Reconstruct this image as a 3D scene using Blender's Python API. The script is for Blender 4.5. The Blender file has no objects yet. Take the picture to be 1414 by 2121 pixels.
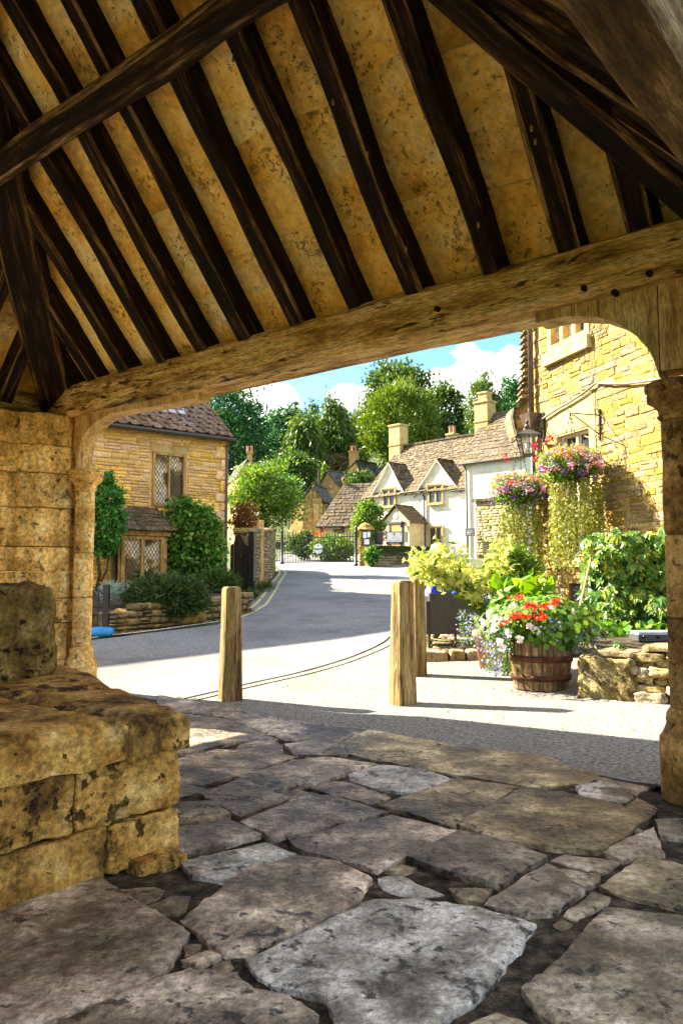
import bpy, bmesh, math, random
import numpy as np
from mathutils import Vector, Matrix, noise
from mathutils.geometry import delaunay_2d_cdt

random.seed(11)
rng = np.random.default_rng(11)
sc = bpy.context.scene
col = sc.collection

# ------------------------------------------------------------------ camera
FPX, CX, CY, EYE = 1620.0, 707.0, 1060.5, 1.25      # focal length in photo pixels, image centre, eye height
PITCH = math.atan((1190 - CY) / FPX)
cam_data = bpy.data.cameras.new("camera")
cam = bpy.data.objects.new("camera", cam_data)
col.objects.link(cam)
cam.location = (0, 0, EYE)
cam.rotation_euler = (math.pi / 2 + PITCH, 0, 0)
cam_data.sensor_fit = 'VERTICAL'
cam_data.sensor_height = 36.0
cam_data.sensor_width = 24.0
cam_data.lens = 36.0 * FPX / 2121.0
cam_data.clip_start = 0.05
cam_data.clip_end = 3000
sc.camera = cam

# ------------------------------------------------------------------ light
SUN_AZ = math.radians(27)          # from -X towards +Y
SUN_EL = math.radians(36.5)
SUN = Vector((-math.cos(SUN_AZ) * math.cos(SUN_EL), math.sin(SUN_AZ) * math.cos(SUN_EL), math.sin(SUN_EL)))
sl = bpy.data.lights.new("sun", 'SUN')
sl.energy = 2.7
sl.angle = math.radians(0.5)
sl.color = (1.0, 0.90, 0.72)
so = bpy.data.objects.new("sun", sl)
col.objects.link(so)
so.rotation_euler = (-SUN).to_track_quat('-Z', 'Y').to_euler()
so.location = (-30, 15, 40)

world = bpy.data.worlds.new("World")
sc.world = world
world.use_nodes = True
wn = world.node_tree
for nd in list(wn.nodes):
    wn.nodes.remove(nd)
w_out = wn.nodes.new('ShaderNodeOutputWorld')
w_bg = wn.nodes.new('ShaderNodeBackground')
w_bg.inputs['Strength'].default_value = 0.12
w_sky = wn.nodes.new('ShaderNodeTexSky')
w_sky.sky_type = 'NISHITA'
w_sky.sun_disc = False
w_sky.sun_elevation = SUN_EL
w_sky.sun_rotation = math.atan2(SUN.x, SUN.y)
w_sky.air_density = 1.0
w_sky.dust_density = 0.6
w_sky.ozone_density = 2.0
w_tc = wn.nodes.new('ShaderNodeTexCoord')
w_map = wn.nodes.new('ShaderNodeMapping')
w_map.inputs['Scale'].default_value = (1, 1, 2.0)
w_n = wn.nodes.new('ShaderNodeTexNoise')
w_n.inputs['Scale'].default_value = 9.0
w_n.inputs['Detail'].default_value = 8
w_n.inputs['Roughness'].default_value = 0.58
wn.links.new(w_tc.outputs['Generated'], w_map.inputs['Vector'])
wn.links.new(w_map.outputs['Vector'], w_n.inputs['Vector'])
# cumulus heaps spread over the whole sky: (azimuth from +Y to +X, elevation, radius) in degrees
import itertools
_r = random.Random(4)
FILL_HEAPS = [(az + _r.uniform(-9, 9), el + _r.uniform(-4, 4), _r.uniform(9, 15)) for az, el in itertools.product(range(30, 340, 34), (20, 38, 60))]  # extra out-of-view heaps added to make the sky's fill light whiter
HEAPS = FILL_HEAPS + [(9.4, 13.2, 3.6), (12.0, 13.0, 3.6), (6.9, 13.6, 1.7), (-5.0, 12.3, 2.9), (-6.5, 13.4, 2.3), (-0.2, 12.2, 1.8), (1.8, 12.3, 1.4),
         (-24, 17, 6), (34, 19, 7), (60, 24, 9), (-60, 22, 8), (105, 30, 12), (-110, 28, 11), (150, 24, 9), (-155, 33, 12), (20, 50, 10)]
acc = None
for az, el, rad in HEAPS:
    a, e = math.radians(az), math.radians(el)
    d = wn.nodes.new('ShaderNodeVectorMath')
    d.operation = 'DISTANCE'
    d.inputs[1].default_value = (math.sin(a) * math.cos(e), math.cos(a) * math.cos(e), math.sin(e))
    wn.links.new(w_tc.outputs['Generated'], d.inputs[0])
    m = wn.nodes.new('ShaderNodeMath')
    m.operation = 'MULTIPLY_ADD'
    m.inputs[1].default_value = -1.0 / math.radians(rad)
    m.inputs[2].default_value = 1.0
    wn.links.new(d.outputs['Value'], m.inputs[0])
    if acc is None:
        acc = m
    else:
        mx = wn.nodes.new('ShaderNodeMath')
        mx.operation = 'SMOOTH_MAX'
        mx.inputs[2].default_value = 0.3
        wn.links.new(acc.outputs[0], mx.inputs[0])
        wn.links.new(m.outputs[0], mx.inputs[1])
        acc = mx
w_add = wn.nodes.new('ShaderNodeMath')
w_add.operation = 'MULTIPLY_ADD'
w_add.inputs[1].default_value = 2.6
wn.links.new(w_n.outputs['Fac'], w_add.inputs[0])
wn.links.new(acc.outputs[0], w_add.inputs[2])
w_sub = wn.nodes.new('ShaderNodeMapRange')
w_sub.inputs['From Min'].default_value = 1.55
w_sub.inputs['From Max'].default_value = 1.80
wn.links.new(w_add.outputs[0], w_sub.inputs['Value'])
w_mix = wn.nodes.new('ShaderNodeMix')
w_mix.data_type = 'RGBA'
wn.links.new(w_sub.outputs['Result'], w_mix.inputs['Factor'])
w_hs = wn.nodes.new('ShaderNodeHueSaturation')
w_hs.inputs['Saturation'].default_value = 1.28
w_hs.inputs['Value'].default_value = 0.26
wn.links.new(w_sky.outputs['Color'], w_hs.inputs['Color'])
wn.links.new(w_hs.outputs['Color'], w_mix.inputs['A'])
w_mix.inputs['B'].default_value = (2.2, 2.15, 2.05, 1)
wn.links.new(w_mix.outputs['Result'], w_bg.inputs['Color'])
wn.links.new(w_bg.outputs['Background'], w_out.inputs['Surface'])

sc.render.engine = 'CYCLES'
sc.view_settings.view_transform = 'Standard'
sc.view_settings.look = 'None'
sc.view_settings.gamma = 1.0
sc.view_settings.use_curve_mapping = False
sc.view_settings.exposure = 3.62
sc.cycles.use_denoising = True
sc.cycles.max_bounces = 12
sc.cycles.diffuse_bounces = 6
sc.cycles.glossy_bounces = 3
sc.cycles.transmission_bounces = 6
sc.cycles.transparent_max_bounces = 8
sc.cycles.caustics_reflective = False
sc.cycles.caustics_refractive = False

# ------------------------------------------------------------------ pixel helpers
CP, SP = math.cos(PITCH), math.sin(PITCH)
CAM = Vector((0, 0, EYE))

def ray(px, py):
    a, b = (px - CX) / FPX, (CY - py) / FPX
    return Vector((a, CP - b * SP, SP + b * CP))

def at_y(px, py, Y):
    r = ray(px, py)
    return CAM + r * (Y / r.y)

def at_z(px, py, z):
    r = ray(px, py)
    return CAM + r * ((z - EYE) / r.z)

def at_pl(px, py, p0, nn):
    r = ray(px, py)
    return CAM + r * (nn.dot(p0 - CAM) / nn.dot(r))

def proj(p):
    x, y, z = p[0], p[1], p[2] - EYE
    f = y * CP + z * SP
    return (CX + FPX * x / f, CY - FPX * (-y * SP + z * CP) / f) if f > 0.05 else (-9999, -9999)

def sp_(t, e=0.4):
    return 0.5 * (t + math.sqrt(t * t + e))

def clamp(v, a, b):
    return max(a, min(b, v))

def ground_z(x, y):
    z = 0.0574 * sp_(y - 8.0)
    z += 0.04 * clamp(x, 0.0, 4.0) * clamp(1.0 - (y - 10) / 14.0, 0.0, 1.0)
    z += 0.27 * sp_(y - 64.0, 30.0) * (1 - 0.5 * clamp((y - 130) / 100, 0, 1))
    return z

def at_g(px, py, dz=0.0):
    r = ray(px, py)
    lo, hi = 0.5, 200.0
    t = lo
    while t < hi:
        p = CAM + r * t
        if p.z <= ground_z(p.x, p.y) + dz:
            break
        t += 0.25
    a, b = t - 0.25, t
    for _ in range(24):
        m = 0.5 * (a + b)
        p = CAM + r * m
        if p.z <= ground_z(p.x, p.y) + dz:
            b = m
        else:
            a = m
    return CAM + r * b

class Frame:
    """a wall plane: o origin, a along the wall (to the right), m outward normal"""
    def __init__(s, o, a):
        s.o = Vector(o)
        s.a = Vector((a[0], a[1], 0)).normalized()
        s.m = Vector((s.a.y, -s.a.x, 0))
    def P(s, t, z, d=0.0):
        q = s.o + s.a * t + s.m * d
        return Vector((q.x, q.y, z))
    def px(s, x, y, d=0.0):
        q = at_pl(x, y, s.o + s.m * d, s.m)
        return (q - s.o).dot(s.a), q.z

# ------------------------------------------------------------------ object helpers
LOC = {}

def prop(o, label=None, cat=None, group=None, kind=None):
    if label: o['label'] = label
    if cat: o['category'] = cat
    if group: o['group'] = group
    if kind: o['kind'] = kind
    return o

def thing(name, loc, label, cat, group=None):
    o = bpy.data.objects.new(name, None)
    o.empty_display_size = 0.2
    col.objects.link(o)
    o.location = loc
    LOC[o] = Vector(loc)
    return prop(o, label, cat, group)

def link(o, parent, M):
    col.objects.link(o)
    if parent is not None:
        o.parent = parent
        o.matrix_basis = Matrix.Translation(-LOC[parent]) @ M
    else:
        o.matrix_basis = M
    LOC[o] = M.translation.copy()
    return o

def mesh(name, V, F, mat=None, smooth=False):
    me = bpy.data.meshes.new(name)
    me.from_pydata([tuple(v) for v in V], [], F)
    if mat: me.materials.append(mat)
    if smooth: me.shade_smooth()
    me.update()
    return me

def mesh_np(name, V, F, mat=None, smooth=False):
    V = np.asarray(V, np.float32); F = np.asarray(F, np.int32)
    me = bpy.data.meshes.new(name)
    k = F.shape[1]
    me.vertices.add(len(V)); me.vertices.foreach_set('co', V.ravel())
    me.loops.add(F.size); me.loops.foreach_set('vertex_index', F.ravel())
    me.polygons.add(len(F))
    me.polygons.foreach_set('loop_start', np.arange(0, F.size, k, dtype=np.int32))
    me.polygons.foreach_set('loop_total', np.full(len(F), k, np.int32))
    if mat: me.materials.append(mat)
    me.update(calc_edges=True); me.validate()
    if smooth: me.shade_smooth()
    return me

def part(name, V, F, mat, parent=None, smooth=False, label=None, cat=None, group=None, kind=None):
    """V in world coordinates; the object's origin is the middle of its box, at its foot when top-level"""
    if isinstance(V, np.ndarray):
        lo, hi = V.min(0), V.max(0)
    else:
        V = [Vector(v) for v in V]
        lo = [min(v[i] for v in V) for i in range(3)]
        hi = [max(v[i] for v in V) for i in range(3)]
    c = Vector(((lo[0] + hi[0]) / 2, (lo[1] + hi[1]) / 2, lo[2] if parent is None else (lo[2] + hi[2]) / 2))
    if isinstance(V, np.ndarray):
        me = mesh_np(name, V - np.array(c), F, mat, smooth)
    else:
        me = mesh(name, [v - c for v in V], F, mat, smooth)
    o = bpy.data.objects.new(name, me)
    link(o, parent, Matrix.Translation(c))
    return prop(o, label, cat, group, kind)

def inst(name, me, M, parent=None):
    o = bpy.data.objects.new(name, me)
    return link(o, parent, M)

def join(*vf):
    V, F = [], []
    for v, f in vf:
        b = len(V)
        V += [Vector(q) for q in v]
        F += [tuple(i + b for i in g) for g in f]
    return V, F

BOXF = [(0, 1, 3, 2), (4, 6, 7, 5), (0, 4, 5, 1), (2, 3, 7, 6), (0, 2, 6, 4), (1, 5, 7, 3)]

def hexa(p):      # 8 points: index bits (x, y, z)
    return [Vector(q) for q in p], BOXF

def fbox(fr, s0, s1, z0, z1, d0, d1):
    return hexa([fr.P(s, z, d) for s in (s0, s1) for d in (d1, d0) for z in (z0, z1)])

def abox(x0, x1, y0, y1, z0, z1):
    return hexa([Vector((x, y, z)) for x in (x0, x1) for y in (y0, y1) for z in (z0, z1)])

def prism(poly, off):
    n = len(poly)
    V = [Vector(p) for p in poly] + [Vector(p) + Vector(off) for p in poly]
    F = [tuple(range(n - 1, -1, -1)), tuple(range(n, 2 * n))]
    F += [(i, (i + 1) % n, n + (i + 1) % n, n + i) for i in range(n)]
    return V, F

def lathe(prof, c, seg=16, jit=0.0, sx=1.0, sy=1.0):
    V, F = [], []
    for r, z in prof:
        for k in range(seg):
            a = 2 * math.pi * k / seg
            q = 1 + random.uniform(-jit, jit)
            V.append(Vector((c[0] + r * q * sx * math.cos(a), c[1] + r * q * sy * math.sin(a), c[2] + z)))
    m = len(prof)
    for i in range(m - 1):
        for k in range(seg):
            F.append((i * seg + k, i * seg + (k + 1) % seg, (i + 1) * seg + (k + 1) % seg, (i + 1) * seg + k))
    F.append(tuple(range(seg - 1, -1, -1)))
    F.append(tuple(range((m - 1) * seg, m * seg)))
    return V, F

def tube(pts, r, seg=8):
    pts = [Vector(p) for p in pts]
    rs = r if isinstance(r, (list, tuple)) else [r] * len(pts)
    V, F = [], []
    ref = Vector((0.13, 0.27, 0.95))
    for i, p in enumerate(pts):
        t = (pts[min(i + 1, len(pts) - 1)] - pts[max(i - 1, 0)]).normalized()
        if abs(t.dot(ref)) > 0.97: ref = Vector((0.9, 0.3, 0.1))
        x = t.cross(ref).normalized(); y = t.cross(x)
        for k in range(seg):
            a = 2 * math.pi * k / seg
            V.append(p + x * (rs[i] * math.cos(a)) + y * (rs[i] * math.sin(a)))
    for i in range(len(pts) - 1):
        for k in range(seg):
            F.append((i * seg + k, i * seg + (k + 1) % seg, (i + 1) * seg + (k + 1) % seg, (i + 1) * seg + k))
    F.append(tuple(range(seg - 1, -1, -1)))
    F.append(tuple(range((len(pts) - 1) * seg, len(pts) * seg)))
    return V, F

def axes(x, z, o):
    x = Vector(x).normalized(); z = Vector(z)
    z = (z - x * z.dot(x)).normalized(); y = z.cross(x)
    M = Matrix((x, y, z)).transposed().to_4x4()
    M.translation = o
    return M

def beam(name, p0, p1, w, h, up, mat, parent, wob=0.008, cham=0.15, seg=14, seed=0.0, worn=None):
    """a hewn timber from p0 to p1 (the axis of its section), local X along the grain"""
    p0, p1 = Vector(p0), Vector(p1)
    L = (p1 - p0).length
    c = cham * min(w, h)
    sec = [(-w/2 + c, -h/2), (w/2 - c, -h/2), (w/2, -h/2 + c), (w/2, h/2 - c), (w/2 - c, h/2), (-w/2 + c, h/2), (-w/2, h/2 - c), (-w/2, -h/2 + c)]
    V, F = [], []
    for i in range(seg + 1):
        x = L * i / seg
        for k, (y, z) in enumerate(sec):
            q = Vector((x * 1.6 + seed * 7.3, k * 0.9 + seed, seed * 3.1))
            q2 = Vector((x * 0.7 + seed * 5.1, seed, 3.0))
            V.append(Vector((x, y + wob * 1.5 * noise.noise(q2) + wob * noise.noise(q), z + wob * 1.5 * noise.noise(q2 + Vector((0, 9, 0))) + wob * noise.noise(q + Vector((5, 5, 5))))))
    n = 8
    for i in range(seg):
        for k in range(n):
            F.append((i * n + k, i * n + (k + 1) % n, (i + 1) * n + (k + 1) % n, (i + 1) * n + k)[::-1])
    F.append(tuple(range(n))); F.append(tuple(range(seg * n + n - 1, seg * n - 1, -1)))
    me = mesh(name, V, F, mat)
    if worn:
        me.materials.append(worn)
        for i in range(seg):
            for k in (1, 7): me.polygons[i * n + k].material_index = 1
    return inst(name, me, axes(p1 - p0, up, p0), parent)

def unit_stone(name, mat, bev=0.13, jit=0.06, seed=0):
    bm = bmesh.new()
    bmesh.ops.create_cube(bm, size=1.0)
    bmesh.ops.bevel(bm, geom=list(bm.edges), offset=bev, segments=1, affect='EDGES')
    r = random.Random(seed)
    for v in bm.verts:
        v.co += Vector((r.uniform(-jit, jit), r.uniform(-jit, jit), r.uniform(-jit, jit)))
    me = bpy.data.meshes.new(name)
    bm.to_mesh(me); bm.free()
    me.materials.append(mat)
    me.shade_smooth()
    return me

def mesh_arrays(me):
    V = np.empty(len(me.vertices) * 3, np.float32); me.vertices.foreach_get('co', V)
    return V.reshape(-1, 3), [tuple(p.vertices) for p in me.polygons]

def pieces(name, units, Ms, parent, limit=300, mat=None, stuff_name=None, smooth=True):
    """Ms: world matrices, most visible first; the first become objects of their own, the rest one joined part"""
    for i, Mx in enumerate(Ms[:limit]):
        inst(name, units[i % len(units)], Mx, parent)
    rest = Ms[limit:]
    if rest:
        ar = [mesh_arrays(u) for u in units]
        V, F, b = [], [], 0
        for i, Mx in enumerate(rest):
            v, f = ar[i % len(ar)]
            A = np.array(Mx)
            V.append(v @ A[:3, :3].T + A[:3, 3])
            F += [tuple(q + b for q in g) for g in f]
            b += len(v)
        V = np.concatenate(V)
        o = part(stuff_name or name + 's', [Vector(q) for q in V], F, mat or units[0].materials[0], parent, smooth)
        o['kind'] = 'stuff'

def vis_sort(Ms, rects=None):
    """order: inside the photograph's frame first, largest first"""
    def key(M):
        p = M.translation
        x, y = proj(p)
        ins = -10 < x < 1424 and -10 < y < 2131
        sc_ = max((M.to_3x3() @ Vector(e)).length for e in ((1, 0, 0), (0, 1, 0), (0, 0, 1)))
        occ = 0
        for (x0, y0, x1, y1) in (rects or []):
            if x0 < x < x1 and y0 < y < y1: occ = 1
        return (not ins, occ, -sc_ / max(0.1, (p - CAM).length))
    return sorted(Ms, key=key)

def smat(o, x, y, z, sx, sy, sz):
    M = Matrix((Vector(x) * sx, Vector(y) * sy, Vector(z) * sz)).transposed().to_4x4()
    M.translation = o
    return M

def wall_stones(fr, s0, s1, z0, z1, holes, hmin, hmax, wmin, wmax, depth, proud=0.02, gap=0.012, top=None, seed=1, slope=0.0):
    """rubble courses on the plane of fr; holes: (s0, s1, z0, z1); top: z limit as function of s"""
    r = random.Random(seed)
    out = []
    z = z0
    while z < z1 - 0.03:
        h = r.uniform(hmin, hmax)
        if z + h > z1: h = z1 - z
        s = s0 - r.uniform(0, wmin)
        while s < s1:
            w = r.uniform(wmin, wmax) * (0.7 + 0.6 * h / hmax)
            a, b = max(s, s0), min(s + w, s1)
            s += w
            segs = [(a, b)]
            for (h0, h1, k0, k1) in holes:
                if z + h * 0.6 > k0 and z + h * 0.4 < k1:
                    nx = []
                    for (p, q) in segs:
                        if q <= h0 or p >= h1: nx.append((p, q)); continue
                        if p < h0: nx.append((p, h0))
                        if q > h1: nx.append((h1, q))
                    segs = nx
            for (p, q) in segs:
                if q - p < 0.05: continue
                m = (p + q) / 2
                if top and z + h * 0.7 > top(m): continue
                rows = [(z, h)]
                if h > 0.6 * hmax and r.random() < 0.4:
                    k = h * r.uniform(0.35, 0.65)
                    rows = [(z, k), (z + k, h - k)]
                for zz, h_ in rows:
                    d = r.uniform(0, proud)
                    hh = h_ * r.uniform(0.88, 1.0)
                    c = fr.P(m, zz + h_ / 2 + r.uniform(-1, 1) * (h_ - hh) / 2, d - depth / 2)
                    t = r.uniform(-0.05, 0.05)
                    ax = (fr.a + Vector((0, 0, t))).normalized()
                    az = Vector((0, 0, 1)) - fr.a * t
                    out.append(smat(c, ax, -fr.m, az, (q - p) * (1.0 if len(rows) == 1 else r.uniform(0.8, 1.0)) - gap, depth, hh - gap))
        z += h
    return out

def roof_slates(el, er, rr, rl, expo0, expo1, w0, w1, th, seed=1, lift=0.0, over=1.35):
    """stone slates on the slope el-er (eave) to rl-rr (ridge); returns matrices for a unit slab"""
    el, er, rr, rl = map(Vector, (el, er, rr, rl))
    r = random.Random(seed)
    nrm = (er - el).cross(rl - el).normalized()
    if nrm.z < 0: nrm = -nrm
    H = ((rl + rr) / 2 - (el + er) / 2).length
    out = []
    t = 0.0
    while t < 1.0:
        e = expo0 + (expo1 - expo0) * t
        L, R = el.lerp(rl, t), er.lerp(rr, t)
        T = min(1.0, t + e / H)
        up = (L.lerp(R, 0.5) - el.lerp(rl, T).lerp(er.lerp(rr, T), 0.5)) * -1
        if up.length < 1e-5: break
        up.normalize()
        W = (R - L).length
        if W < 0.05: break
        ax = (R - L) / W
        s = -r.uniform(0, w0)
        wmul = 1 - 0.45 * t
        while s < W:
            w = r.uniform(w0, w1) * wmul
            a, b = max(s, 0), min(s + w, W)
            s += w
            if b - a < 0.04: continue
            tilt = th * 0.9 / (e * over)
            u2 = (up - nrm * tilt).normalized(); n2 = ax.cross(u2)
            if n2.dot(nrm) < 0: n2 = -n2
            rot = r.uniform(-0.02, 0.02)
            ax2 = (ax + u2 * rot).normalized(); u3 = (u2 - ax * rot).normalized()
            c = L + ax * ((a + b) / 2) + up * (e * over / 2 - e * 0.12 + r.uniform(-1, 1) * e * 0.06) + nrm * (lift + th * r.uniform(0.8, 1.3))
            out.append(smat(c, ax2, u3, n2, (b - a) * 0.97, e * over, th * r.uniform(0.8, 1.3)))
        t = T if T < 1 else 1.0
    return out

def backing(fr, s0, s1, z0, z1, holes, d0, d1):
    """wall body with rectangular openings"""
    S = sorted({s0, s1, *[clamp(v, s0, s1) for h in holes for v in h[:2]]})
    Z = sorted({z0, z1, *[clamp(v, z0, z1) for h in holes for v in h[2:]]})
    vf = []
    for a, b in zip(S[:-1], S[1:]):
        run = None
        for c, d in zip(Z[:-1], Z[1:]):
            m = ((a + b) / 2, (c + d) / 2)
            hole = any(h[0] < m[0] < h[1] and h[2] < m[1] < h[3] for h in holes)
            if not hole:
                run = (run[0], d) if run else (c, d)
            elif run:
                vf.append(fbox(fr, a, b, run[0], run[1], d0, d1)); run = None
        if run: vf.append(fbox(fr, a, b, run[0], run[1], d0, d1))
    return join(*vf)
# ------------------------------------------------------------------ materials
def nodes(name):
    m = bpy.data.materials.new(name)
    m.use_nodes = True
    nt = m.node_tree
    bs = nt.nodes['Principled BSDF']
    return m, nt, bs

def N(nt, t, **kw):
    nd = nt.nodes.new(t)
    for k, v in kw.items():
        if k in nd.inputs: nd.inputs[k].default_value = v
        else: setattr(nd, k, v)
    return nd

def ramp(nt, stops):
    r = nt.nodes.new('ShaderNodeValToRGB')
    el = r.color_ramp.elements
    while len(el) < len(stops): el.new(0.5)
    for e, (p, c) in zip(el, stops):
        e.position = p
        e.color = (c[0], c[1], c[2], 1)
    return r

def coords(nt, stretch=(1, 1, 1), src='Object', rnd=True):
    tc = N(nt, 'ShaderNodeTexCoord')
    out = tc.outputs[src]
    if rnd:
        oi = N(nt, 'ShaderNodeObjectInfo')
        mu = N(nt, 'ShaderNodeMath', operation='MULTIPLY')
        mu.inputs[1].default_value = 61.0
        nt.links.new(oi.outputs['Random'], mu.inputs[0])
        ad = N(nt, 'ShaderNodeVectorMath', operation='ADD')
        nt.links.new(out, ad.inputs[0]); nt.links.new(mu.outputs[0], ad.inputs[1])
        out = ad.outputs[0]
    mp = N(nt, 'ShaderNodeMapping')
    mp.inputs['Scale'].default_value = stretch
    nt.links.new(out, mp.inputs['Vector'])
    return mp.outputs['Vector']

def surf(name, stops, scale=5.0, stretch=(1, 1, 1), rough=0.85, bump=0.4, bdist=0.02, vary=0.25, stain=None, stain_scale=1.2,
         stain_amt=(0.5, 0.65), pits=0.0, pit_scale=30.0, island=False, spec=0.25, src='Object', rnd=True, detail=9, fine=5.0, metal=0.0, hue=0.0, con=0.62, grain=0.45):
    m, nt, bs = nodes(name)
    vec = coords(nt, stretch, src, rnd)
    n1 = N(nt, 'ShaderNodeTexNoise', Scale=scale, Detail=detail, Roughness=0.62)
    nt.links.new(vec, n1.inputs['Vector'])
    rp = ramp(nt, [(0.5 + (p_ - 0.5) * con, c_) for p_, c_ in stops])
    nt.links.new(n1.outputs['Fac'], rp.inputs['Fac'])
    c = rp.outputs['Color']
    if stain:
        n2 = N(nt, 'ShaderNodeTexNoise', Scale=stain_scale, Detail=6.0, Roughness=0.7)
        nt.links.new(vec, n2.inputs['Vector'])
        mr = N(nt, 'ShaderNodeMapRange')
        mr.inputs['From Min'].default_value, mr.inputs['From Max'].default_value = stain_amt
        nt.links.new(n2.outputs['Fac'], mr.inputs['Value'])
        mx = N(nt, 'ShaderNodeMix', data_type='RGBA')
        nt.links.new(mr.outputs['Result'], mx.inputs['Factor'])
        nt.links.new(c, mx.inputs['A'])
        mx.inputs['B'].default_value = (*stain, 1)
        c = mx.outputs['Result']
    height = n1.outputs['Fac']
    if grain:
        ng = N(nt, 'ShaderNodeTexNoise', Scale=scale * 9.0, Detail=4.0, Roughness=0.7)
        nt.links.new(vec, ng.inputs['Vector'])
        gr = N(nt, 'ShaderNodeMapRange')
        gr.inputs['From Min'].default_value, gr.inputs['From Max'].default_value = 0.36, 0.64
        gr.inputs['To Min'].default_value, gr.inputs['To Max'].default_value = 1 - grain, 1 + grain
        nt.links.new(ng.outputs['Fac'], gr.inputs['Value'])
        gh = N(nt, 'ShaderNodeHueSaturation')
        nt.links.new(gr.outputs['Result'], gh.inputs['Value']); nt.links.new(c, gh.inputs['Color'])
        c = gh.outputs['Color']
    nf = N(nt, 'ShaderNodeTexNoise', Scale=scale * fine, Detail=6.0, Roughness=0.65)
    nt.links.new(vec, nf.inputs['Vector'])
    hm = N(nt, 'ShaderNodeMath', operation='MULTIPLY_ADD')
    hm.inputs[1].default_value = 0.5
    nt.links.new(nf.outputs['Fac'], hm.inputs[0]); nt.links.new(height, hm.inputs[2])
    height = hm.outputs[0]
    if pits > 0:
        vo = N(nt, 'ShaderNodeTexNoise', Scale=pit_scale, Detail=6.0, Roughness=0.65)
        nt.links.new(vec, vo.inputs['Vector'])
        pr = N(nt, 'ShaderNodeMapRange')
        pr.inputs['From Min'].default_value, pr.inputs['From Max'].default_value = 0.885, 0.95
        ms = N(nt, 'ShaderNodeTexNoise', Scale=pit_scale * 0.17, Detail=4.0, Roughness=0.6)
        nt.links.new(vec, ms.inputs['Vector'])
        mm = N(nt, 'ShaderNodeMath', operation='MULTIPLY_ADD'); mm.inputs[1].default_value = 0.55
        nt.links.new(ms.outputs['Fac'], mm.inputs[0]); nt.links.new(vo.outputs['Fac'], mm.inputs[2])
        nt.links.new(mm.outputs[0], pr.inputs['Value'])
        mx = N(nt, 'ShaderNodeMix', data_type='RGBA')
        pm = N(nt, 'ShaderNodeMath', operation='MULTIPLY'); pm.inputs[1].default_value = pits
        nt.links.new(pr.outputs['Result'], pm.inputs[0])
        nt.links.new(pm.outputs[0], mx.inputs['Factor'])
        nt.links.new(c, mx.inputs['A']); mx.inputs['B'].default_value = (stops[0][1][0] * .25, stops[0][1][1] * .22, stops[0][1][2] * .2, 1)
        c = mx.outputs['Result']
        sb = N(nt, 'ShaderNodeMath', operation='MULTIPLY_ADD'); sb.inputs[1].default_value = -0.8
        nt.links.new(pr.outputs['Result'], sb.inputs[0]); nt.links.new(height, sb.inputs[2])
        height = sb.outputs[0]
    if vary:
        if island:
            ge = N(nt, 'ShaderNodeNewGeometry'); rnd_out = ge.outputs['Random Per Island']
        else:
            oi = N(nt, 'ShaderNodeObjectInfo'); rnd_out = oi.outputs['Random']
        mr = N(nt, 'ShaderNodeMapRange')
        mr.inputs['To Min'].default_value, mr.inputs['To Max'].default_value = 1 - vary, 1 + vary
        nt.links.new(rnd_out, mr.inputs['Value'])
        hs = N(nt, 'ShaderNodeHueSaturation')
        nt.links.new(mr.outputs['Result'], hs.inputs['Value'])
        nt.links.new(c, hs.inputs['Color'])
        if hue:
            w = N(nt, 'ShaderNodeTexWhiteNoise', noise_dimensions='1D')
            nt.links.new(rnd_out, w.inputs['W'])
            mh = N(nt, 'ShaderNodeMapRange')
            mh.inputs['To Min'].default_value, mh.inputs['To Max'].default_value = 0.5 - hue, 0.5 + hue
            nt.links.new(w.outputs['Value'], mh.inputs['Value'])
            nt.links.new(mh.outputs['Result'], hs.inputs['Hue'])
            ms = N(nt, 'ShaderNodeMapRange')
            ms.inputs['To Min'].default_value, ms.inputs['To Max'].default_value = 0.75, 1.15
            nt.links.new(w.outputs['Value'], ms.inputs['Value'])
            nt.links.new(ms.outputs['Result'], hs.inputs['Saturation'])
        c = hs.outputs['Color']
    nt.links.new(c, bs.inputs['Base Color'])
    bs.inputs['Roughness'].default_value = rough
    bs.inputs['Specular IOR Level'].default_value = spec
    bs.inputs['Metallic'].default_value = metal
    if bump:
        b = N(nt, 'ShaderNodeBump', Strength=bump, Distance=bdist)
        nt.links.new(height, b.inputs['Height'])
        nt.links.new(b.outputs['Normal'], bs.inputs['Normal'])
    return m

def plain(name, c, rough=0.5, metal=0.0, spec=0.4, vary=0.0):
    return surf(name, [(0.3, tuple(v * 0.8 for v in c)), (0.7, tuple(v * 1.15 for v in c))], 6, rough=rough, bump=0.08, vary=vary, metal=metal, spec=spec, grain=0.1)

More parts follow.
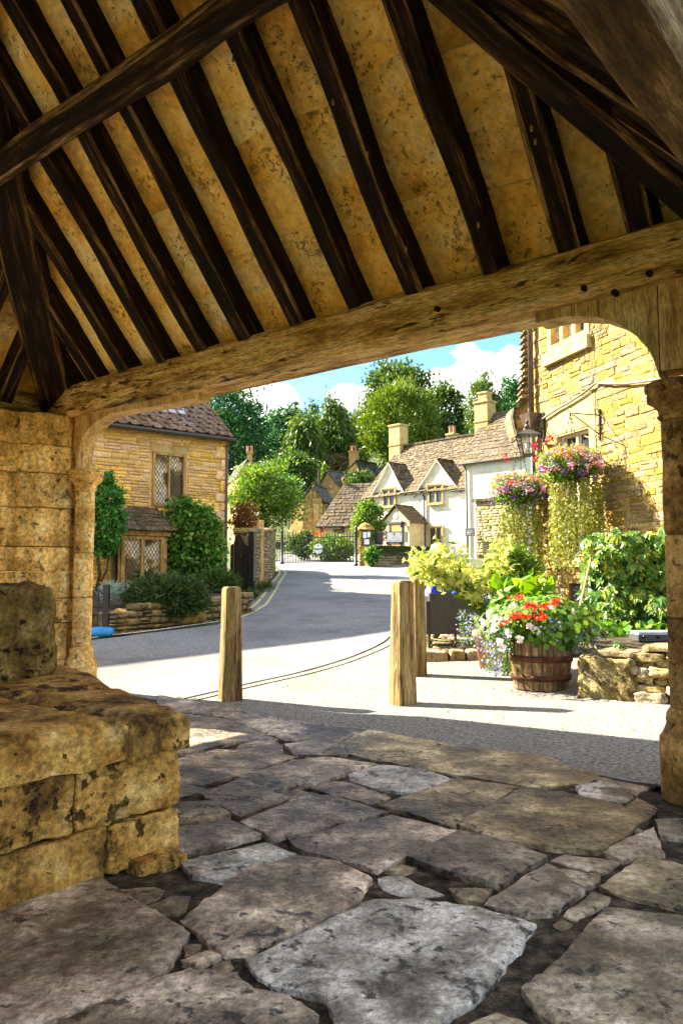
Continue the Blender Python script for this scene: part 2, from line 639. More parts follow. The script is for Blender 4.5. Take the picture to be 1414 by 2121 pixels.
def leafm(name, cols, trans=0.35, rough=0.45, spec=0.3, patch=None):
    """leaf or petal: one random tone per leaf, light passing through"""
    m, nt, bs = nodes(name)
    ge = N(nt, 'ShaderNodeNewGeometry')
    oi = N(nt, 'ShaderNodeObjectInfo')
    ad = N(nt, 'ShaderNodeMath', operation='ADD'); fr = N(nt, 'ShaderNodeMath', operation='FRACT')
    nt.links.new(ge.outputs['Random Per Island'], ad.inputs[0]); nt.links.new(oi.outputs['Random'], ad.inputs[1])
    nt.links.new(ad.outputs[0], fr.inputs[0])
    rp = ramp(nt, [(i / max(1, len(cols) - 1), c) for i, c in enumerate(cols)])
    nt.links.new(fr.outputs[0], rp.inputs['Fac'])
    c = rp.outputs['Color']
    nt.links.new(c, bs.inputs['Base Color'])
    bs.inputs['Roughness'].default_value = rough
    bs.inputs['Specular IOR Level'].default_value = spec
    tr = N(nt, 'ShaderNodeBsdfTranslucent')
    hs = N(nt, 'ShaderNodeHueSaturation', Saturation=1.1, Value=1.3, Hue=0.49)
    nt.links.new(c, hs.inputs['Color']); nt.links.new(hs.outputs['Color'], tr.inputs['Color'])
    mx = N(nt, 'ShaderNodeMixShader'); mx.inputs[0].default_value = trans
    out = nt.nodes['Material Output']
    nt.links.new(bs.outputs[0], mx.inputs[1]); nt.links.new(tr.outputs[0], mx.inputs[2])
    nt.links.new(mx.outputs[0], out.inputs['Surface'])
    return m

def glassm(name, c=(0.03, 0.035, 0.04), rough=0.06):
    m, nt, bs = nodes(name)
    bs.inputs['Base Color'].default_value = (*c, 1)
    bs.inputs['Roughness'].default_value = rough
    bs.inputs['Specular IOR Level'].default_value = 0.9
    n = N(nt, 'ShaderNodeTexNoise', Scale=2.5, Detail=2.0)
    nt.links.new(coords(nt), n.inputs['Vector'])
    b = N(nt, 'ShaderNodeBump', Strength=0.12, Distance=0.05)
    nt.links.new(n.outputs['Fac'], b.inputs['Height']); nt.links.new(b.outputs['Normal'], bs.inputs['Normal'])
    return m

def clearglass(name):
    m, nt, bs = nodes(name)
    out = nt.nodes['Material Output']
    t = N(nt, 'ShaderNodeBsdfTransparent'); g = N(nt, 'ShaderNodeBsdfGlossy', Roughness=0.05)
    mx = N(nt, 'ShaderNodeMixShader'); mx.inputs[0].default_value = 0.15
    nt.links.new(t.outputs[0], mx.inputs[1]); nt.links.new(g.outputs[0], mx.inputs[2]); nt.links.new(mx.outputs[0], out.inputs['Surface'])
    return m

MT = {}
MT['plaster'] = surf('lime_plaster', [(0.15, (0.64, 0.32, 0.055)), (0.38, (0.93, 0.57, 0.135)), (0.56, (0.95, 0.68, 0.24)), (0.78, (0.95, 0.83, 0.52))], 2.0, rough=0.9, bump=0.9, bdist=0.04,
                     vary=0.14, stain=(0.42, 0.20, 0.035), stain_scale=1.3, stain_amt=(0.52, 0.72), pits=0.25, pit_scale=26, grain=0.2)
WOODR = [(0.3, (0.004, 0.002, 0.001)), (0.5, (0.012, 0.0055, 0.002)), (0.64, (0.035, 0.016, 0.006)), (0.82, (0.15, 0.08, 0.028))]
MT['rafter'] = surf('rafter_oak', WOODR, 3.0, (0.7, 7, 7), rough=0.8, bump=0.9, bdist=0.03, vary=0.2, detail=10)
MT['oak'] = surf('beam_oak', [(0.15, (0.12, 0.05, 0.012)), (0.36, (0.50, 0.29, 0.085)), (0.52, (0.78, 0.52, 0.20)), (0.76, (0.90, 0.70, 0.38))], 2.2, (0.8, 4, 4), rough=0.75, bump=1.0, bdist=0.05, vary=0.06,
                 stain=(0.055, 0.02, 0.005), stain_scale=0.8, stain_amt=(0.52, 0.66), pits=0.9, pit_scale=7, detail=10)
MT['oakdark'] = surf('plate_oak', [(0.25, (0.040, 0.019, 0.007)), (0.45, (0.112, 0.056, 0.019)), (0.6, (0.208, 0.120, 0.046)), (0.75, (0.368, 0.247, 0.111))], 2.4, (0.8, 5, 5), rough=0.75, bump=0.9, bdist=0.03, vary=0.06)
MT['oakpale'] = surf('brace_oak', [(0.25, (0.36, 0.22, 0.08)), (0.5, (0.58, 0.40, 0.17)), (0.75, (0.70, 0.52, 0.26))], 2.2, (5, 5, 0.8), rough=0.75, bump=0.6, bdist=0.02, vary=0.06, pits=0.5, pit_scale=7)
MT['bollard'] = surf('bollard_oak', [(0.2, (0.055, 0.032, 0.010)), (0.42, (0.22, 0.14, 0.046)), (0.58, (0.34, 0.225, 0.082)), (0.8, (0.46, 0.34, 0.16))], 2.6, (7, 7, 0.5), rough=0.8, bump=1.0, bdist=0.03, vary=0.1,
                     stain=(0.10, 0.062, 0.022), stain_scale=1.1, stain_amt=(0.5, 0.64), pits=0.5, pit_scale=5)
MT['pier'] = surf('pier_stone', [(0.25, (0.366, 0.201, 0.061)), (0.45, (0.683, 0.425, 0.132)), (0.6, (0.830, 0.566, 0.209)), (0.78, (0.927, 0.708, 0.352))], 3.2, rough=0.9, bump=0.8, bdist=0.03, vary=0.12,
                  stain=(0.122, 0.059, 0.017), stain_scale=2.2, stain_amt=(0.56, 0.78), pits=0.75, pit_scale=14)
MT['pierdark'] = surf('shaded_pier_stone', [(0.25, (0.156, 0.078, 0.021)), (0.45, (0.416, 0.234, 0.065)), (0.6, (0.598, 0.364, 0.117)), (0.78, (0.754, 0.546, 0.247))], 3.2, rough=0.85, bump=0.9, bdist=0.04, vary=0.1, stain=(0.104, 0.049, 0.013), stain_scale=1.6, stain_amt=(0.5, 0.66), pits=0.6, pit_scale=14)  # pier stone darkened to put the right front pier's shade into its colour
MT['plinth'] = surf('plinth_stone', [(0.25, (0.149, 0.068, 0.012)), (0.42, (0.414, 0.215, 0.042)), (0.58, (0.575, 0.326, 0.078)), (0.76, (0.713, 0.473, 0.170))], 4.0, rough=0.9, bump=1.0, bdist=0.06, vary=0.1,
                    stain=(0.069, 0.034, 0.010), stain_scale=3.4, stain_amt=(0.52, 0.68), pits=0.9, pit_scale=13)
MT['slab'] = surf('floor_stone', [(0.15, (0.026, 0.018, 0.009)), (0.40, (0.161, 0.114, 0.060)), (0.56, (0.356, 0.265, 0.154)), (0.82, (0.832, 0.653, 0.429))], 3.6, (1, 1, 1), rough=0.45, bump=1.0, bdist=0.07, vary=0.36,
                  stain=(0.036, 0.022, 0.010), stain_scale=1.2, stain_amt=(0.52, 0.68), pits=0.8, pit_scale=19, spec=0.5, hue=0.012)
MT['slabpale'] = surf('floor_stone_pale', [(0.15, (0.083, 0.070, 0.052)), (0.40, (0.374, 0.330, 0.263)), (0.56, (0.645, 0.590, 0.508)), (0.8, (0.894, 0.840, 0.752))], 4.5, (1, 1, 1), rough=0.45, bump=1.0, bdist=0.07, vary=0.16,
                  stain=(0.062, 0.048, 0.033), stain_scale=2.0, stain_amt=(0.52, 0.66), pits=0.9, pit_scale=17, spec=0.5)
MT['dirt'] = surf('joint_dirt', [(0.3, (0.012, 0.009, 0.005)), (0.5, (0.05, 0.037, 0.022)), (0.8, (0.17, 0.13, 0.085))], 12, rough=0.95, bump=1.0, bdist=0.03, vary=0, rnd=False)
MT['asphalt'] = surf('asphalt', [(0.2, (0.095, 0.093, 0.091)), (0.5, (0.190, 0.187, 0.180)), (0.8, (0.314, 0.309, 0.299))], 30, rough=0.85, bump=0.8, bdist=0.012, vary=0, rnd=False,
                     stain=(0.119, 0.117, 0.114), stain_scale=0.55, stain_amt=(0.44, 0.62), fine=3)
MT['gravel'] = surf('chipping_surface', [(0.2, (0.029, 0.026, 0.020)), (0.38, (0.138, 0.128, 0.112)), (0.55, (0.230, 0.218, 0.192)), (0.8, (0.344, 0.336, 0.307))], 42, rough=0.9, bump=0.8, bdist=0.014, vary=0, rnd=False,
                    stain=(0.155, 0.134, 0.099), stain_scale=0.7, stain_amt=(0.5, 0.7), fine=3)
MT['yellow'] = surf('yellow_paint', [(0.25, (0.40, 0.33, 0.13)), (0.5, (0.50, 0.42, 0.18)), (0.8, (0.60, 0.52, 0.26))], 14, rough=0.7, bump=0.2, vary=0, rnd=False, grain=0.2)
MT['whitep'] = surf('white_paint', [(0.38, (0.25, 0.25, 0.25)), (0.5, (0.66, 0.66, 0.64)), (0.8, (0.8, 0.8, 0.78))], 12, rough=0.7, bump=0.2, vary=0, rnd=False)
MT['earth'] = surf('earth', [(0.3, (0.03, 0.04, 0.012)), (0.6, (0.07, 0.09, 0.025)), (0.8, (0.12, 0.13, 0.04))], 1.2, rough=0.95, bump=0.6, vary=0, rnd=False)
HONEY = [(0.25, (0.13, 0.065, 0.013)), (0.42, (0.30, 0.178, 0.043)), (0.57, (0.41, 0.265, 0.075)), (0.76, (0.56, 0.44, 0.22))]
MT['honey'] = surf('rubble_stone', HONEY, 7, rough=0.9, bump=0.9, bdist=0.03, vary=0.30, pits=0.4, pit_scale=16, hue=0.018)
MT['honeyi'] = surf('rubble_stone_far', HONEY, 6, rough=0.9, bump=0.8, bdist=0.03, vary=0.22, island=True, hue=0.014)
MT['mortar'] = surf('mortar', [(0.3, (0.26, 0.16, 0.04)), (0.7, (0.46, 0.315, 0.10))], 9, rough=0.95, bump=0.8, bdist=0.02, vary=0.05)
MT['mortarh'] = surf('cottage_mortar', [(0.3, (0.50, 0.31, 0.10)), (0.7, (0.74, 0.52, 0.21))], 9, rough=0.95, bump=0.8, bdist=0.02, vary=0.05)
MT['mortarg'] = surf('dark_mortar', [(0.3, (0.14, 0.10, 0.05)), (0.7, (0.30, 0.22, 0.11))], 9, rough=0.95, bump=0.8, bdist=0.02, vary=0.05)
MT['house'] = surf('cottage_stone', [(0.25, (0.445, 0.242, 0.068)), (0.45, (0.721, 0.436, 0.144)), (0.6, (0.827, 0.543, 0.207)), (0.78, (0.890, 0.660, 0.342))], 7, rough=0.9, bump=0.8, bdist=0.03, vary=0.16, hue=0.01)
MT['ashlar'] = surf('dressed_stone', [(0.25, (0.315, 0.207, 0.067)), (0.5, (0.447, 0.323, 0.124)), (0.75, (0.497, 0.389, 0.199))], 4, rough=0.9, bump=0.4, vary=0.08, stain=(0.347, 0.232, 0.083), stain_scale=2.0, stain_amt=(0.5, 0.8), grain=0.12)
MT['drystone'] = surf('drystone', [(0.25, (0.158, 0.108, 0.043)), (0.5, (0.331, 0.245, 0.108)), (0.75, (0.446, 0.360, 0.202))], 8, rough=0.95, bump=1.0, bdist=0.03, vary=0.28, hue=0.015, pits=0.4, pit_scale=14)
MT['drystonei'] = surf('drystone_far', [(0.25, (0.22, 0.15, 0.06)), (0.5, (0.46, 0.34, 0.15)), (0.75, (0.62, 0.50, 0.28))], 8, rough=0.95, bump=1.0, bdist=0.03, vary=0.28, hue=0.015, island=True)
SLATE = [(0.25, (0.036, 0.024, 0.012)), (0.45, (0.082, 0.056, 0.029)), (0.6, (0.135, 0.10, 0.056)), (0.78, (0.29, 0.245, 0.165))]
MT['slate'] = surf('stone_slate', SLATE, 5, rough=0.9, bump=0.8, bdist=0.02, vary=0.3, hue=0.015, pits=0.3, pit_scale=12)
MT['slatei'] = surf('stone_slate_far', SLATE, 5, rough=0.9, bump=0.8, bdist=0.02, vary=0.35, island=True, hue=0.015)
MT['slatedark'] = surf('dark_slate', [(0.3, (0.035, 0.033, 0.03)), (0.55, (0.085, 0.08, 0.07)), (0.75, (0.2, 0.19, 0.16))], 6, rough=0.85, bump=0.6, vary=0.3, island=True)
MT['tile'] = surf('brown_tile', [(0.3, (0.066, 0.036, 0.020)), (0.5, (0.156, 0.090, 0.054)), (0.64, (0.276, 0.180, 0.115)), (0.82, (0.660, 0.500, 0.344))], 6, rough=0.75, bump=0.7, bdist=0.02, vary=0.25, pits=0.0, hue=0.01)
MT['render'] = surf('white_render', [(0.3, (0.540, 0.492, 0.379)), (0.6, (0.630, 0.579, 0.464)), (0.8, (0.666, 0.621, 0.511))], 1.5, rough=0.9, bump=0.5, bdist=0.05, vary=0, fine=4, grain=0.12)
MT['cream'] = surf('cream_render', [(0.3, (0.481, 0.389, 0.215)), (0.7, (0.596, 0.497, 0.298))], 2, rough=0.9, bump=0.4, vary=0, grain=0.12)
MT['ochre'] = surf('ochre_render', [(0.3, (0.403, 0.245, 0.072)), (0.7, (0.504, 0.331, 0.130))], 2, rough=0.9, bump=0.4, vary=0, grain=0.12)
MT['black'] = plain('black_paint', (0.012, 0.012, 0.013), 0.35, spec=0.5)
MT['iron'] = plain('wrought_iron', (0.015, 0.012, 0.01), 0.5, spec=0.5)
MT['lead'] = plain('lead', (0.05, 0.05, 0.052), 0.5, spec=0.4)
MT['leadpale'] = plain('lead_flashing', (0.42, 0.45, 0.52), 0.5, spec=0.4)
MT['pipe'] = surf('brown_pipe', [(0.3, (0.05, 0.035, 0.025)), (0.7, (0.11, 0.08, 0.06))], 5, (4, 4, 1), rough=0.35, bump=0.1, vary=0.1, spec=0.5)
MT['glass'] = glassm('window_glass')
MT['glasspale'] = surf('window_glass_reflections', [(0.40, (0.02, 0.02, 0.018)), (0.47, (0.16, 0.12, 0.06)), (0.53, (0.50, 0.42, 0.26)), (0.62, (0.62, 0.58, 0.46))], 1.6, rough=0.1, bump=0.1, vary=0.0, spec=0.7, fine=2)  # dark and pale reflections painted into the panes by noise
MT['clear'] = clearglass('lantern_glass')
MT['frame'] = surf('window_oak', [(0.3, (0.20, 0.11, 0.03)), (0.7, (0.46, 0.29, 0.10))], 4, (4, 4, 0.6), rough=0.7, bump=0.4, vary=0.1)
MT['framew'] = plain('pale_frame', (0.60, 0.53, 0.40), 0.6)
MT['fence'] = surf('fence_wood', [(0.3, (0.40, 0.24, 0.08)), (0.7, (0.62, 0.43, 0.18))], 4, (5, 5, 0.6), rough=0.8, bump=0.4, vary=0.15)
MT['door'] = surf('red_door', [(0.3, (0.10, 0.025, 0.012)), (0.7, (0.19, 0.055, 0.025))], 4, (5, 5, 0.6), rough=0.6, bump=0.4, vary=0.1)
MT['doorw'] = surf('oak_door', [(0.3, (0.36, 0.17, 0.05)), (0.7, (0.56, 0.31, 0.10))], 4, (5, 5, 0.6), rough=0.6, bump=0.4, vary=0.1)
MT['barrel'] = surf('barrel_oak', [(0.25, (0.053, 0.030, 0.013)), (0.45, (0.150, 0.090, 0.038)), (0.62, (0.270, 0.173, 0.075)), (0.8, (0.390, 0.285, 0.150))], 4, (4, 4, 0.6), rough=0.75, bump=0.7, bdist=0.02, vary=0.25)
MT['hoop'] = surf('rusty_hoop', [(0.3, (0.03, 0.012, 0.006)), (0.7, (0.12, 0.045, 0.02))], 10, rough=0.7, bump=0.4, vary=0.1, metal=0.3)
MT['wicker'] = surf('dark_wicker', [(0.3, (0.014, 0.012, 0.01)), (0.7, (0.05, 0.042, 0.036))], 40, (1, 1, 3), rough=0.45, bump=0.8, bdist=0.01, vary=0, spec=0.5)
MT['blue'] = plain('blue_cotton', (0.015, 0.06, 0.62), 0.85)
MT['bluebag'] = plain('blue_plastic', (0.02, 0.25, 0.62), 0.35)
MT['navy'] = plain('dark_trousers', (0.02, 0.022, 0.03), 0.9)
MT['skin'] = plain('skin', (0.55, 0.33, 0.22), 0.5)
MT['hair'] = plain('grey_hair', (0.45, 0.42, 0.38), 0.8)
MT['paper'] = plain('white_board', (0.75, 0.75, 0.77), 0.5)
MT['ink'] = plain('dark_ink', (0.03, 0.03, 0.035), 0.6)
MT['pot'] = surf('terracotta', [(0.3, (0.32, 0.14, 0.07)), (0.7, (0.5, 0.26, 0.14))], 6, rough=0.85, bump=0.2, vary=0.1)
MT['soil'] = surf('soil', [(0.3, (0.02, 0.014, 0.008)), (0.7, (0.07, 0.05, 0.03))], 14, rough=0.95, bump=0.8, vary=0)
MT['cable'] = plain('grey_cable', (0.16, 0.14, 0.11), 0.6)
MT['bark'] = surf('bark', [(0.3, (0.025, 0.017, 0.01)), (0.7, (0.09, 0.065, 0.04))], 5, (3, 3, 0.6), rough=0.95, bump=0.8, vary=0.2)
MT['cane'] = plain('bamboo_cane', (0.42, 0.22, 0.10), 0.6)
MT['moss'] = leafm('moss', [(0.02, 0.04, 0.008), (0.06, 0.10, 0.02), (0.10, 0.14, 0.03)], 0.1)
MT['l_yew'] = leafm('yew_leaf', [(0.035, 0.070, 0.006), (0.069, 0.126, 0.009), (0.118, 0.184, 0.014), (0.174, 0.232, 0.022)], 0.3)
MT['l_dark'] = leafm('dark_conifer_leaf', [(0.010, 0.046, 0.016), (0.019, 0.091, 0.023), (0.039, 0.143, 0.033), (0.078, 0.195, 0.039)], 0.25)
MT['l_mid'] = leafm('broad_leaf', [(0.020, 0.052, 0.009), (0.039, 0.086, 0.013), (0.066, 0.123, 0.018), (0.113, 0.166, 0.025)], 0.35)
MT['l_droop'] = leafm('drooping_leaf', [(0.023, 0.067, 0.012), (0.046, 0.111, 0.015), (0.093, 0.157, 0.018), (0.158, 0.196, 0.024)], 0.35)
MT['l_bright'] = leafm('bright_leaf', [(0.043, 0.103, 0.013), (0.078, 0.167, 0.017), (0.134, 0.230, 0.027), (0.206, 0.281, 0.041)], 0.4)
MT['l_shrub'] = leafm('shrub_leaf', [(0.028, 0.085, 0.011), (0.057, 0.162, 0.019), (0.104, 0.247, 0.030), (0.209, 0.361, 0.057)], 0.25)
MT['l_ivy'] = leafm('topiary_leaf', [(0.023, 0.095, 0.023), (0.057, 0.190, 0.034), (0.095, 0.285, 0.048), (0.171, 0.418, 0.057)], 0.3)
MT['l_creep'] = leafm('creeper_leaf', [(0.026, 0.089, 0.019), (0.054, 0.153, 0.023), (0.099, 0.225, 0.026), (0.214, 0.324, 0.032), (0.394, 0.377, 0.026)], 0.4, 0.35, 0.5)
MT['l_lime'] = leafm('trailing_leaf', [(0.159, 0.187, 0.025), (0.240, 0.274, 0.044), (0.306, 0.329, 0.062), (0.365, 0.344, 0.087)], 0.45)
MT['l_geran'] = leafm('geranium_leaf', [(0.032, 0.106, 0.012), (0.073, 0.180, 0.017), (0.139, 0.277, 0.024), (0.245, 0.376, 0.041)], 0.4)
MT['l_silver'] = leafm('silver_leaf', [(0.25, 0.32, 0.26), (0.38, 0.45, 0.36), (0.2, 0.36, 0.3)], 0.3)
MT['l_red'] = leafm('copper_leaf', [(0.12, 0.03, 0.012), (0.2, 0.06, 0.02), (0.10, 0.09, 0.02)], 0.3)
MT['l_brown'] = leafm('dry_leaf', [(0.10, 0.09, 0.03), (0.16, 0.13, 0.05), (0.08, 0.10, 0.03)], 0.3)
MT['f_yellow'] = leafm('pale_yellow_petal', [(0.539, 0.550, 0.135), (0.583, 0.598, 0.208), (0.494, 0.534, 0.098)], 0.45)
MT['f_red'] = leafm('red_petal', [(0.70, 0.035, 0.01), (0.80, 0.09, 0.02), (0.55, 0.01, 0.01)], 0.3)
MT['f_crimson'] = leafm('crimson_petal', [(0.30, 0.004, 0.02), (0.45, 0.01, 0.03)], 0.3)
MT['f_pink'] = leafm('pink_petal', [(0.637, 0.136, 0.255), (0.680, 0.340, 0.443), (0.663, 0.237, 0.204)], 0.4)
MT['f_white'] = leafm('white_petal', [(0.707, 0.654, 0.619), (0.742, 0.707, 0.654)], 0.4)
MT['f_blue'] = leafm('blue_petal', [(0.131, 0.114, 0.612), (0.294, 0.277, 0.670), (0.425, 0.376, 0.685), (0.082, 0.041, 0.343)], 0.4)
MT['f_purple'] = leafm('purple_petal', [(0.10, 0.02, 0.28), (0.2, 0.05, 0.42)], 0.3)

MT['l_junip'] = leafm('juniper_leaf', [(0.012, 0.032, 0.008), (0.026, 0.06, 0.012), (0.05, 0.10, 0.018), (0.10, 0.15, 0.03)], 0.2)

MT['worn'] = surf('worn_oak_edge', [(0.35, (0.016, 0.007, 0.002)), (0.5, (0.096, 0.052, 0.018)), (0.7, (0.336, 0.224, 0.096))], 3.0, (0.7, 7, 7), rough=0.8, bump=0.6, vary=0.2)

MT['stump'] = surf('shaded_stump_stone', [(0.25, (0.05, 0.026, 0.006)), (0.42, (0.17, 0.10, 0.022)), (0.58, (0.27, 0.17, 0.045)), (0.78, (0.42, 0.32, 0.13))], 4.0, rough=0.9, bump=1.0, bdist=0.06, vary=0.1, stain=(0.03, 0.016, 0.005), stain_scale=3.4, stain_amt=(0.5, 0.64), pits=0.9, pit_scale=13)  # plinth stone again, darkened so its colour carries the block's shade
# ------------------------------------------------------------------ ground and road
def fbm(x, y, z, s):
    return noise.noise(Vector((x * s, y * s, z * s)))

def outline(poly, step, jit, seed, shrink=0.0):
    """resample a closed (x, y) polygon with a wandering edge"""
    r = random.Random(seed)
    c = [sum(p[0] for p in poly) / len(poly), sum(p[1] for p in poly) / len(poly)]
    out = []
    n = len(poly)
    for i in range(n):
        a, b = poly[i], poly[(i + 1) % n]
        L = math.hypot(b[0] - a[0], b[1] - a[1])
        k = max(1, int(L / step))
        for j in range(k):
            t = j / k
            x, y = a[0] + (b[0] - a[0]) * t, a[1] + (b[1] - a[1]) * t
            if shrink:
                d = math.hypot(x - c[0], y - c[1]) + 1e-6
                x -= (x - c[0]) / d * shrink; y -= (y - c[1]) / d * shrink
            x += jit * (noise.noise(Vector((x * 9, y * 9, seed * 3.7))) + 0.5 * r.uniform(-1, 1))
            y += jit * (noise.noise(Vector((x * 9, y * 9, seed * 3.7 + 50))) + 0.5 * r.uniform(-1, 1))
            out.append((x, y))
    return out

def edge_dist(P, poly):
    A = np.array(poly); B = np.roll(A, -1, 0)
    D = np.full(len(P), 1e9)
    for a, b in zip(A, B):
        ab = b - a; L2 = (ab @ ab) + 1e-12
        t = np.clip(((P - a) @ ab) / L2, 0, 1)
        D = np.minimum(D, np.hypot(*(P - (a + t[:, None] * ab)).T))
    return D

def inside(P, poly):
    A = np.array(poly); B = np.roll(A, -1, 0)
    c = np.zeros(len(P), bool)
    for a, b in zip(A, B):
        m = (a[1] > P[:, 1]) != (b[1] > P[:, 1])
        x = (b[0] - a[0]) * (P[:, 1] - a[1]) / (b[1] - a[1] + 1e-12) + a[0]
        c ^= m & (P[:, 0] < x)
    return c

def sheet(poly, step, zf, skirt=None, seed=0, margin=0.5):
    """triangulated sheet over a polygon; zf(x, y, edge distance); skirt: depth of its sides"""
    A = np.array(poly)
    lo, hi = A.min(0), A.max(0)
    xs = np.arange(lo[0] + step / 2, hi[0], step); ys = np.arange(lo[1] + step / 2, hi[1], step)
    g = np.array([(x + (step * 0.5 if j % 2 else 0), y) for j, y in enumerate(ys) for x in xs]) if len(xs) and len(ys) else np.zeros((0, 2))
    r = np.random.default_rng(seed)
    if len(g):
        g = g + r.uniform(-0.2, 0.2, g.shape) * step
        g = g[inside(g, poly)]
        if len(g): g = g[edge_dist(g, poly) > margin * step]
    pts = [Vector((float(p[0]), float(p[1]))) for p in poly] + [Vector((float(p[0]), float(p[1]))) for p in g]
    nb = len(poly)
    v, e, f, *_ = delaunay_2d_cdt(pts, [(i, (i + 1) % nb) for i in range(nb)], [], 1, 1e-5)
    XY = np.array([(p[0], p[1]) for p in v])
    D = edge_dist(XY, poly)
    V = [Vector((x, y, zf(x, y, d))) for (x, y), d in zip(XY, D)]
    F = [tuple(t) for t in f]
    if skirt:
        cnt = {}
        for t in F:
            for i in range(3):
                k = (t[i], t[(i + 1) % 3]); cnt[k] = cnt.get(k, 0) + 1
        bd = [k for k in cnt if (k[1], k[0]) not in cnt]
        low, hig = {}, {}
        for a, b in bd:
            for q in (a, b):
                if q not in low:
                    hig[q] = len(V); V.append(V[q].copy())
                    low[q] = len(V); V.append(V[q] - Vector((0, 0, skirt)))
        F += [(hig[a], low[a], low[b], hig[b]) for a, b in bd]
    return V, F

# earth sheet to the horizon
gx = np.concatenate([np.linspace(-900, -40, 12), np.linspace(-36, 36, 49), np.linspace(40, 900, 12)])
gy = np.concatenate([np.linspace(-300, -10, 8), np.linspace(-6, 60, 45), np.linspace(64, 150, 30), np.linspace(160, 1500, 14)])
V = [Vector((x, y, ground_z(x, min(y, 260.0)) - 0.07 + (0.5 * fbm(x, y, 0, 0.07) if y > 64 else 0))) for y in gy for x in gx]
nx = len(gx)
F = [(j * nx + i, j * nx + i + 1, (j + 1) * nx + i + 1, (j + 1) * nx + i) for j in range(len(gy) - 1) for i in range(nx - 1)]
prop(part('ground', V, F, MT['earth'], smooth=True), kind='structure')

def gp(px, py): 
    p = at_g(px, py)
    return (p.x, p.y)

SHN = Vector((math.sin(math.radians(39.5)), math.cos(math.radians(39.5)), 0))   # outward, across the front wall plate
SHU = Vector((-math.cos(math.radians(39.5)), math.sin(math.radians(39.5)), 0))  # along the plate, to the far pier

def SH(c, s, z):
    q = SHN * c + SHU * s
    return Vector((q.x, q.y, z))

wl0, wl1 = Vector(gp(188, 1326)), Vector(gp(450, 1294))
wd = (wl1 - wl0).normalized()
wend = wl0 - wd * 9
left_edge = [tuple(wend), tuple(wl0), tuple(wl1), gp(505, 1262), gp(530, 1240), gp(552, 1215), gp(570, 1195), gp(580, 1180)]
gate_l, gate_r = Vector(gp(584, 1168)), Vector(gp(737, 1172))
road_poly = [tuple(SH(4.45, -1.5, 0).xy), tuple(SH(4.45, 1.6, 0).xy), tuple(SH(4.72, 3.0, 0).xy), tuple(SH(4.72, 8.1, 0).xy), tuple(SH(-0.5, 8.1, 0).xy), (wend.x, wend.y - 6)] + left_edge + \
            [(gate_l.x - 0.4, gate_l.y + 0.3), (gate_l.x - 1.0, gate_l.y + 14), (gate_r.x + 1.5, gate_r.y + 14), (gate_r.x + 0.6, gate_r.y), gp(905, 1170), (5.0, 34.0), (3.6, 18.0), (4.2, 15.0), (6.5, 9.5), (9.0, 7.0), (9, 2.0)]
V, F = sheet(outline(road_poly, 0.7, 0.0, 1), 0.55, lambda x, y, d: ground_z(x, y) + 0.003 * fbm(x, y, 0, 0.9))
prop(part('road', V, F, MT['asphalt'], smooth=True), kind='structure')
# paler chipped apron in front of the shelter
apron = [tuple(SH(4.47, -1.4, 0).xy), tuple(SH(4.47, 1.6, 0).xy), tuple(SH(4.74, 3.0, 0).xy), tuple(SH(4.74, 7.3, 0).xy), gp(330, 1475), gp(430, 1442), gp(500, 1424), gp(620, 1399), gp(720, 1370), gp(770, 1350), gp(808, 1334), gp(835, 1300), gp(860, 1262), (2.9, 15.5), (4.1, 14.6), (6.2, 9.6), (8.6, 6.8), (8.6, 2.2)]
V, F = sheet(outline(apron, 0.3, 0.03, 2), 0.3, lambda x, y, d: ground_z(x, y) + 0.003 * fbm(x, y, 0, 0.9) + 0.006 + 0.004 * min(1, d / 0.2))
prop(part('apron_paving', V, F, MT['gravel'], smooth=True), kind='structure')

def strip(pts, w, dz, name, mat):
    """painted line on the road: pts (x, y)"""
    P = []
    for i in range(len(pts) - 1):
        a, b = Vector(pts[i]), Vector(pts[i + 1])
        k = max(2, int((b - a).length / 0.15))
        P += [a.lerp(b, j / k) for j in range(k)]
    P.append(Vector(pts[-1]))
    for _ in range(6):
        P = [P[0]] + [(P[i - 1] + P[i] * 2 + P[i + 1]) / 4 for i in range(1, len(P) - 1)] + [P[-1]]
    V, F = [], []
    for i, p in enumerate(P):
        t = (P[min(i + 1, len(P) - 1)] - P[max(0, i - 1)]).normalized()
        q = Vector((-t.y, t.x)) * w / 2
        for sgn in (-1, 1):
            x, y = p.x + q.x * sgn, p.y + q.y * sgn
            V.append(Vector((x, y, ground_z(x, y) + 0.003 * fbm(x, y, 0, 0.9) + dz)))
    F = [(2 * i, 2 * i + 1, 2 * i + 3, 2 * i + 2) for i in range(len(P) - 1)]
    return prop(part(name, V, F, mat), kind='structure')

def offs(pts, d):
    out = []
    for i, p in enumerate(pts):
        t = (Vector(pts[min(i + 1, len(pts) - 1)]) - Vector(pts[max(0, i - 1)])).normalized()
        out.append((p[0] - t.y * d, p[1] + t.x * d))
    return out
ynear = [gp(380, 1452), gp(430, 1440), gp(500, 1422), gp(620, 1397), gp(720, 1368), gp(770, 1348), gp(806, 1330), gp(830, 1302)]
strip(offs(ynear, 0.09), 0.055, 0.02, 'yellow_line', MT['yellow'])
strip(offs(ynear, -0.09), 0.055, 0.02, 'yellow_line', MT['yellow'])
yfar = [gp(470, 1284), gp(510, 1270), gp(540, 1252), gp(558, 1228), gp(572, 1205), gp(585, 1188), gp(583, 1182), gp(574, 1179)]
strip(offs(yfar, 0.10), 0.07, 0.008, 'yellow_line', MT['yellow'])
strip(offs(yfar, -0.12), 0.07, 0.008, 'yellow_line', MT['yellow'])
strip([tuple(wend + wd * 2), gp(190, 1321), gp(330, 1305), gp(452, 1288)], 0.07, 0.008, 'white_line', MT['whitep'])

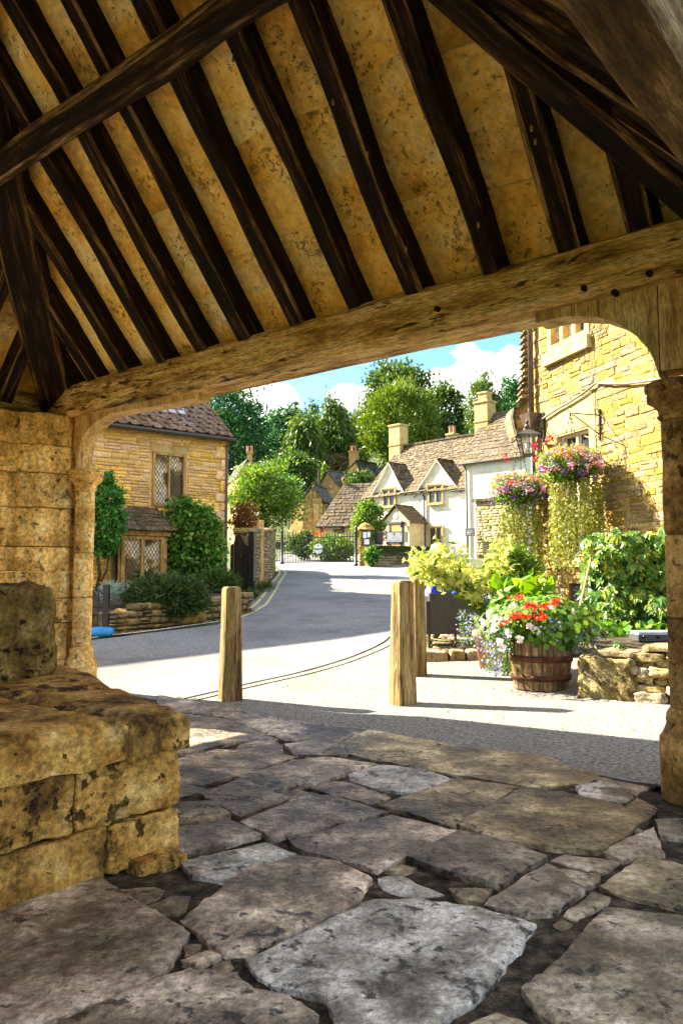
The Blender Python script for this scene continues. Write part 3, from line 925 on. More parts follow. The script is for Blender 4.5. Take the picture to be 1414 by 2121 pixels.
# ------------------------------------------------------------------ the shelter: floor
bed = [tuple(SH(4.66, -1.0, 0).xy), tuple(SH(4.66, 7.9, 0).xy), tuple(SH(-3.6, 7.9, 0).xy), tuple(SH(-3.6, -1.0, 0).xy)]
V, F = sheet(outline(bed, 0.4, 0, 3), 0.25, lambda x, y, d: 0.076 + 0.010 * fbm(x, y, 0, 3) + 0.012 * fbm(x, y, 5, 9))
floor = prop(part('shelter_floor', V, F, MT['dirt'], smooth=True), kind='structure')
LOC[floor] = floor.location.copy()

A_ = lambda pts: [(350 + 0.7525 * x, 1400 + 0.7525 * y) for x, y in pts]     # from the enlarged view of the floor
B_ = lambda pts: [(0.495 * x, 1600 + 0.495 * y) for x, y in pts]
SLABS = [
 ('s', A_([(-30, 50), (130, 76), (330, 116), (548, 143), (472, 172), (320, 172), (235, 140), (150, 108), (-30, 90)])),
 ('s', A_([(-60, 93), (148, 112), (232, 144), (300, 168), (180, 178), (30, 210), (-60, 228)])),
 ('s', A_([(548, 143), (800, 187), (985, 207), (1235, 255), (1150, 285), (1040, 300), (990, 300), (820, 268), (700, 250), (590, 228), (495, 210), (475, 178)])),
 ('s', A_([(320, 185), (465, 166), (490, 212), (345, 215)])),
 ('s', A_([(195, 183), (270, 166), (310, 186), (312, 208), (180, 202)])),
 ('s', A_([(-20, 232), (130, 196), (300, 211), (355, 216), (230, 255), (100, 290), (-20, 295)])),
 ('s', A_([(190, 272), (340, 228), (450, 220), (575, 238), (400, 290), (285, 312)])),
 ('p', A_([(490, 260), (590, 235), (700, 250), (785, 280), (690, 318), (560, 300), (500, 280)])),
 ('s', A_([(385, 300), (440, 282), (490, 282), (610, 325), (560, 348)])),
 ('s', A_([(-10, 295), (60, 288), (105, 305), (-10, 335)])),
 ('s', A_([(85, 318), (200, 278), (335, 332), (195, 385)])),
 ('s', A_([(310, 315), (355, 300), (395, 318), (340, 338)])),
 ('s', A_([(-10, 350), (120, 345), (170, 380), (60, 400), (-10, 404)])),
 ('s', A_([(-10, 416), (160, 390), (255, 432), (60, 478), (-10, 480)])),
 ('s', A_([(580, 350), (790, 275), (960, 298), (780, 408), (700, 380)])),
 ('s', A_([(790, 400), (970, 302), (1100, 318), (1335, 375), (1190, 475), (1060, 465), (900, 440)])),
 ('s', A_([(195, 400), (390, 320), (450, 325), (605, 375), (420, 412), (330, 432), (290, 445)])),
 ('s', A_([(325, 432), (420, 417), (610, 377), (790, 418), (580, 525), (440, 490), (350, 465)])),
 ('s', A_([(655, 495), (800, 420), (910, 445), (1040, 490), (910, 570), (780, 540)])),
 ('p', A_([(1120, 300), (1190, 288), (1265, 310), (1275, 335), (1240, 350), (1130, 325)])),
 ('s', A_([(1175, 275), (1245, 257), (1345, 285), (1285, 320), (1200, 295)])),
 ('s', A_([(1255, 345), (1285, 327), (1340, 355), (1330, 372), (1270, 367)])),
 ('s', A_([(1185, 470), (1330, 408), (1358, 480), (1250, 495)])),
 ('s', A_([(1340, 390), (1470, 385), (1480, 445), (1352, 432)])),
 ('p', A_([(35, 500), (150, 475), (270, 450), (350, 480), (210, 530), (150, 555), (60, 540)])),
 ('s', A_([(35, 665), (120, 600), (210, 532), (360, 487), (470, 505), (555, 545), (515, 620), (220, 750), (150, 755), (75, 690)])),
 ('p', A_([(572, 540), (640, 530), (750, 583), (680, 594), (590, 568)])),
 ('s', A_([(600, 525), (640, 510), (680, 520), (650, 528)])),
 ('s', A_([(1050, 492), (1090, 477), (1240, 498), (1195, 528)])),
 ('s', A_([(870, 620), (1040, 510), (1140, 580), (1060, 645), (960, 650)])),
 ('s', A_([(1185, 570), (1310, 485), (1480, 530), (1480, 645), (1300, 605)])),
 ('p', A_([(212, 770), (560, 602), (680, 600), (850, 627), (1003, 670), (960, 740), (870, 850), (720, 960), (490, 1010), (430, 870), (290, 840), (230, 800)])),
 ('s', A_([(965, 840), (1080, 765), (1200, 622), (1480, 655), (1480, 1010), (1100, 970), (1010, 905)])),
 ('s', A_([(830, 940), (900, 908), (1050, 965), (1060, 1040), (790, 1040)])),
 ('s', A_([(770, 575), (890, 575), (862, 615), (800, 605)])),
 ('s', A_([(1090, 650), (1160, 585), (1210, 600), (1120, 660)])),
 ('s', A_([(1055, 520), (1185, 535), (1180, 560), (1140, 572)])),
 ('s', A_([(1045, 665), (1080, 650), (1115, 665), (1075, 685)])),
 ('s', B_([(-60, 535), (390, 402), (500, 480), (620, 550), (790, 660), (700, 800), (560, 880), (250, 1000), (-60, 1090)])),
 ('s', B_([(420, 960), (600, 870), (800, 812), (980, 828), (1060, 893), (1200, 915), (1330, 1000), (1290, 1120), (150, 1140), (250, 1035)])),
 ('s', B_([(485, 462), (640, 457), (715, 472), (640, 528), (580, 523)])),
 ('s', B_([(625, 543), (720, 503), (795, 500), (775, 558), (700, 586)])),
 ('s', B_([(772, 692), (838, 692), (828, 720), (777, 748)])),
 ('s', B_([(762, 770), (888, 722), (916, 745), (812, 792)])),
 ('s', B_([(892, 772), (958, 764), (982, 798), (902, 816)])),
]
for i, (k, pl) in enumerate(SLABS):
    xy = [tuple(at_z(x, y, 0.105).xy) for x, y in pl]
    dcam = min(math.hypot(*q) for q in xy)
    st = 0.02 if dcam < 2.6 else 0.034
    ol = outline(xy, st * 1.3, 0.009, i + 20, -0.004)
    ar = 0.5 * abs(sum(xy[a][0] * xy[(a + 1) % len(xy)][1] - xy[(a + 1) % len(xy)][0] * xy[a][1] for a in range(len(xy))))
    tz = (0.105 if ar > 0.05 else 0.094) + random.uniform(-0.008, 0.006)
    gx_, gy_ = random.uniform(-0.007, 0.007), random.uniform(-0.007, 0.007)
    cx_, cy_ = ol[0]
    def zf(x, y, d, tz=tz, gx_=gx_, gy_=gy_, cx_=cx_, cy_=cy_, i=i):
        e = max(0.0, 1 - d / 0.03)
        pit = max(0.0, noise.noise(Vector((x * 13, y * 13, i))) - 0.28) * 0.022
        ridge = 0.006 * noise.noise(Vector((x * 22, y * 22, i + 4)))
        return tz + gx_ * clamp(x - cx_, -1, 1) + gy_ * clamp(y - cy_, -1, 1) + 0.006 * noise.noise(Vector((x * 3, y * 3, i * 2.1))) + ridge - pit - 0.007 * e * e
    V, F = sheet(ol, st, zf, 0.06, seed=i)
    part('slab', V, F, MT['slab'] if k == 's' else MT['slabpale'], floor, smooth=True)
# the rest of the floor, beyond the picture: flags laid in the same way
taken = [[tuple(at_z(x, y, 0.105).xy) for x, y in pl] for _, pl in SLABS]
G = {}
rr_ = random.Random(77)
cs_ = np.arange(-3.4, 4.6, 0.62); ss2 = np.arange(-0.7, 7.8, 0.74)
for i, c in enumerate(cs_):
    for j, s_ in enumerate(ss2): G[i, j] = SH(c + rr_.uniform(-.14, .14), s_ + rr_.uniform(-.16, .16), 0.1)
def seen(p):
    x, y = proj(p)
    return -10 < x < 1424 and -10 < y < 2131
for i in range(len(cs_) - 1):
    for j in range(len(ss2) - 1):
        q4 = [G[i, j], G[i + 1, j], G[i + 1, j + 1], G[i, j + 1]]
        test = [q4[a].lerp(q4[(a + 1) % 4], t) for a in range(4) for t in (0.0, 0.33, 0.66)] + [(q4[0] + q4[2]) / 2]
        if any(seen(p) for p in test): continue
        P_ = np.array([(p.x, p.y) for p in test])
        if any(inside(P_, t).any() for t in taken): continue
        ol = outline([tuple(p.xy) for p in q4], 0.08, 0.012, 300 + i * 20 + j, 0.012)
        V, F = sheet(ol, 0.08, lambda x, y, d: 0.103 + 0.006 * noise.noise(Vector((x * 3, y * 3, i))) - 0.008 * max(0.0, 1 - d / 0.03), 0.06, seed=i)
        part('slab', V, F, MT['slab'], floor, smooth=True)
pz = [SH(random.uniform(-1.5, 4.3), random.uniform(0.2, 3.5), 0.075) for _ in range(160)]
us = [unit_stone('pebble', MT['slab'], 0.25, 0.08, k) for k in range(4)]
pieces('pebbles', us, [smat(p, Vector((1, 0, 0)), Vector((0, 1, 0)), Vector((0, 0, 1)), *(random.uniform(0.015, 0.05) for _ in range(3))) for p in pz], floor, 0, MT['slab'], 'pebbles')

# ------------------------------------------------------------------ the shelter: stone plinth of the old cross
def rock(name, o, ax, ay, az, sx, sy, sz, r, amp, mat, parent, cuts=9, freq=5.0, seed=0.0):
    """a worn block centred on o"""
    bm = bmesh.new()
    bmesh.ops.create_cube(bm, size=2.0)
    bmesh.ops.subdivide_edges(bm, edges=list(bm.edges), cuts=cuts, use_grid_fill=True)
    hx, hy, hz = sx / 2, sy / 2, sz / 2
    for v in bm.verts:
        p = Vector((v.co.x * hx, v.co.y * hy, v.co.z * hz))
        q = Vector((clamp(p.x, -hx + r, hx - r), clamp(p.y, -hy + r, hy - r), clamp(p.z, -hz + r, hz - r)))
        d = p - q
        nn = d.normalized() if d.length > 1e-6 else Vector((v.co.x if abs(v.co.x) > .99 else 0, v.co.y if abs(v.co.y) > .99 else 0, v.co.z if abs(v.co.z) > .99 else 0)).normalized()
        if d.length > 1e-6: p = q + nn * r
        s3 = Vector((seed, seed * 2, seed * 3))
        k = noise.noise(p * freq + s3) + 0.5 * noise.noise(p * freq * 2.7 + s3) + 0.35 * noise.noise(p * freq * 6 + s3) + 0.2 * noise.noise(p * freq * 13 + s3) - 1.2 * max(0, noise.noise(p * freq * 2 + s3 * 2) - 0.3)
        v.co = p + nn * amp * k
    me = bpy.data.meshes.new(name)
    bm.to_mesh(me); bm.free()
    me.materials.append(mat); me.shade_smooth()
    return inst(name, me, axes_xyz(ax, ay, az, o), parent)

def axes_xyz(ax, ay, az, o):
    M = Matrix((Vector(ax), Vector(ay), Vector(az))).transposed().to_4x4()
    M.translation = o
    return M

KP = at_z(374, 1758, 0.1)
zk = lambda py: at_y(374, py, KP.y).z
def PL(nn, uu, z):
    q = KP + SHN * nn + SHU * uu
    return Vector((q.x, q.y, z))
plinth = thing('cross_plinth', PL(-0.8, 1.0, 0.1), 'stepped plinth of pitted yellow stone blocks on the shelter floor', 'plinth')
sd = (SHU * 0.945 + SHN * 0.33).normalized(); sn = Vector((sd.y, -sd.x, 0))
if sn.dot(SHN) < 0: sn = -sn
ZU = Vector((0, 0, 1))
def course(z0, z1, splits, dep, out, seed):
    a = 0.0
    for j, w in enumerate(splits):
        rock('block', PL(-(a + w / 2) + 0.0, dep / 2 - out + (0.0 if j else 0.0), (z0 + z1) / 2), SHN, SHU, ZU, w - 0.012, dep, z1 - z0 - 0.008, 0.014, 0.016, MT['plinth'], plinth, 34 if j < 2 else 8, 6.0, seed + j * 1.7)
        a += w
    a = 0.0
    for j, w in enumerate((0.55, 0.62, 0.7)):
        o = PL(0, 0, 0) + sd * (0.30 + a + w / 2) - sn * (0.16 - out)
        rock('block', Vector((o.x, o.y, (z0 + z1) / 2)), sd, sn, ZU, w - 0.012, 0.32, z1 - z0 - 0.008, 0.028, 0.012, MT['plinth'], plinth, 5, 5.5, seed + 20 + j)
        a += w
course(0.08, zk(1668), (0.36, 0.80, 0.55, 0.6), 0.36, 0.0, 7)
course(zk(1668), zk(1542), (0.50, 0.66, 0.5, 0.5), 0.38, 0.0, 13)
core = [PL(-0.1, 0.12, 0), PL(0.15, 0.85, 0), PL(0.42, 1.9, 0), PL(-1.95, 1.9, 0), PL(-1.95, 0.12, 0)]
V, F = prism([Vector((p.x, p.y, 0.09)) for p in core], (0, 0, zk(1542) - 0.10))
part('core', V, F, MT['mortarg'], plinth)
def cap(pts, seed, zt):
    ol = outline([tuple(PL(a, b, 0).xy) for a, b in pts], 0.045, 0.008, seed, 0.006)
    def zf(x, y, d):
        e = max(0.0, 1 - d / 0.07)
        return zt + 0.02 * noise.noise(Vector((x * 3.3, y * 3.3, seed))) + 0.008 * noise.noise(Vector((x * 12, y * 12, seed))) - 0.03 * max(0, noise.noise(Vector((x * 7, y * 7, seed + 3))) - 0.3) - 0.045 * e * e
    V, F = sheet(ol, 0.035, zf, zt - zk(1542) - 0.03, seed=seed)
    part('cap_slab', V, F, MT['plinth'], plinth, smooth=True)
cap([(0.03, -0.02), (0.24, 0.84), (-0.30, 0.93), (-0.28, -0.03)], 3, zk(1468))
cap([(-0.29, -0.03), (-0.31, 0.93), (-1.25, 0.95), (-1.25, -0.02)], 5, zk(1465))
cap([(-1.26, -0.02), (-1.26, 0.95), (-1.95, 0.95), (-1.95, -0.02)], 6, zk(1467))
cap([(0.25, 0.85), (0.50, 1.42), (0.52, 1.95), (-0.5, 1.95), (-0.5, 0.97)], 8, zk(1463))
cap([(-0.51, 0.97), (-0.51, 1.95), (-1.95, 1.95), (-1.95, 0.97)], 9, zk(1466))
for k_, (x_, y_, w_) in enumerate(((250, 1790, 0.26), (318, 1800, 0.22), (362, 1792, 0.18), (300, 1772, 0.3))):
    q_ = at_z(x_, y_, 0.095)
    rock('footing_stone', q_ + Vector((-0.04, 0.06, 0.0)), SHN, SHU, ZU, w_ * 0.7, 0.12, 0.06, 0.015, 0.01, MT['plinth'], plinth, 8, 9, k_ + 3)
zcap = zk(1466)
cb = at_z(97, 1405, zcap) + Vector((-0.41, 0.06, 0.0))
part_ = thing('weathered_block', cb, 'big weathered stone block with rounded top standing on the plinth', 'stone block')
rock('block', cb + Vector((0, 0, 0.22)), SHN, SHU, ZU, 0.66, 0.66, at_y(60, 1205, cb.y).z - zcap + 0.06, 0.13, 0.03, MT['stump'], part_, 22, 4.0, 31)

# ------------------------------------------------------------------ the shelter: piers
S_R, S_L = 0.81, 7.435
TH = math.radians(49.5); T = math.tan(TH)
C_IN, C_OUT, Z_BOT, Z_TOP = 4.20, 4.57, 2.82, 3.14
SIDE = S_L - S_R
C_BACK = 4.385 - SIDE
shelter = thing('market_shelter', SH(4.385 - SIDE / 2, (S_L + S_R) / 2, 0.0), 'open market shelter with stone corner piers and timber roof over the paving', 'shelter')

def pier_course(cc, ss, z0, z1, hw, seed, lobes=True):
    """one course of a moulded pier: rounded square with half-round ribs"""
    r = random.Random(seed)
    n_ = 112
    lv = [0, 0.012, 0.03, 0.25, 0.5, 0.75, 0.97, 0.988, 1.0]
    m_ = len(lv) - 1
    V, F = [], []
    for j in range(m_ + 1):
        z = z0 + (z1 - z0) * lv[j]
        jn = 0.007 if j in (0, m_) else 0.0
        for k in range(n_):
            a = 2 * math.pi * k / n_
            ca, sa = math.cos(a), math.sin(a)
            q = (abs(ca) ** 3.2 + abs(sa) ** 3.2) ** (-1 / 3.2)
            tt = (sa / ca if abs(ca) > abs(sa) else ca / sa)
            rib = 0.0
            for rc_, rw_ in ((-0.62, 0.26), (0.0, 0.2), (0.62, 0.26)):
                if abs(tt - rc_) < rw_: rib = 0.045 * math.sqrt(1 - ((tt - rc_) / rw_) ** 2)
            rr = (hw - 0.02) * q + rib - jn + 0.012 * noise.noise(Vector((ca * 4, sa * 4, z * 4 + cc))) + 0.008 * noise.noise(Vector((ca * 11, sa * 11, z * 11 + cc)))
            rr -= 0.03 * max(0, noise.noise(Vector((ca * 3 + 9, sa * 3, z * 3 + seed))) - 0.35)
            V.append(SH(cc + rr * ca, ss + rr * sa, z))
    for j in range(m_):
        for k in range(n_):
            F.append((j * n_ + k, j * n_ + (k + 1) % n_, (j + 1) * n_ + (k + 1) % n_, (j + 1) * n_ + k))
    F.append(tuple(range(n_))[::-1]); F.append(tuple(range(m_ * n_, m_ * n_ + n_)))
    return V, F

def pier(cc, ss, dirs, seed, hw=0.405, mt='pier'):
    """corner pier at (cc, ss); dirs: directions (dc, ds) of its attached shafts"""
    grp = part('pier', *pier_course(cc, ss, 0.08, 0.42, hw + 0.035, seed), MT[mt], shelter, smooth=True)
    zs = [0.42, 0.78, 1.02, 1.28, 1.52, 1.90, 2.24, 2.52, 2.84]
    for j in range(len(zs) - 1):
        part('stone_course', *pier_course(cc, ss, zs[j] + 0.004, zs[j + 1] - 0.004, hw if j < 6 else hw - 0.015, seed + j), MT[mt], grp, smooth=True)
    for dc, ds in dirs:
        a, b = cc + dc * 0.50, ss + ds * 0.50
        base = SH(a, b, 0)
        part('shaft_base', *lathe([(0.15, 0.08), (0.155, 0.36), (0.15, 0.40), (0.13, 0.43), (0.115, 0.47), (0.118, 0.50), (0.11, 0.53), (0.095, 0.55)], base, 20, 0.012), MT[mt], grp, smooth=True)
        for z0, z1 in ((0.55, 1.02), (1.024, 1.46), (1.464, 2.08)):
            prf = [(0.088, z0), (0.094, z0 + 0.012)] + [(0.094 + random.uniform(-.003, .003), z0 + (z1 - z0) * t) for t in (0.2, 0.4, 0.6, 0.8)] + [(0.094, z1 - 0.012), (0.088, z1)]
            part('shaft_drum', *lathe(prf, base, 20, 0.01), MT[mt], grp, smooth=True)
        part('capital', *lathe([(0.094, 2.08), (0.112, 2.10), (0.104, 2.115), (0.108, 2.14), (0.135, 2.17), (0.16, 2.185), (0.165, 2.215), (0.158, 2.235), (0.172, 2.245), (0.174, 2.275), (0.15, 2.29)], base, 20, 0.01), MT[mt], grp, smooth=True)
    return grp
pier(4.22, S_L + 0.0, ((0.33, -1.0),), 3, 0.41)
pier(3.66, S_L + 0.14, (), 4, 0.36)
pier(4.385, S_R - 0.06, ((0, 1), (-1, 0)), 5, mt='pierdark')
pier(C_BACK, S_L, ((0, -1), (1, 0)), 7)
pier(C_BACK, S_R - 0.06, ((0, 1), (1, 0)), 9)

# ------------------------------------------------------------------ the shelter: timbers
beam('wall_plate', SH(4.385, S_R - 0.5, 2.98), SH(4.385, S_L - 0.02, 2.98), 0.37, 0.32, ZU, MT['oak'], shelter, 0.016, 0.12, 30, 1.0)
beam('wall_plate', SH(4.6, S_L + 0.21, 2.97), SH(C_BACK - 0.3, S_L + 0.21, 2.97), 0.36, 0.30, ZU, MT['oak'], shelter, 0.014, 0.12, 24, 2.0)
beam('wall_plate', SH(4.15, S_R - 0.07, 2.985), SH(C_BACK - 0.3, S_R - 0.07, 2.985), 0.21, 0.31, ZU, MT['oakdark'], shelter, 0.012, 0.12, 24, 3.0)
beam('wall_plate', SH(C_BACK, S_R - 0.3, 2.98), SH(C_BACK, S_L + 0.1, 2.98), 0.36, 0.32, ZU, MT['oak'], shelter, 0.012, 0.12, 20, 4.0)

def sz(px, py, c=4.385):
    q = at_pl(px, py, SHN * c, SHN)
    return q.dot(SHU), q.z
def brace(curve_px, s_end, segs, nm='arched_brace'):
    cv = [sz(x, y) for x, y in curve_px]
    cv[0] = (cv[0][0], 2.285)
    # pieces between the cut positions along s
    cuts = segs
    for i in range(len(cuts) - 1):
        lo, hi = sorted((cuts[i], cuts[i + 1]))
        lo += 0.003; hi -= 0.003
        inner = []
        ss_ = np.linspace(lo, hi, 12)
        xs = [p[0] for p in cv]; zs_ = [p[1] for p in cv]
        order = np.argsort(xs)
        zi = np.interp(ss_, np.array(xs)[order], np.array(zs_)[order])
        poly = [SH(4.30, float(a), float(b)) for a, b in zip(ss_, zi)] + [SH(4.30, float(hi), 2.835), SH(4.30, float(lo), 2.835)]
        part(nm, *prism(poly, SHN * 0.17), MT['oakpale'], shelter)
rc = [(1377, 812), (1373, 775), (1356, 735), (1326, 702), (1290, 678), (1250, 664), (1200, 662), (1172, 664), (1120, 676)]
s_r0 = sz(1377, 812)[0]
brace([rc[0], (1376.9, 775)] + rc[2:], None, [s_r0 - 0.20, s_r0 - 0.001])
brace([rc[0]] + rc[1:], None, [s_r0, sz(1250, 664)[0], sz(1195, 662)[0], sz(1120, 676)[0]])
lc = [(172, 978), (176, 940), (184, 912), (200, 888), (222, 870), (250, 858), (285, 851), (330, 846), (420, 829)]
s_l0 = sz(172, 978)[0]
brace([lc[0], (171.9, 940)] + lc[2:], None, [s_l0 + 0.15, s_l0 + 0.001])
brace(lc, None, [s_l0, sz(250, 858)[0], sz(420, 829)[0]])
# braces of the other sides spring from the same height
def quarter(o, d, r, z0=2.285, nm='arched_brace'):
    o, d = Vector(o), Vector(d).normalized()
    sid = Vector((-d.y, d.x, 0))
    pts = [o + d * (r * (1 - math.cos(t))) + ZU * (z0 + (Z_BOT + 0.015 - z0) * math.sin(t)) for t in np.linspace(0.0, math.pi / 2, 12)]
    pts += [o + d * r + ZU * (Z_BOT + 0.03), o - d * 0.1 + ZU * (Z_BOT + 0.03), o - d * 0.1 + ZU * z0]
    part(nm, *prism([p - sid * 0.08 for p in pts], sid * 0.16), MT['oakpale'], shelter)
quarter(SH(4.385 - 0.55, S_L + 0.1, 0), -SHN, 0.8)
quarter(SH(C_BACK + 0.55, S_L + 0.1, 0), SHN, 0.8)
quarter(SH(C_BACK + 0.55, S_R - 0.06, 0), SHN, 0.8)

# slopes: t along the eave, q inwards from the plate's inner edge, off along the outward normal
SL = {
 'front': lambda t, q: SHN * (C_IN - q) + SHU * t,
 'right': lambda t, q: SHN * t + SHU * (S_R + 0.185 + q),
 'left': lambda t, q: SHN * t + SHU * (S_L - 0.185 - q),
 'back': lambda t, q: SHN * (C_BACK + 0.185 + q) + SHU * t,
}
OUTW = {'front': SHN, 'right': -SHU, 'left': SHU, 'back': -SHN}
def RP(sl, t, q, off=0.0):
    p = SL[sl](t, q) + OUTW[sl] * (off * math.sin(TH))
    return Vector((p.x, p.y, Z_TOP + q * T + off * math.cos(TH)))
def qmax(sl, t):
    if sl in ('front', 'back'): return max(0.0, min(t - (S_R + 0.185), (S_L - 0.185) - t))
    return max(0.0, min(C_IN - t, t - (C_BACK + 0.185)))
RNG = {'front': (S_R + 0.185, S_L - 0.185), 'back': (S_R + 0.185, S_L - 0.185), 'right': (C_BACK + 0.185, C_IN), 'left': (C_BACK + 0.185, C_IN)}

feet = [(132, 144), (177, 197), (244, 258), (316, 340), (400, 424), (492, 519), (597, 624), (712, 743), (838, 875), (991, 1027), (1151, 1184), (1294, 1347)]
def s_foot(px): 
    yb = 632 - 0.292 * (px - 740)
    return at_pl(px, yb, SHN * C_IN, SHN).dot(SHU)
front_t = sorted([(s_foot(a) + s_foot(b)) / 2 for a, b in feet])
seedc = [0]
def slope(sl, ts, rw=0.138, rows=0.46, fine=True):
    lo, hi = RNG[sl]
    nrm = (OUTW[sl] * math.sin(TH) + ZU * math.cos(TH))
    for t in ts:
        qm = qmax(sl, t)
        if qm < 0.12: continue
        seedc[0] += 1
        w = rw * random.uniform(0.92, 1.1)
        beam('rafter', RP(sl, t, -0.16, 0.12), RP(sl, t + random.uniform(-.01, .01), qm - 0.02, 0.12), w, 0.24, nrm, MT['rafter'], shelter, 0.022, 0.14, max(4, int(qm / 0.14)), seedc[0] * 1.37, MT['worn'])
    edges = [lo - 0.25] + list(ts) + [hi + 0.25]
    for a, b in zip(edges[:-1], edges[1:]):
        q = -0.16
        top = max(qmax(sl, a), qmax(sl, b))
        if lo < (lo + hi) / 2 and a < (lo + hi) / 2 < b: top = (hi - lo) / 2
        tp = 0.0
        while q < top:
            dq = rows * random.uniform(0.75, 1.2)
            q1 = min(q + dq, top)
            tl = random.uniform(-0.05, 0.05); off0 = 0.18 + random.uniform(-0.006, 0.006)
            nu, nv = (5, 7) if fine else (1, 1)
            V, F = [], []
            for j in range(nv + 1):
                for i in range(nu + 1):
                    t = a + (b - a) * i / nu
                    qq = q + (q1 - q) * j / nv + (tp + (tl - tp) * j / nv) * (i / nu - 0.5)
                    lim = qmax(sl, clamp(t, lo, hi)) + 0.02
                    qq = min(qq, lim)
                    e = 0.006 if (j in (0, nv)) else 0
                    o_ = off0 + e + (0.012 * noise.noise(Vector((t * 3.1, qq * 3.1, off0 * 99))) if fine else 0)
                    V.append(RP(sl, t, qq, o_))
            F = [(j * (nu + 1) + i, j * (nu + 1) + i + 1, (j + 1) * (nu + 1) + i + 1, (j + 1) * (nu + 1) + i) for j in range(nv) for i in range(nu)]
            if max((V[k] - V[0]).length for k in range(len(V))) > 0.08:
                part('plaster_panel', V, F, MT['plaster'], shelter, smooth=True)
            q = q1; tp = tl
slope('front', front_t)
rt = [C_IN - 0.42 * k for k in range(1, 15) if C_IN - 0.42 * k > C_BACK + 0.3]
slope('right', sorted(rt))
slope('left', sorted(rt), rows=0.8)
slope('back', [S_R + 0.45 * k for k in range(1, 15)], rows=1.4, fine=False)
HALF = SIDE / 2 - 0.185
def hipbeam(sl, t_of, seed, w=0.21):
    p0 = RP(sl, t_of(-0.12), -0.12, 0.0); p1 = RP(sl, t_of(HALF), HALF, 0.0)
    ax = (p1 - p0).normalized(); side = ax.cross(ZU).normalized(); up = side.cross(ax)
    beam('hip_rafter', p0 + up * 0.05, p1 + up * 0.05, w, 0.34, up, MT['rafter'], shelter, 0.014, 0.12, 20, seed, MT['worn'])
hipbeam('front', lambda q: S_R + 0.185 + q, 2.2)
hipbeam('front', lambda q: S_L - 0.185 - q, 3.4, 0.34)
hipbeam('back', lambda q: S_R + 0.185 + q, 4.6)
hipbeam('back', lambda q: S_L - 0.185 - q, 5.8)
# purlin under the front rafters
nrmF = SHN * math.sin(TH) + ZU * math.cos(TH)
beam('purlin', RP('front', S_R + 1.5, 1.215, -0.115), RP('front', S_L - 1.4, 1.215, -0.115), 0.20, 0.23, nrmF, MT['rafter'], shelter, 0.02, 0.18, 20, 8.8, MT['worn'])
for i, (px, py) in enumerate([(490, 22), (483, 122), (690, 210), (760, 318), (880, 240), (1100, 264), (1108, 292), (1075, 150), (905, 420), (845, 440), (840, 515), (990, 465), (1335, 305)]):
    q = at_pl(px, py, RP('front', 3, 0, -0.004), nrmF)
    part('peg', *lathe([(0.008, -0.02), (0.009, 0.0), (0.006, 0.012)], q, 6), MT['ashlar'], shelter)
for px, py in ((1209, 597), (1344, 566), (1272, 606), (905, 640)):
    q = at_pl(px, py, SHN * (C_IN - 0.004), SHN)
    part('peg', *tube([q + SHN * 0.03, q - SHN * 0.012], 0.018, 10), MT['rafter'], shelter)
# roof covering over it all
def roofskin():
    off = 0.30
    V, F = [], []
    apex = RP('front', S_R + 0.185 + HALF, HALF, off)
    apex = Vector((SH(C_IN - HALF, (S_L + S_R) / 2, 0).x, SH(C_IN - HALF, (S_L + S_R) / 2, 0).y, Z_TOP + HALF * T + 0.4))
    for sl, a, b in (('front', S_R, S_L), ('right', C_BACK, 4.385), ('back', S_R, S_L), ('left', C_BACK, 4.385)):
        e0, e1 = (a + 0.185, b - 0.185)
        def pt(t, q, z): 
            p = SL[sl](t, q); return Vector((p.x, p.y, z))
        zk = Z_TOP - 0.25 * T + off / math.cos(TH)
        k0, k1 = pt(e0 - 0.25, -0.25, zk), pt(e1 + 0.25, -0.25, zk)
        f0, f1 = pt(e0 - 0.44, -0.44, 3.05), pt(e1 + 0.44, -0.44, 3.05)
        b0 = len(V); V += [f0, f1, k1, k0, apex]
        F += [(b0, b0 + 1, b0 + 2, b0 + 3), (b0 + 3, b0 + 2, b0 + 4)]
        b0 = len(V); V += [p + Vector((0, 0, 0.07)) for p in (f0, f1, k1, k0, apex)]
        F += [(b0, b0 + 1, b0 + 2, b0 + 3), (b0 + 3, b0 + 2, b0 + 4), (b0 - 5, b0 - 4, b0 + 1, b0)]
    part('roof_covering', V, F, MT['slate'], shelter)
roofskin()
# ------------------------------------------------------------------ building helpers
def poly_wall(fr, pts, d0, d1, name, mat, parent):
    """pts: (s, z) outline in the wall plane"""
    return part(name, *prism([fr.P(s, z, d0) for s, z in pts], fr.m * (d1 - d0)), mat, parent)

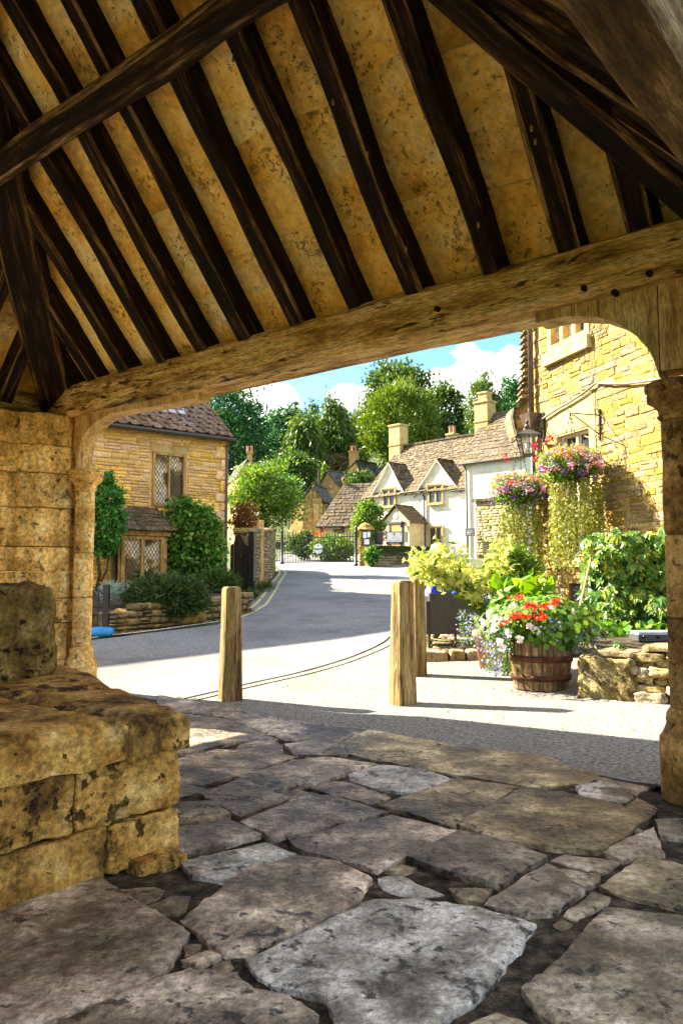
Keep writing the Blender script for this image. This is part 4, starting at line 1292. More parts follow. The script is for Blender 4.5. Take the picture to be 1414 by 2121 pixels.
def window(fr, s0, s1, z0, z1, lights, parent, d=0.0, frame=None, fw=0.07, glass=None, grid=None, lattice=None, recess=0.06, name='window', head=0.0, sill=0.0, mul=0.06):
    """stone or timber window set in the wall plane at depth d; grid = (columns, rows) of bars per light; lattice = diamond pitch"""
    frame = frame or MT['ashlar']; glass = glass or MT['glass']
    vf = [fbox(fr, s0 - fw, s0, z0, z1, d - 0.12, d + 0.03), fbox(fr, s1, s1 + fw, z0, z1, d - 0.12, d + 0.03), fbox(fr, s0 - fw, s1 + fw, z1, z1 + fw, d - 0.12, d + 0.032), fbox(fr, s0 - fw, s1 + fw, z0 - fw, z0, d - 0.12, d + 0.032)]
    w = part(name, *join(*vf), frame, parent)
    if head: part('label_mould', *join(fbox(fr, s0 - fw - 0.08, s1 + fw + 0.08, z1 + fw + 0.02, z1 + fw + 0.09, d - 0.02, d + 0.09), fbox(fr, s0 - fw - 0.08, s0 - fw - 0.01, z1 - 0.08, z1 + fw + 0.018, d - 0.02, d + 0.08), fbox(fr, s1 + fw + 0.01, s1 + fw + 0.08, z1 - 0.08, z1 + fw + 0.018, d - 0.02, d + 0.08)), frame, w)
    if sill: part('sill', *fbox(fr, s0 - fw - 0.05, s1 + fw + 0.05, z0 - fw - sill, z0 - fw - 0.002, d - 0.1, d + 0.09), frame, w)
    W = (s1 - s0 - mul * (lights - 1)) / lights
    for i in range(lights):
        a = s0 + i * (W + mul)
        b = a + W
        if i: part('mullion', *fbox(fr, a - mul + 0.001, a - 0.001, z0, z1, d - 0.11, d + 0.02), frame, w)
        part('pane', *fbox(fr, a, b, z0, z1, d - recess - 0.02, d - recess), glass, w)
        if grid:
            gc, gr = grid
            vf = [fbox(fr, a, a + 0.022, z0, z1, d - recess, d - recess + 0.015), fbox(fr, b - 0.022, b, z0, z1, d - recess, d - recess + 0.015)]
            for k in range(1, gc): vf.append(fbox(fr, a + (b - a) * k / gc - 0.009, a + (b - a) * k / gc + 0.009, z0, z1, d - recess, d - recess + 0.013))
            for k in range(1, gr): vf.append(fbox(fr, a, b, z0 + (z1 - z0) * k / gr - 0.009, z0 + (z1 - z0) * k / gr + 0.009, d - recess, d - recess + 0.012))
            part('glazing_bars', *join(*vf), MT['lead'] if lattice is None and grid[0] > 1 else frame, w)
        if lattice:
            pw, ph = lattice
            vf = []
            def clipseg(p, q):
                t0, t1 = 0.0, 1.0
                dx, dz = q[0] - p[0], q[1] - p[1]
                for pp, qq in ((-dx, p[0] - a), (dx, b - p[0]), (-dz, p[1] - z0), (dz, z1 - p[1])):
                    if abs(pp) < 1e-9:
                        if qq < 0: return None
                        continue
                    r_ = qq / pp
                    if pp < 0: t0 = max(t0, r_)
                    else: t1 = min(t1, r_)
                return None if t0 >= t1 else ((p[0] + dx * t0, p[1] + dz * t0), (p[0] + dx * t1, p[1] + dz * t1))
            n_ = int((b - a) / pw + (z1 - z0) / ph) + 3
            for k in range(-n_, n_):
                for sg in (1, -1):
                    zz = z0 + k * ph
                    sgm = clipseg((a, zz), (b, zz + sg * (b - a) / pw * ph))
                    if sgm and math.hypot(sgm[0][0] - sgm[1][0], sgm[0][1] - sgm[1][1]) > 0.02:
                        vf.append(tube([fr.P(sgm[0][0], sgm[0][1], d - recess + 0.006), fr.P(sgm[1][0], sgm[1][1], d - recess + 0.006)], 0.007, 4))
            part('lead_lattice', *join(*vf), MT['lead'], w)
    return w

def unit_slate(name, mat, seed):
    bm = bmesh.new()
    bmesh.ops.create_cube(bm, size=1.0)
    r = random.Random(seed)
    for v in bm.verts: v.co += Vector((r.uniform(-.05, .05), r.uniform(-.05, .05), r.uniform(-.15, .15)))
    bmesh.ops.bevel(bm, geom=list(bm.edges), offset=0.05, segments=1, affect='EDGES')
    me = bpy.data.meshes.new(name); bm.to_mesh(me); bm.free(); me.materials.append(mat)
    return me
U_SLATE = [unit_slate('slate', MT['slate'], k) for k in range(5)]
U_SLATEI = [unit_slate('slate_far', MT['slatei'], k) for k in range(5)]
U_SLATED = [unit_slate('slate_dark', MT['slatedark'], k) for k in range(4)]
U_PUB = [unit_stone('wall_stone', MT['honey'], 0.06, 0.05, k) for k in range(14)]
for u_ in U_PUB: u_.shade_flat()
U_HOUSE = [unit_stone('wall_stone', MT['house'], 0.12, 0.06, k) for k in range(8)]
U_DRY = [unit_stone('wall_stone', MT['drystone'], 0.14, 0.09, k) for k in range(10)]
U_HONI = [unit_stone('wall_stone', MT['honeyi'], 0.12, 0.06, k) for k in range(6)]
U_DRYI = [unit_stone('wall_stone', MT['drystonei'], 0.12, 0.06, k) for k in range(6)]

def unit_tile(name, mat, seed):
    prof = [(-0.5, 0.0), (-0.38, 0.9), (-0.28, 1.0), (-0.18, 0.6), (-0.12, 0.0), (0.2, -0.1), (0.5, 0.0)]
    r = random.Random(seed)
    V, F = [], []
    n_ = len(prof)
    for j, y in enumerate((-0.5, 0.5)):
        for x, z in prof: V.append((x + r.uniform(-.01, .01), y, z + r.uniform(-.08, .08) + 0.3))
    for x, z in prof: V.append((x, -0.5, z - 0.35))
    F = [(i, i + 1, n_ + i + 1, n_ + i) for i in range(n_ - 1)] + [(2 * n_ + i, 2 * n_ + i + 1, i + 1, i) for i in range(n_ - 1)]
    return mesh(name, V, F, mat, True)
U_TILE = [unit_tile('tile', MT['tile'], k) for k in range(6)]

def chimney(fr_o, w, dpt, z0, z1, mat, parent, ang=0.0, pots=0, cap=True):
    c, s_ = math.cos(ang), math.sin(ang)
    f = Frame(fr_o, (c, s_))
    vf = [fbox(f, -w / 2, w / 2, z0, z1, -dpt / 2, dpt / 2)]
    ch = part('chimney', *join(*vf), mat, parent)
    if cap: part('chimney_cap', *join(fbox(f, -w / 2 - 0.07, w / 2 + 0.07, z1 + 0.001, z1 + 0.12, -dpt / 2 - 0.07, dpt / 2 + 0.07), fbox(f, -w / 2 - 0.05, w / 2 + 0.05, z0 + (z1 - z0) * 0.42, z0 + (z1 - z0) * 0.42 + 0.09, -dpt / 2 - 0.05, dpt / 2 + 0.05)), mat, ch)
    for k in range(pots):
        q = f.P((k - (pots - 1) / 2) * 0.32, z1 + 0.12, 0)
        part('chimney_pot', *lathe([(0.11, 0.0), (0.12, 0.05), (0.10, 0.1), (0.095, 0.42), (0.115, 0.45), (0.115, 0.5)], q, 10), MT['pot'], ch)
    return ch

# ------------------------------------------------------------------ the stone cottage across the road, left
c0 = at_y(470, 912, 20.0)
EZ = c0.z
c1 = at_z(200, 880, EZ)
LH = Frame((c0.x, c0.y, 0), ((c0 - c1).x, (c0 - c1).y))
GZ = ground_z(c0.x, c0.y) + 0.15
house = thing('stone_cottage', LH.P(-3, GZ, -2), 'honey stone cottage with brown tiled roof and lattice windows across the road', 'cottage')
LW = -15.0
w0 = LH.px(321, 1000); w1 = LH.px(379, 1000)
wz0, wz1 = LH.px(350, 1044)[1], LH.px(350, 944)[1]
b0 = LH.px(252, 1150, 0.55)[0]; b1 = LH.px(338, 1150, 0.55)[0]
bz0, bz1 = LH.px(290, 1238, 0.55)[1], LH.px(290, 1117, 0.55)[1]
holes = [(w0[0] - 0.06, w1[0] + 0.06, wz0 - 0.06, wz1 + 0.07)]
body = part('wall', *join(fbox(LH, LW, 0, GZ - 0.5, EZ + 0.1, -5.0, -0.2), backing(LH, LW, -0.005, GZ - 0.5, EZ + 0.1, holes, -0.198, -0.012)), MT['mortarh'], house)
holes = [(w0[0] - 0.13, w1[0] + 0.13, wz0 - 0.1, wz1 + 0.24)]
Ms = wall_stones(LH, -8.0, -0.14, GZ - 0.2, EZ + 0.02, holes, 0.06, 0.15, 0.12, 0.34, 0.12, 0.022, 0.007, seed=4)
Ms = vis_sort(Ms, [(150, 970, 262, 1330), (320, 1035, 470, 1330), (240, 1055, 345, 1330), (0, 0, 180, 2000)])
pieces('wall_stone', U_HOUSE, Ms, house, 300, MT['house'], 'wall_stones_rest')
q = 0
z = GZ - 0.2
while z < EZ:
    h = random.uniform(0.22, 0.34)
    l_ = 0.34 if q % 2 else 0.2
    rock('quoin', LH.P(-l_ / 2 + 0.02, z + h / 2, -0.03), LH.a, -LH.m, ZU, l_, 0.16, h - 0.012, 0.02, 0.006, MT['house'], house, 3, 6, q)
    z += h; q += 1
part('lintel', *fbox(LH, w0[0] - 0.12, w1[0] + 0.12, wz1 + 0.075, wz1 + 0.25, -0.1, 0.012), MT['ashlar'], house)
window(LH, w0[0], w1[0], wz0, wz1, 2, house, 0.0, MT['frame'], 0.07, MT['glasspale'], lattice=(0.085, 0.13), recess=0.05, mul=0.045)
# bay window with its own little slate roof
bay = window(LH, b0 + 0.07, b1 - 0.07, bz0, bz1, 2, house, 0.55, MT['frame'], 0.08, MT['glasspale'], lattice=(0.085, 0.14), recess=0.05, name='bay_window', mul=0.09)
part('bay_cheek', *join(fbox(LH, b1 + 0.012, b1 + 0.10, bz0 - 0.1, bz1 + 0.05, 0.02, 0.55)), MT['frame'], house)
LSID = Frame(LH.P(b0 - 0.02, 0, 0.0), (LH.m.x, LH.m.y))
window(LSID, 0.1, 0.46, bz0, bz1, 1, house, 0.0, MT['frame'], 0.05, MT['glass'], lattice=(0.085, 0.14), recess=0.05, name='bay_side_window')
part('bay_base', *fbox(LH, b0 - 0.02, b1 + 0.1, GZ - 0.5, bz0 - 0.09, 0.0, 0.56), MT['ashlar'], house)
part('bay_cornice', *join(fbox(LH, b0 - 0.1, b1 + 0.16, bz1 + 0.085, bz1 + 0.2, 0.0, 0.63)), MT['frame'], house)
rz0 = bz1 + 0.20; rz1 = LH.px(290, 1055)[1]
r_l, r_r = LH.px(262, 1055)[0], LH.px(322, 1055)[0]
el, er = LH.P(b0 - 0.16, rz0, 0.72), LH.P(b1 + 0.24, rz0, 0.72)
rl, rr = LH.P(r_l, rz1, 0.02), LH.P(r_r, rz1, 0.02)
bw = LH.P(b1 + 0.24, rz0, 0.0)
part('bay_roof', [el, er, rr, rl, LH.P(b0 - 0.16, rz0, 0.0), bw], [(0, 1, 2, 3), (1, 5, 2), (0, 3, 4), (0, 4, 5, 1)], MT['slate'], house)
Ms = roof_slates(el, er, rr, rl, 0.19, 0.14, 0.16, 0.3, 0.02, 5) + roof_slates(er, bw, rr, rr + Vector((0.01, 0.01, 0)), 0.19, 0.14, 0.16, 0.3, 0.02, 6)
pieces('slate', U_SLATE, Ms, house, 200)
# main roof
RT = 0.80
def lr(s, q, dz=0.0): return LH.P(s, EZ + 0.05 + q * RT + dz, 0.16 - q)
part('roof', [lr(LW, 0), lr(0.08, 0), lr(0.08, 3.0), lr(LW, 3.0), lr(0.08, 0, -0.1), lr(LW, 0, -0.1), LH.P(0.08, EZ - 0.05, -5.1), LH.P(LW, EZ - 0.05, -5.1)], [(0, 1, 2, 3), (3, 2, 6, 7), (4, 1, 0, 5), (1, 4, 6, 2), (5, 0, 3, 7)], MT['slatedark'], house)
Ms = roof_slates(lr(LW, 0.02), lr(0.10, 0.02), lr(0.10, 2.9), lr(LW, 2.9), 0.27, 0.27, 0.29, 0.30, 0.035, 9, 0.0, 1.2)
pieces('roof_tile', U_TILE, vis_sort(Ms, [(0, 0, 215, 2000)]), house, 260, MT['tile'], 'roof_tiles_rest')
part('gutter', *tube([LH.P(LW, EZ + 0.02, 0.22), LH.P(0.12, EZ - 0.02, 0.22)], 0.055, 8), MT['black'], house)
part('downpipe', *tube([LH.P(-0.03, EZ - 0.02, 0.2), LH.P(-0.03, EZ - 0.2, 0.07), LH.P(-0.03, GZ - 0.3, 0.07)], 0.035, 8), MT['pipe'], house)
sk = at_pl(345, 845, lr(0, 0.0), (LH.m * RT + ZU).normalized())
ss = (sk - LH.o).dot(LH.a); qq = 0.16 - (sk - LH.o).dot(LH.m)
part('roof_light', *join(*[hexa([lr(s, q_, d_) for s in (ss - 0.42, ss + 0.36) for q_ in (qq - 0.05, qq + 0.9) for d_ in (0.03, 0.14)])]), MT['black'], house)
part('flashing', *join(*[hexa([lr(s, q_, d_) for s in (ss - 0.62, ss + 0.52) for q_ in (qq - 0.28, qq - 0.05) for d_ in (0.03, 0.075)])]), MT['leadpale'], house)
part('roof_light_pane', *join(*[hexa([lr(s, q_, d_) for s in (ss - 0.34, ss + 0.28) for q_ in (qq + 0.02, qq + 0.8) for d_ in (0.13, 0.15)])]), MT['glass'], house)

# tall block added behind the cottage, unseen above the plate, to shade the road
rg = [(-3.0, GZ), (-3.0, 7.4), (-4.6, 10.7), (-7.5, 7.0), (-7.5, GZ)]
part('shadow_block', *prism([LH.P(LW, z, d) for d, z in rg], LH.a * (-1.1 - LW)), MT['slatedark'], house)

# ------------------------------------------------------------------ garden wall in front of it
ga, gb = at_g(232, 1312), at_g(446, 1279)
GWF = Frame((ga.x, ga.y, 0), ((gb - ga).x, (gb - ga).y))
GL = (Vector((gb.x, gb.y)) - Vector((ga.x, ga.y))).length
gw = thing('garden_wall', GWF.P(GL / 2, ground_z(ga.x, ga.y), -0.2), 'low dry stone garden wall below the cottage shrubs', 'wall')
gtop = lambda s: ground_z(*GWF.P(s, 0).xy) + 0.36 + 0.05 * math.sin(s * 2.1)
part('core', *hexa([GWF.P(s, zz(s), d_) for s in (0, GL + 1.2) for d_ in (-0.45, -0.1) for zz in (lambda s: ground_z(*GWF.P(s, 0).xy) - 0.2, lambda s: gtop(s) - 0.05)]), MT['mortarg'], gw)
zb = min(ground_z(ga.x, ga.y), ground_z(gb.x, gb.y)) - 0.05
Ms = [M for M in wall_stones(GWF, -0.05, GL + 1.2, zb, zb + 1.1, [], 0.06, 0.14, 0.09, 0.22, 0.2, 0.06, 0.008, top=gtop, seed=8)]
pieces('wall_stone', U_DRY, vis_sort(Ms), gw, 300, MT['drystone'], 'wall_stones_rest')
# raised garden soil behind it
soil = [tuple(GWF.P(-0.1, 0, -0.35).xy), tuple(GWF.P(GL + 1.0, 0, -0.35).xy), tuple(LH.P(0.3, 0, 0.05).xy), tuple(LH.P(LW, 0, 0.05).xy)]
V, F = sheet(outline(soil, 0.4, 0, 5), 0.4, lambda x, y, d: ground_z(x, y) + 0.30 + 0.05 * fbm(x, y, 0, 1.5))
prop(part('garden_soil', V, F, MT['soil'], smooth=True), kind='structure')
# standing stones at the road side
p = at_g(246, 1308)
rock('kerb_stone', p + Vector((0.02, 0.05, 0.17)), Vector((1, 0, 0)), Vector((0, 1, 0)), ZU, 0.19, 0.16, 0.40, 0.05, 0.02, MT['plinth'], None, 6, 6, 3)
prop(bpy.data.objects['kerb_stone'], 'upright pale guard stone at the end of the garden wall', 'stone')
p = at_g(392, 1288)
o = rock('boulder', p + Vector((0.0, 0.08, 0.11)), Vector((0.8, 0.6, 0)), Vector((-0.6, 0.8, 0)), ZU, 0.55, 0.3, 0.30, 0.1, 0.04, MT['drystone'], None, 6, 5, 9)
prop(o, 'tilted flat boulder leaning on the garden wall', 'boulder')
# blue bag and iron garden gate
p = at_g(205, 1318)
vf = rockv = None
o = rock('sandbag', p + Vector((-0.02, 0.02, 0.07)), Vector((0.97, 0.2, 0)), Vector((-0.2, 0.97, 0)), ZU, 0.48, 0.3, 0.13, 0.06, 0.015, MT['bluebag'], None, 6, 6, 2)
prop(o, 'flat blue plastic sack lying by the iron garden gate', 'sack')
p = at_g(219, 1312)
ig = thing('iron_garden_gate', (p.x, p.y, p.z), 'black iron post and bow-topped garden gate beside the blue sack', 'gate')
part('post', *abox(p.x - 0.045, p.x + 0.045, p.y - 0.045, p.y + 0.045, p.z - 0.05, p.z + 0.78), MT['black'], ig)
for k in range(4):
    x = p.x - 0.14 - k * 0.11; y = p.y + 0.03 + k * 0.04
    part('bar', *tube([Vector((x, y, p.z + 0.06)), Vector((x, y, p.z + 0.68))], 0.010, 6), MT['black'], ig)
for zz in (0.1, 0.42):
    part('rail', *tube([Vector((p.x - 0.05, p.y + 0.02, p.z + zz)), Vector((p.x - 0.52, p.y + 0.16, p.z + zz))], 0.012, 6), MT['black'], ig)
part('bow', *tube([Vector((p.x - 0.08 - 0.19 * (1 - math.cos(t)), p.y + 0.02 + 0.07 * (1 - math.cos(t)), p.z + 0.62 + 0.12 * math.sin(t))) for t in np.linspace(0, math.pi, 10)], 0.011, 6), MT['black'], ig)

# ------------------------------------------------------------------ plank gate and curved wall
ya = at_g(519, 1228).y
PG = Frame(at_y(476, 1200, ya + 0.02), (1, -0.22))
pg_w = PG.px(518, 1150)[0]
gzp = ground_z(*PG.P(0.3, 0).xy)
pz = lambda py: PG.px(497, py)[1]
pgate = thing('plank_gate', PG.P(pg_w / 2, gzp, 0), 'tall black plank gate with curved top between cottage and wall', 'gate')
nb = 6
for k in range(nb):
    a, b = pg_w * k / nb + 0.008, pg_w * (k + 1) / nb - 0.008
    def zt(s):
        t = s / pg_w
        return pz(1150) + (pz(1104) - pz(1150)) * (0.42 + 0.58 * math.exp(-((t - 0.42) / 0.22) ** 2))
    poly = [(a, gzp + 0.04), (b, gzp + 0.04), (b, zt(b)), ((a + b) / 2, zt((a + b) / 2)), (a, zt(a))]
    part('plank', *prism([PG.P(s, z_, 0) for s, z_ in poly], -PG.m * 0.04), MT['black'], pgate)
part('post', *fbox(PG, pg_w - 0.02, pg_w + 0.12, gzp, pz(1102), -0.1, 0.06), MT['black'], pgate)
part('latch', *lathe([(0.05, -0.02), (0.05, 0.02)], PG.P(pg_w * 0.55, gzp + 0.95, 0.03), 10), MT['iron'], pgate)
cw = thing('curved_wall', at_g(545, 1212), 'curving dry stone wall beside the road with double yellow lines', 'wall')
pts = [gp(519, 1228), gp(538, 1216), gp(554, 1202), gp(565, 1190), gp(570, 1183)]
pts = [Vector(p) for p in pts]
pts += [pts[-1] + Vector((-0.5, 1.2))]
allM = []
for i in range(len(pts) - 1):
    a, b = pts[i], pts[i + 1]
    f = Frame((a.x, a.y, 0), (b.x - a.x, b.y - a.y))
    L = (b - a).length
    zb = min(ground_z(a.x, a.y), ground_z(b.x, b.y)) - 0.05
    tp = lambda s, f=f: ground_z(*f.P(s, 0).xy) + 1.58
    part('core', *hexa([f.P(s, z_, d_) for s in (-0.02, L + 0.02) for d_ in (-0.34, -0.07) for z_ in (zb, ground_z(a.x, a.y) + 1.5)]), MT['mortarg'], cw)
    allM += wall_stones(f, 0, L, zb, zb + 2.0, [], 0.07, 0.15, 0.14, 0.4, 0.16, 0.03, 0.008, top=tp, seed=30 + i)
    for k in range(int(L / 0.3)):
        s = 0.15 + k * 0.3
        c_ = f.P(s, ground_z(*f.P(s, 0).xy) + 1.62, -0.22)
        allM.append(smat(c_, f.a, -f.m, ZU, 0.28, 0.5, random.uniform(0.1, 0.18)))
pieces('wall_stone', U_DRY, vis_sort(allM), cw, 300, MT['drystone'], 'wall_stones_rest')
# timber fence behind the plank gate
ff = Frame(at_y(486, 1120, 22.5), (1, 0.35))
fs1 = ff.px(541, 1090)[0]
fence = thing('board_fence', ff.P(fs1 / 2, ground_z(-2.5, 22.5), 0), 'golden board fence rising behind the black plank gate', 'fence')
k = 0; s = 0.0
while s < fs1:
    part('board', *fbox(ff, s, s + 0.11, ground_z(-2.5, 22.5), ff.px(515, 1068 + random.uniform(0, 6) + (6 if k % 7 else -3))[1], -0.03, 0.0 + 0.008 * (k % 2)), MT['fence'], fence)
    s += 0.125; k += 1

# ------------------------------------------------------------------ drive gate, stone gate pier, mossy wall, signs
GF = Frame((gate_l.x, gate_l.y, 0), (gate_r.x - gate_l.x, gate_r.y - gate_l.y))
GLn = (gate_r - gate_l).length
ggz = lambda s: ground_z(*GF.P(s, 0).xy)
gz_ = lambda py: GF.px(660, py)[1]
dg = thing('drive_gate', GF.P(GLn / 2, ggz(GLn / 2), 0), 'black iron drive gate with round sign closing the road end', 'gate')
for s in (0.0, GLn):
    po = part('post', *lathe([(0.10, 0), (0.10, 0.12), (0.065, 0.15), (0.06, 1.5), (0.075, 1.53), (0.075, 1.6), (0.03, 1.64), (0.06, 1.70), (0.05, 1.78), (0.01, 1.84)], GF.P(s, ggz(s) - 0.03, 0), 12), MT['iron'], dg, smooth=True)
zb_, zt_ = gz_(1164), gz_(1112)
nbar = 25
for k in range(nbar):
    s = 0.16 + (GLn - 0.32) * k / (nbar - 1)
    t = s / GLn
    top = gz_(1106) + (gz_(1098) - gz_(1106)) * abs(math.sin(t * math.pi * 2)) 
    part('bar', *tube([GF.P(s, zb_, 0), GF.P(s, top, 0), GF.P(s, top + 0.07, 0)], [0.016, 0.016, 0.002], 6), MT['iron'], dg)
for py in (1164, 1146, 1113):
    part('rail', *fbox(GF, 0.06, GLn / 2 - 0.02, gz_(py) - 0.02, gz_(py) + 0.02, -0.012, 0.012), MT['iron'], dg)
    part('rail', *fbox(GF, GLn / 2 + 0.02, GLn - 0.06, gz_(py) - 0.02, gz_(py) + 0.02, -0.012, 0.012), MT['iron'], dg)
for a, b in ((0.08, GLn / 2), (GLn - 0.08, GLn / 2)):
    part('brace', *tube([GF.P(a, gz_(1160), 0.02), GF.P(b, gz_(1116), 0.02)], 0.013, 6), MT['iron'], dg)

def text_mesh(body, size):
    cu = bpy.data.curves.new('lettering', 'FONT')
    cu.body = body; cu.size = size; cu.align_x = 'CENTER'; cu.align_y = 'CENTER'
    ob = bpy.data.objects.new('lettering', cu); col.objects.link(ob)
    bpy.context.view_layer.update()
    me = bpy.data.meshes.new_from_object(ob.evaluated_get(bpy.context.evaluated_depsgraph_get()))
    bpy.data.objects.remove(ob)
    return me
def face_M(fr, s, z, d):
    M = Matrix((fr.a, Vector((0, 0, 1)), fr.m)).transposed().to_4x4()
    M.translation = fr.P(s, z, d)
    return M
def letters(body, size, fr, s, z, d, mat, parent, name='lettering'):
    me = text_mesh(body, size); me.materials.clear(); me.materials.append(mat)
    return inst(name, me, face_M(fr, s, z, d), parent)
def disc(fr, s, z, r, d, mat, parent, name, seg=28):
    pts = [fr.P(s + r * math.cos(t), z + r * math.sin(t), d) for t in np.linspace(0, 2 * math.pi, seg, endpoint=False)]
    return part(name, *prism(pts, -fr.m * 0.012), mat, parent)
def crest(fr, s, z, w, d, mat, parent):
    poly = [(-.5, .5), (-.2, .42), (0, .6), (.2, .42), (.5, .5), (.42, 0), (.2, -.45), (0, -.7), (-.2, -.45), (-.42, 0)]
    return part('crest', *prism([fr.P(s + a * w, z + b * w, d) for a, b in poly], -fr.m * 0.004), mat, parent)
ss_, sz_ = GF.px(659, 1136.5, 0.06)
rs = 11.2 * GF.P(ss_, 0).y / FPX
rsn = thing('gate_sign', GF.P(ss_, sz_ - rs, 0.05), 'round black and white EXIT ONLY sign hung on the iron gate', 'sign')
disc(GF, ss_, sz_, rs, 0.050, MT['ink'], rsn, 'rim')
disc(GF, ss_, sz_, rs * 0.92, 0.056, MT['paper'], rsn, 'face')
part('band', *fbox(GF, ss_ - rs * 0.9, ss_ + rs * 0.9, sz_ - rs * 0.26, sz_ + rs * 0.14, 0.045, 0.060), MT['ink'], rsn)
letters('EXIT ONLY', rs * 0.36, GF, ss_, sz_ - rs * 0.07, 0.0635, MT['paper'], rsn)
crest(GF, ss_, sz_ + rs * 0.55, rs * 0.34, 0.0625, MT['ink'], rsn)
for k in range(3): part('text_line', *fbox(GF, ss_ - rs * (0.6 - 0.1 * k), ss_ + rs * (0.6 - 0.1 * k), sz_ - rs * (0.42 + 0.13 * k) - 0.006, sz_ - rs * (0.42 + 0.13 * k) + 0.004, 0.054, 0.060), MT['leadpale'], rsn)
# railing left of the gate post
rl_ = thing('railing', GF.P(-0.6, ggz(-0.6), 0), 'short black railing between the curved wall and gate post', 'railing')
for k in range(6):
    s = -0.12 - k * 0.15
    part('bar', *tube([GF.P(s, ggz(s) + 0.05, 0), GF.P(s, gz_(1112), 0), GF.P(s, gz_(1112) + 0.07, 0)], [0.015, 0.015, 0.002], 6), MT['iron'], rl_)
for py in (1160, 1118): part('rail', *fbox(GF, -1.0, -0.05, gz_(py) - 0.02, gz_(py) + 0.02, -0.012, 0.012), MT['iron'], rl_)

pc = at_g(756, 1173)
gpz = pc.z
pf = Frame((pc.x, pc.y + 0.25, 0), (1, -0.12))
hw = 14 * pc.y / FPX
pr = thing('gate_pier', pf.P(0, gpz, 0), 'square pale stone gate pier with domed cap and notice case', 'pier')
zc_ = at_y(756, 1097, pc.y).z; zt2 = at_y(756, 1083, pc.y).z
nz = 5
for k in range(nz):
    a, b = gpz - 0.05 + (zc_ - gpz + 0.05) * k / nz, gpz - 0.05 + (zc_ - gpz + 0.05) * (k + 1) / nz
    rock('pier_stone', pf.P(0, (a + b) / 2, -hw * 0.8), pf.a, -pf.m, ZU, hw * 1.7, hw * 1.7, b - a - 0.01, 0.02, 0.008, MT['plinth'], pr, 4, 6, k)
part('cap', *lathe([(hw * 1.35, 0), (hw * 1.38, 0.05), (hw * 1.2, 0.1), (hw * 0.8, 0.24), (hw * 0.3, 0.33), (0.02, 0.35)], pf.P(0, zc_, -hw * 0.8), 8, 0.02), MT['plinth'], pr)
nb_ = thing('notice_case', pf.P(hw * 0.55, zc_ - 1.1, 0.12), 'dark framed notice case with white papers fixed to the gate pier', 'notice board')
n0, n1 = pf.px(750, 1110, 0.12)[0], pf.px(768, 1110, 0.12)[0]
m0, m1 = pf.px(760, 1130, 0.12)[1], pf.px(760, 1099, 0.12)[1]
part('case', *fbox(pf, n0, n1, m0, m1, 0.02, 0.11), MT['ink'], nb_)
for a, b, c_, d_ in ((0.08, 0.46, 0.5, 0.9), (0.54, 0.92, 0.55, 0.92), (0.2, 0.8, 0.08, 0.42)):
    part('paper', *fbox(pf, n0 + (n1 - n0) * a, n0 + (n1 - n0) * b, m0 + (m1 - m0) * c_, m0 + (m1 - m0) * d_, 0.105, 0.116), MT['paper'], nb_)
ur = pf.P(hw * 2.0, 0, -0.3)
prop(part('stone_urn', *lathe([(0.17, 0), (0.2, 0.05), (0.19, 0.5), (0.22, 0.55), (0.2, 0.58)], (ur.x, ur.y, at_y(775, 1128, ur.y).z), 12), MT['lead'], None, True), 'grey cylindrical planter on the mossy wall beside the pier', 'planter')

mw0, mw1 = at_g(771, 1174), at_g(912, 1170)
MWF = Frame((mw0.x, mw0.y, 0), ((mw1 - mw0).x, (mw1 - mw0).y))
MWL = (mw1 - mw0).length
mwall = thing('mossy_wall', MWF.P(MWL / 2, mw0.z, 0), 'low stone wall thickly covered in moss beside the gate pier', 'wall')
mzt = MWF.px(800, 1131)[1]
zb = min(mw0.z, mw1.z) - 0.1
part('core', *fbox(MWF, -0.1, MWL + 0.3, zb, mzt - 0.06, -0.5, -0.06), MT['mortarg'], mwall)
Ms = wall_stones(MWF, 0, MWL + 0.2, zb, mzt, [], 0.09, 0.18, 0.2, 0.55, 0.14, 0.03, 0.01, seed=60)
pieces('wall_stone', U_DRY, vis_sort(Ms), mwall, 300, MT['drystone'], 'wall_stones_rest')

sf = Frame(at_y(816, 1128, mw0.y + 2.0), (1, -0.25))
q0, q1 = sf.px(799, 1115)[0], sf.px(834, 1115)[0]
k0, k1 = sf.px(816, 1128)[1], sf.px(816, 1101)[1]
sg = thing('hotel_sign', sf.P((q0 + q1) / 2, k0 - 0.7, 0), 'white board sign in dark frame with crest, in front of the porch', 'sign')
part('frame', *fbox(sf, q0, q1, k0, k1, -0.05, 0), MT['ink'], sg)
part('board', *fbox(sf, q0 + 0.04, q1 - 0.04, k0 + (k1 - k0) * 0.2, k1 - 0.04, -0.02, 0.006), MT['paper'], sg)
for s in (q0 + 0.1, q1 - 0.1): part('leg', *fbox(sf, s - 0.03, s + 0.03, k0 - 0.9, k0 - 0.002, -0.05, -0.005), MT['ink'], sg)
crest(sf, (q0 + q1) / 2, k0 + (k1 - k0) * 0.78, 0.09, 0.010, MT['ink'], sg)
for k, (h_, wd_) in enumerate(((0.58, 0.16), (0.50, 0.1), (0.34, 0.36), (0.28, 0.38), (0.10, 0.3))):
    part('text_line', *fbox(sf, (q0 + q1) / 2 - wd_ * (q1 - q0), (q0 + q1) / 2 + wd_ * (q1 - q0), k0 + (k1 - k0) * h_ - 0.007, k0 + (k1 - k0) * h_ + 0.007, -0.01, 0.010), MT['leadpale'] if k < 4 else MT['paper'], sg)
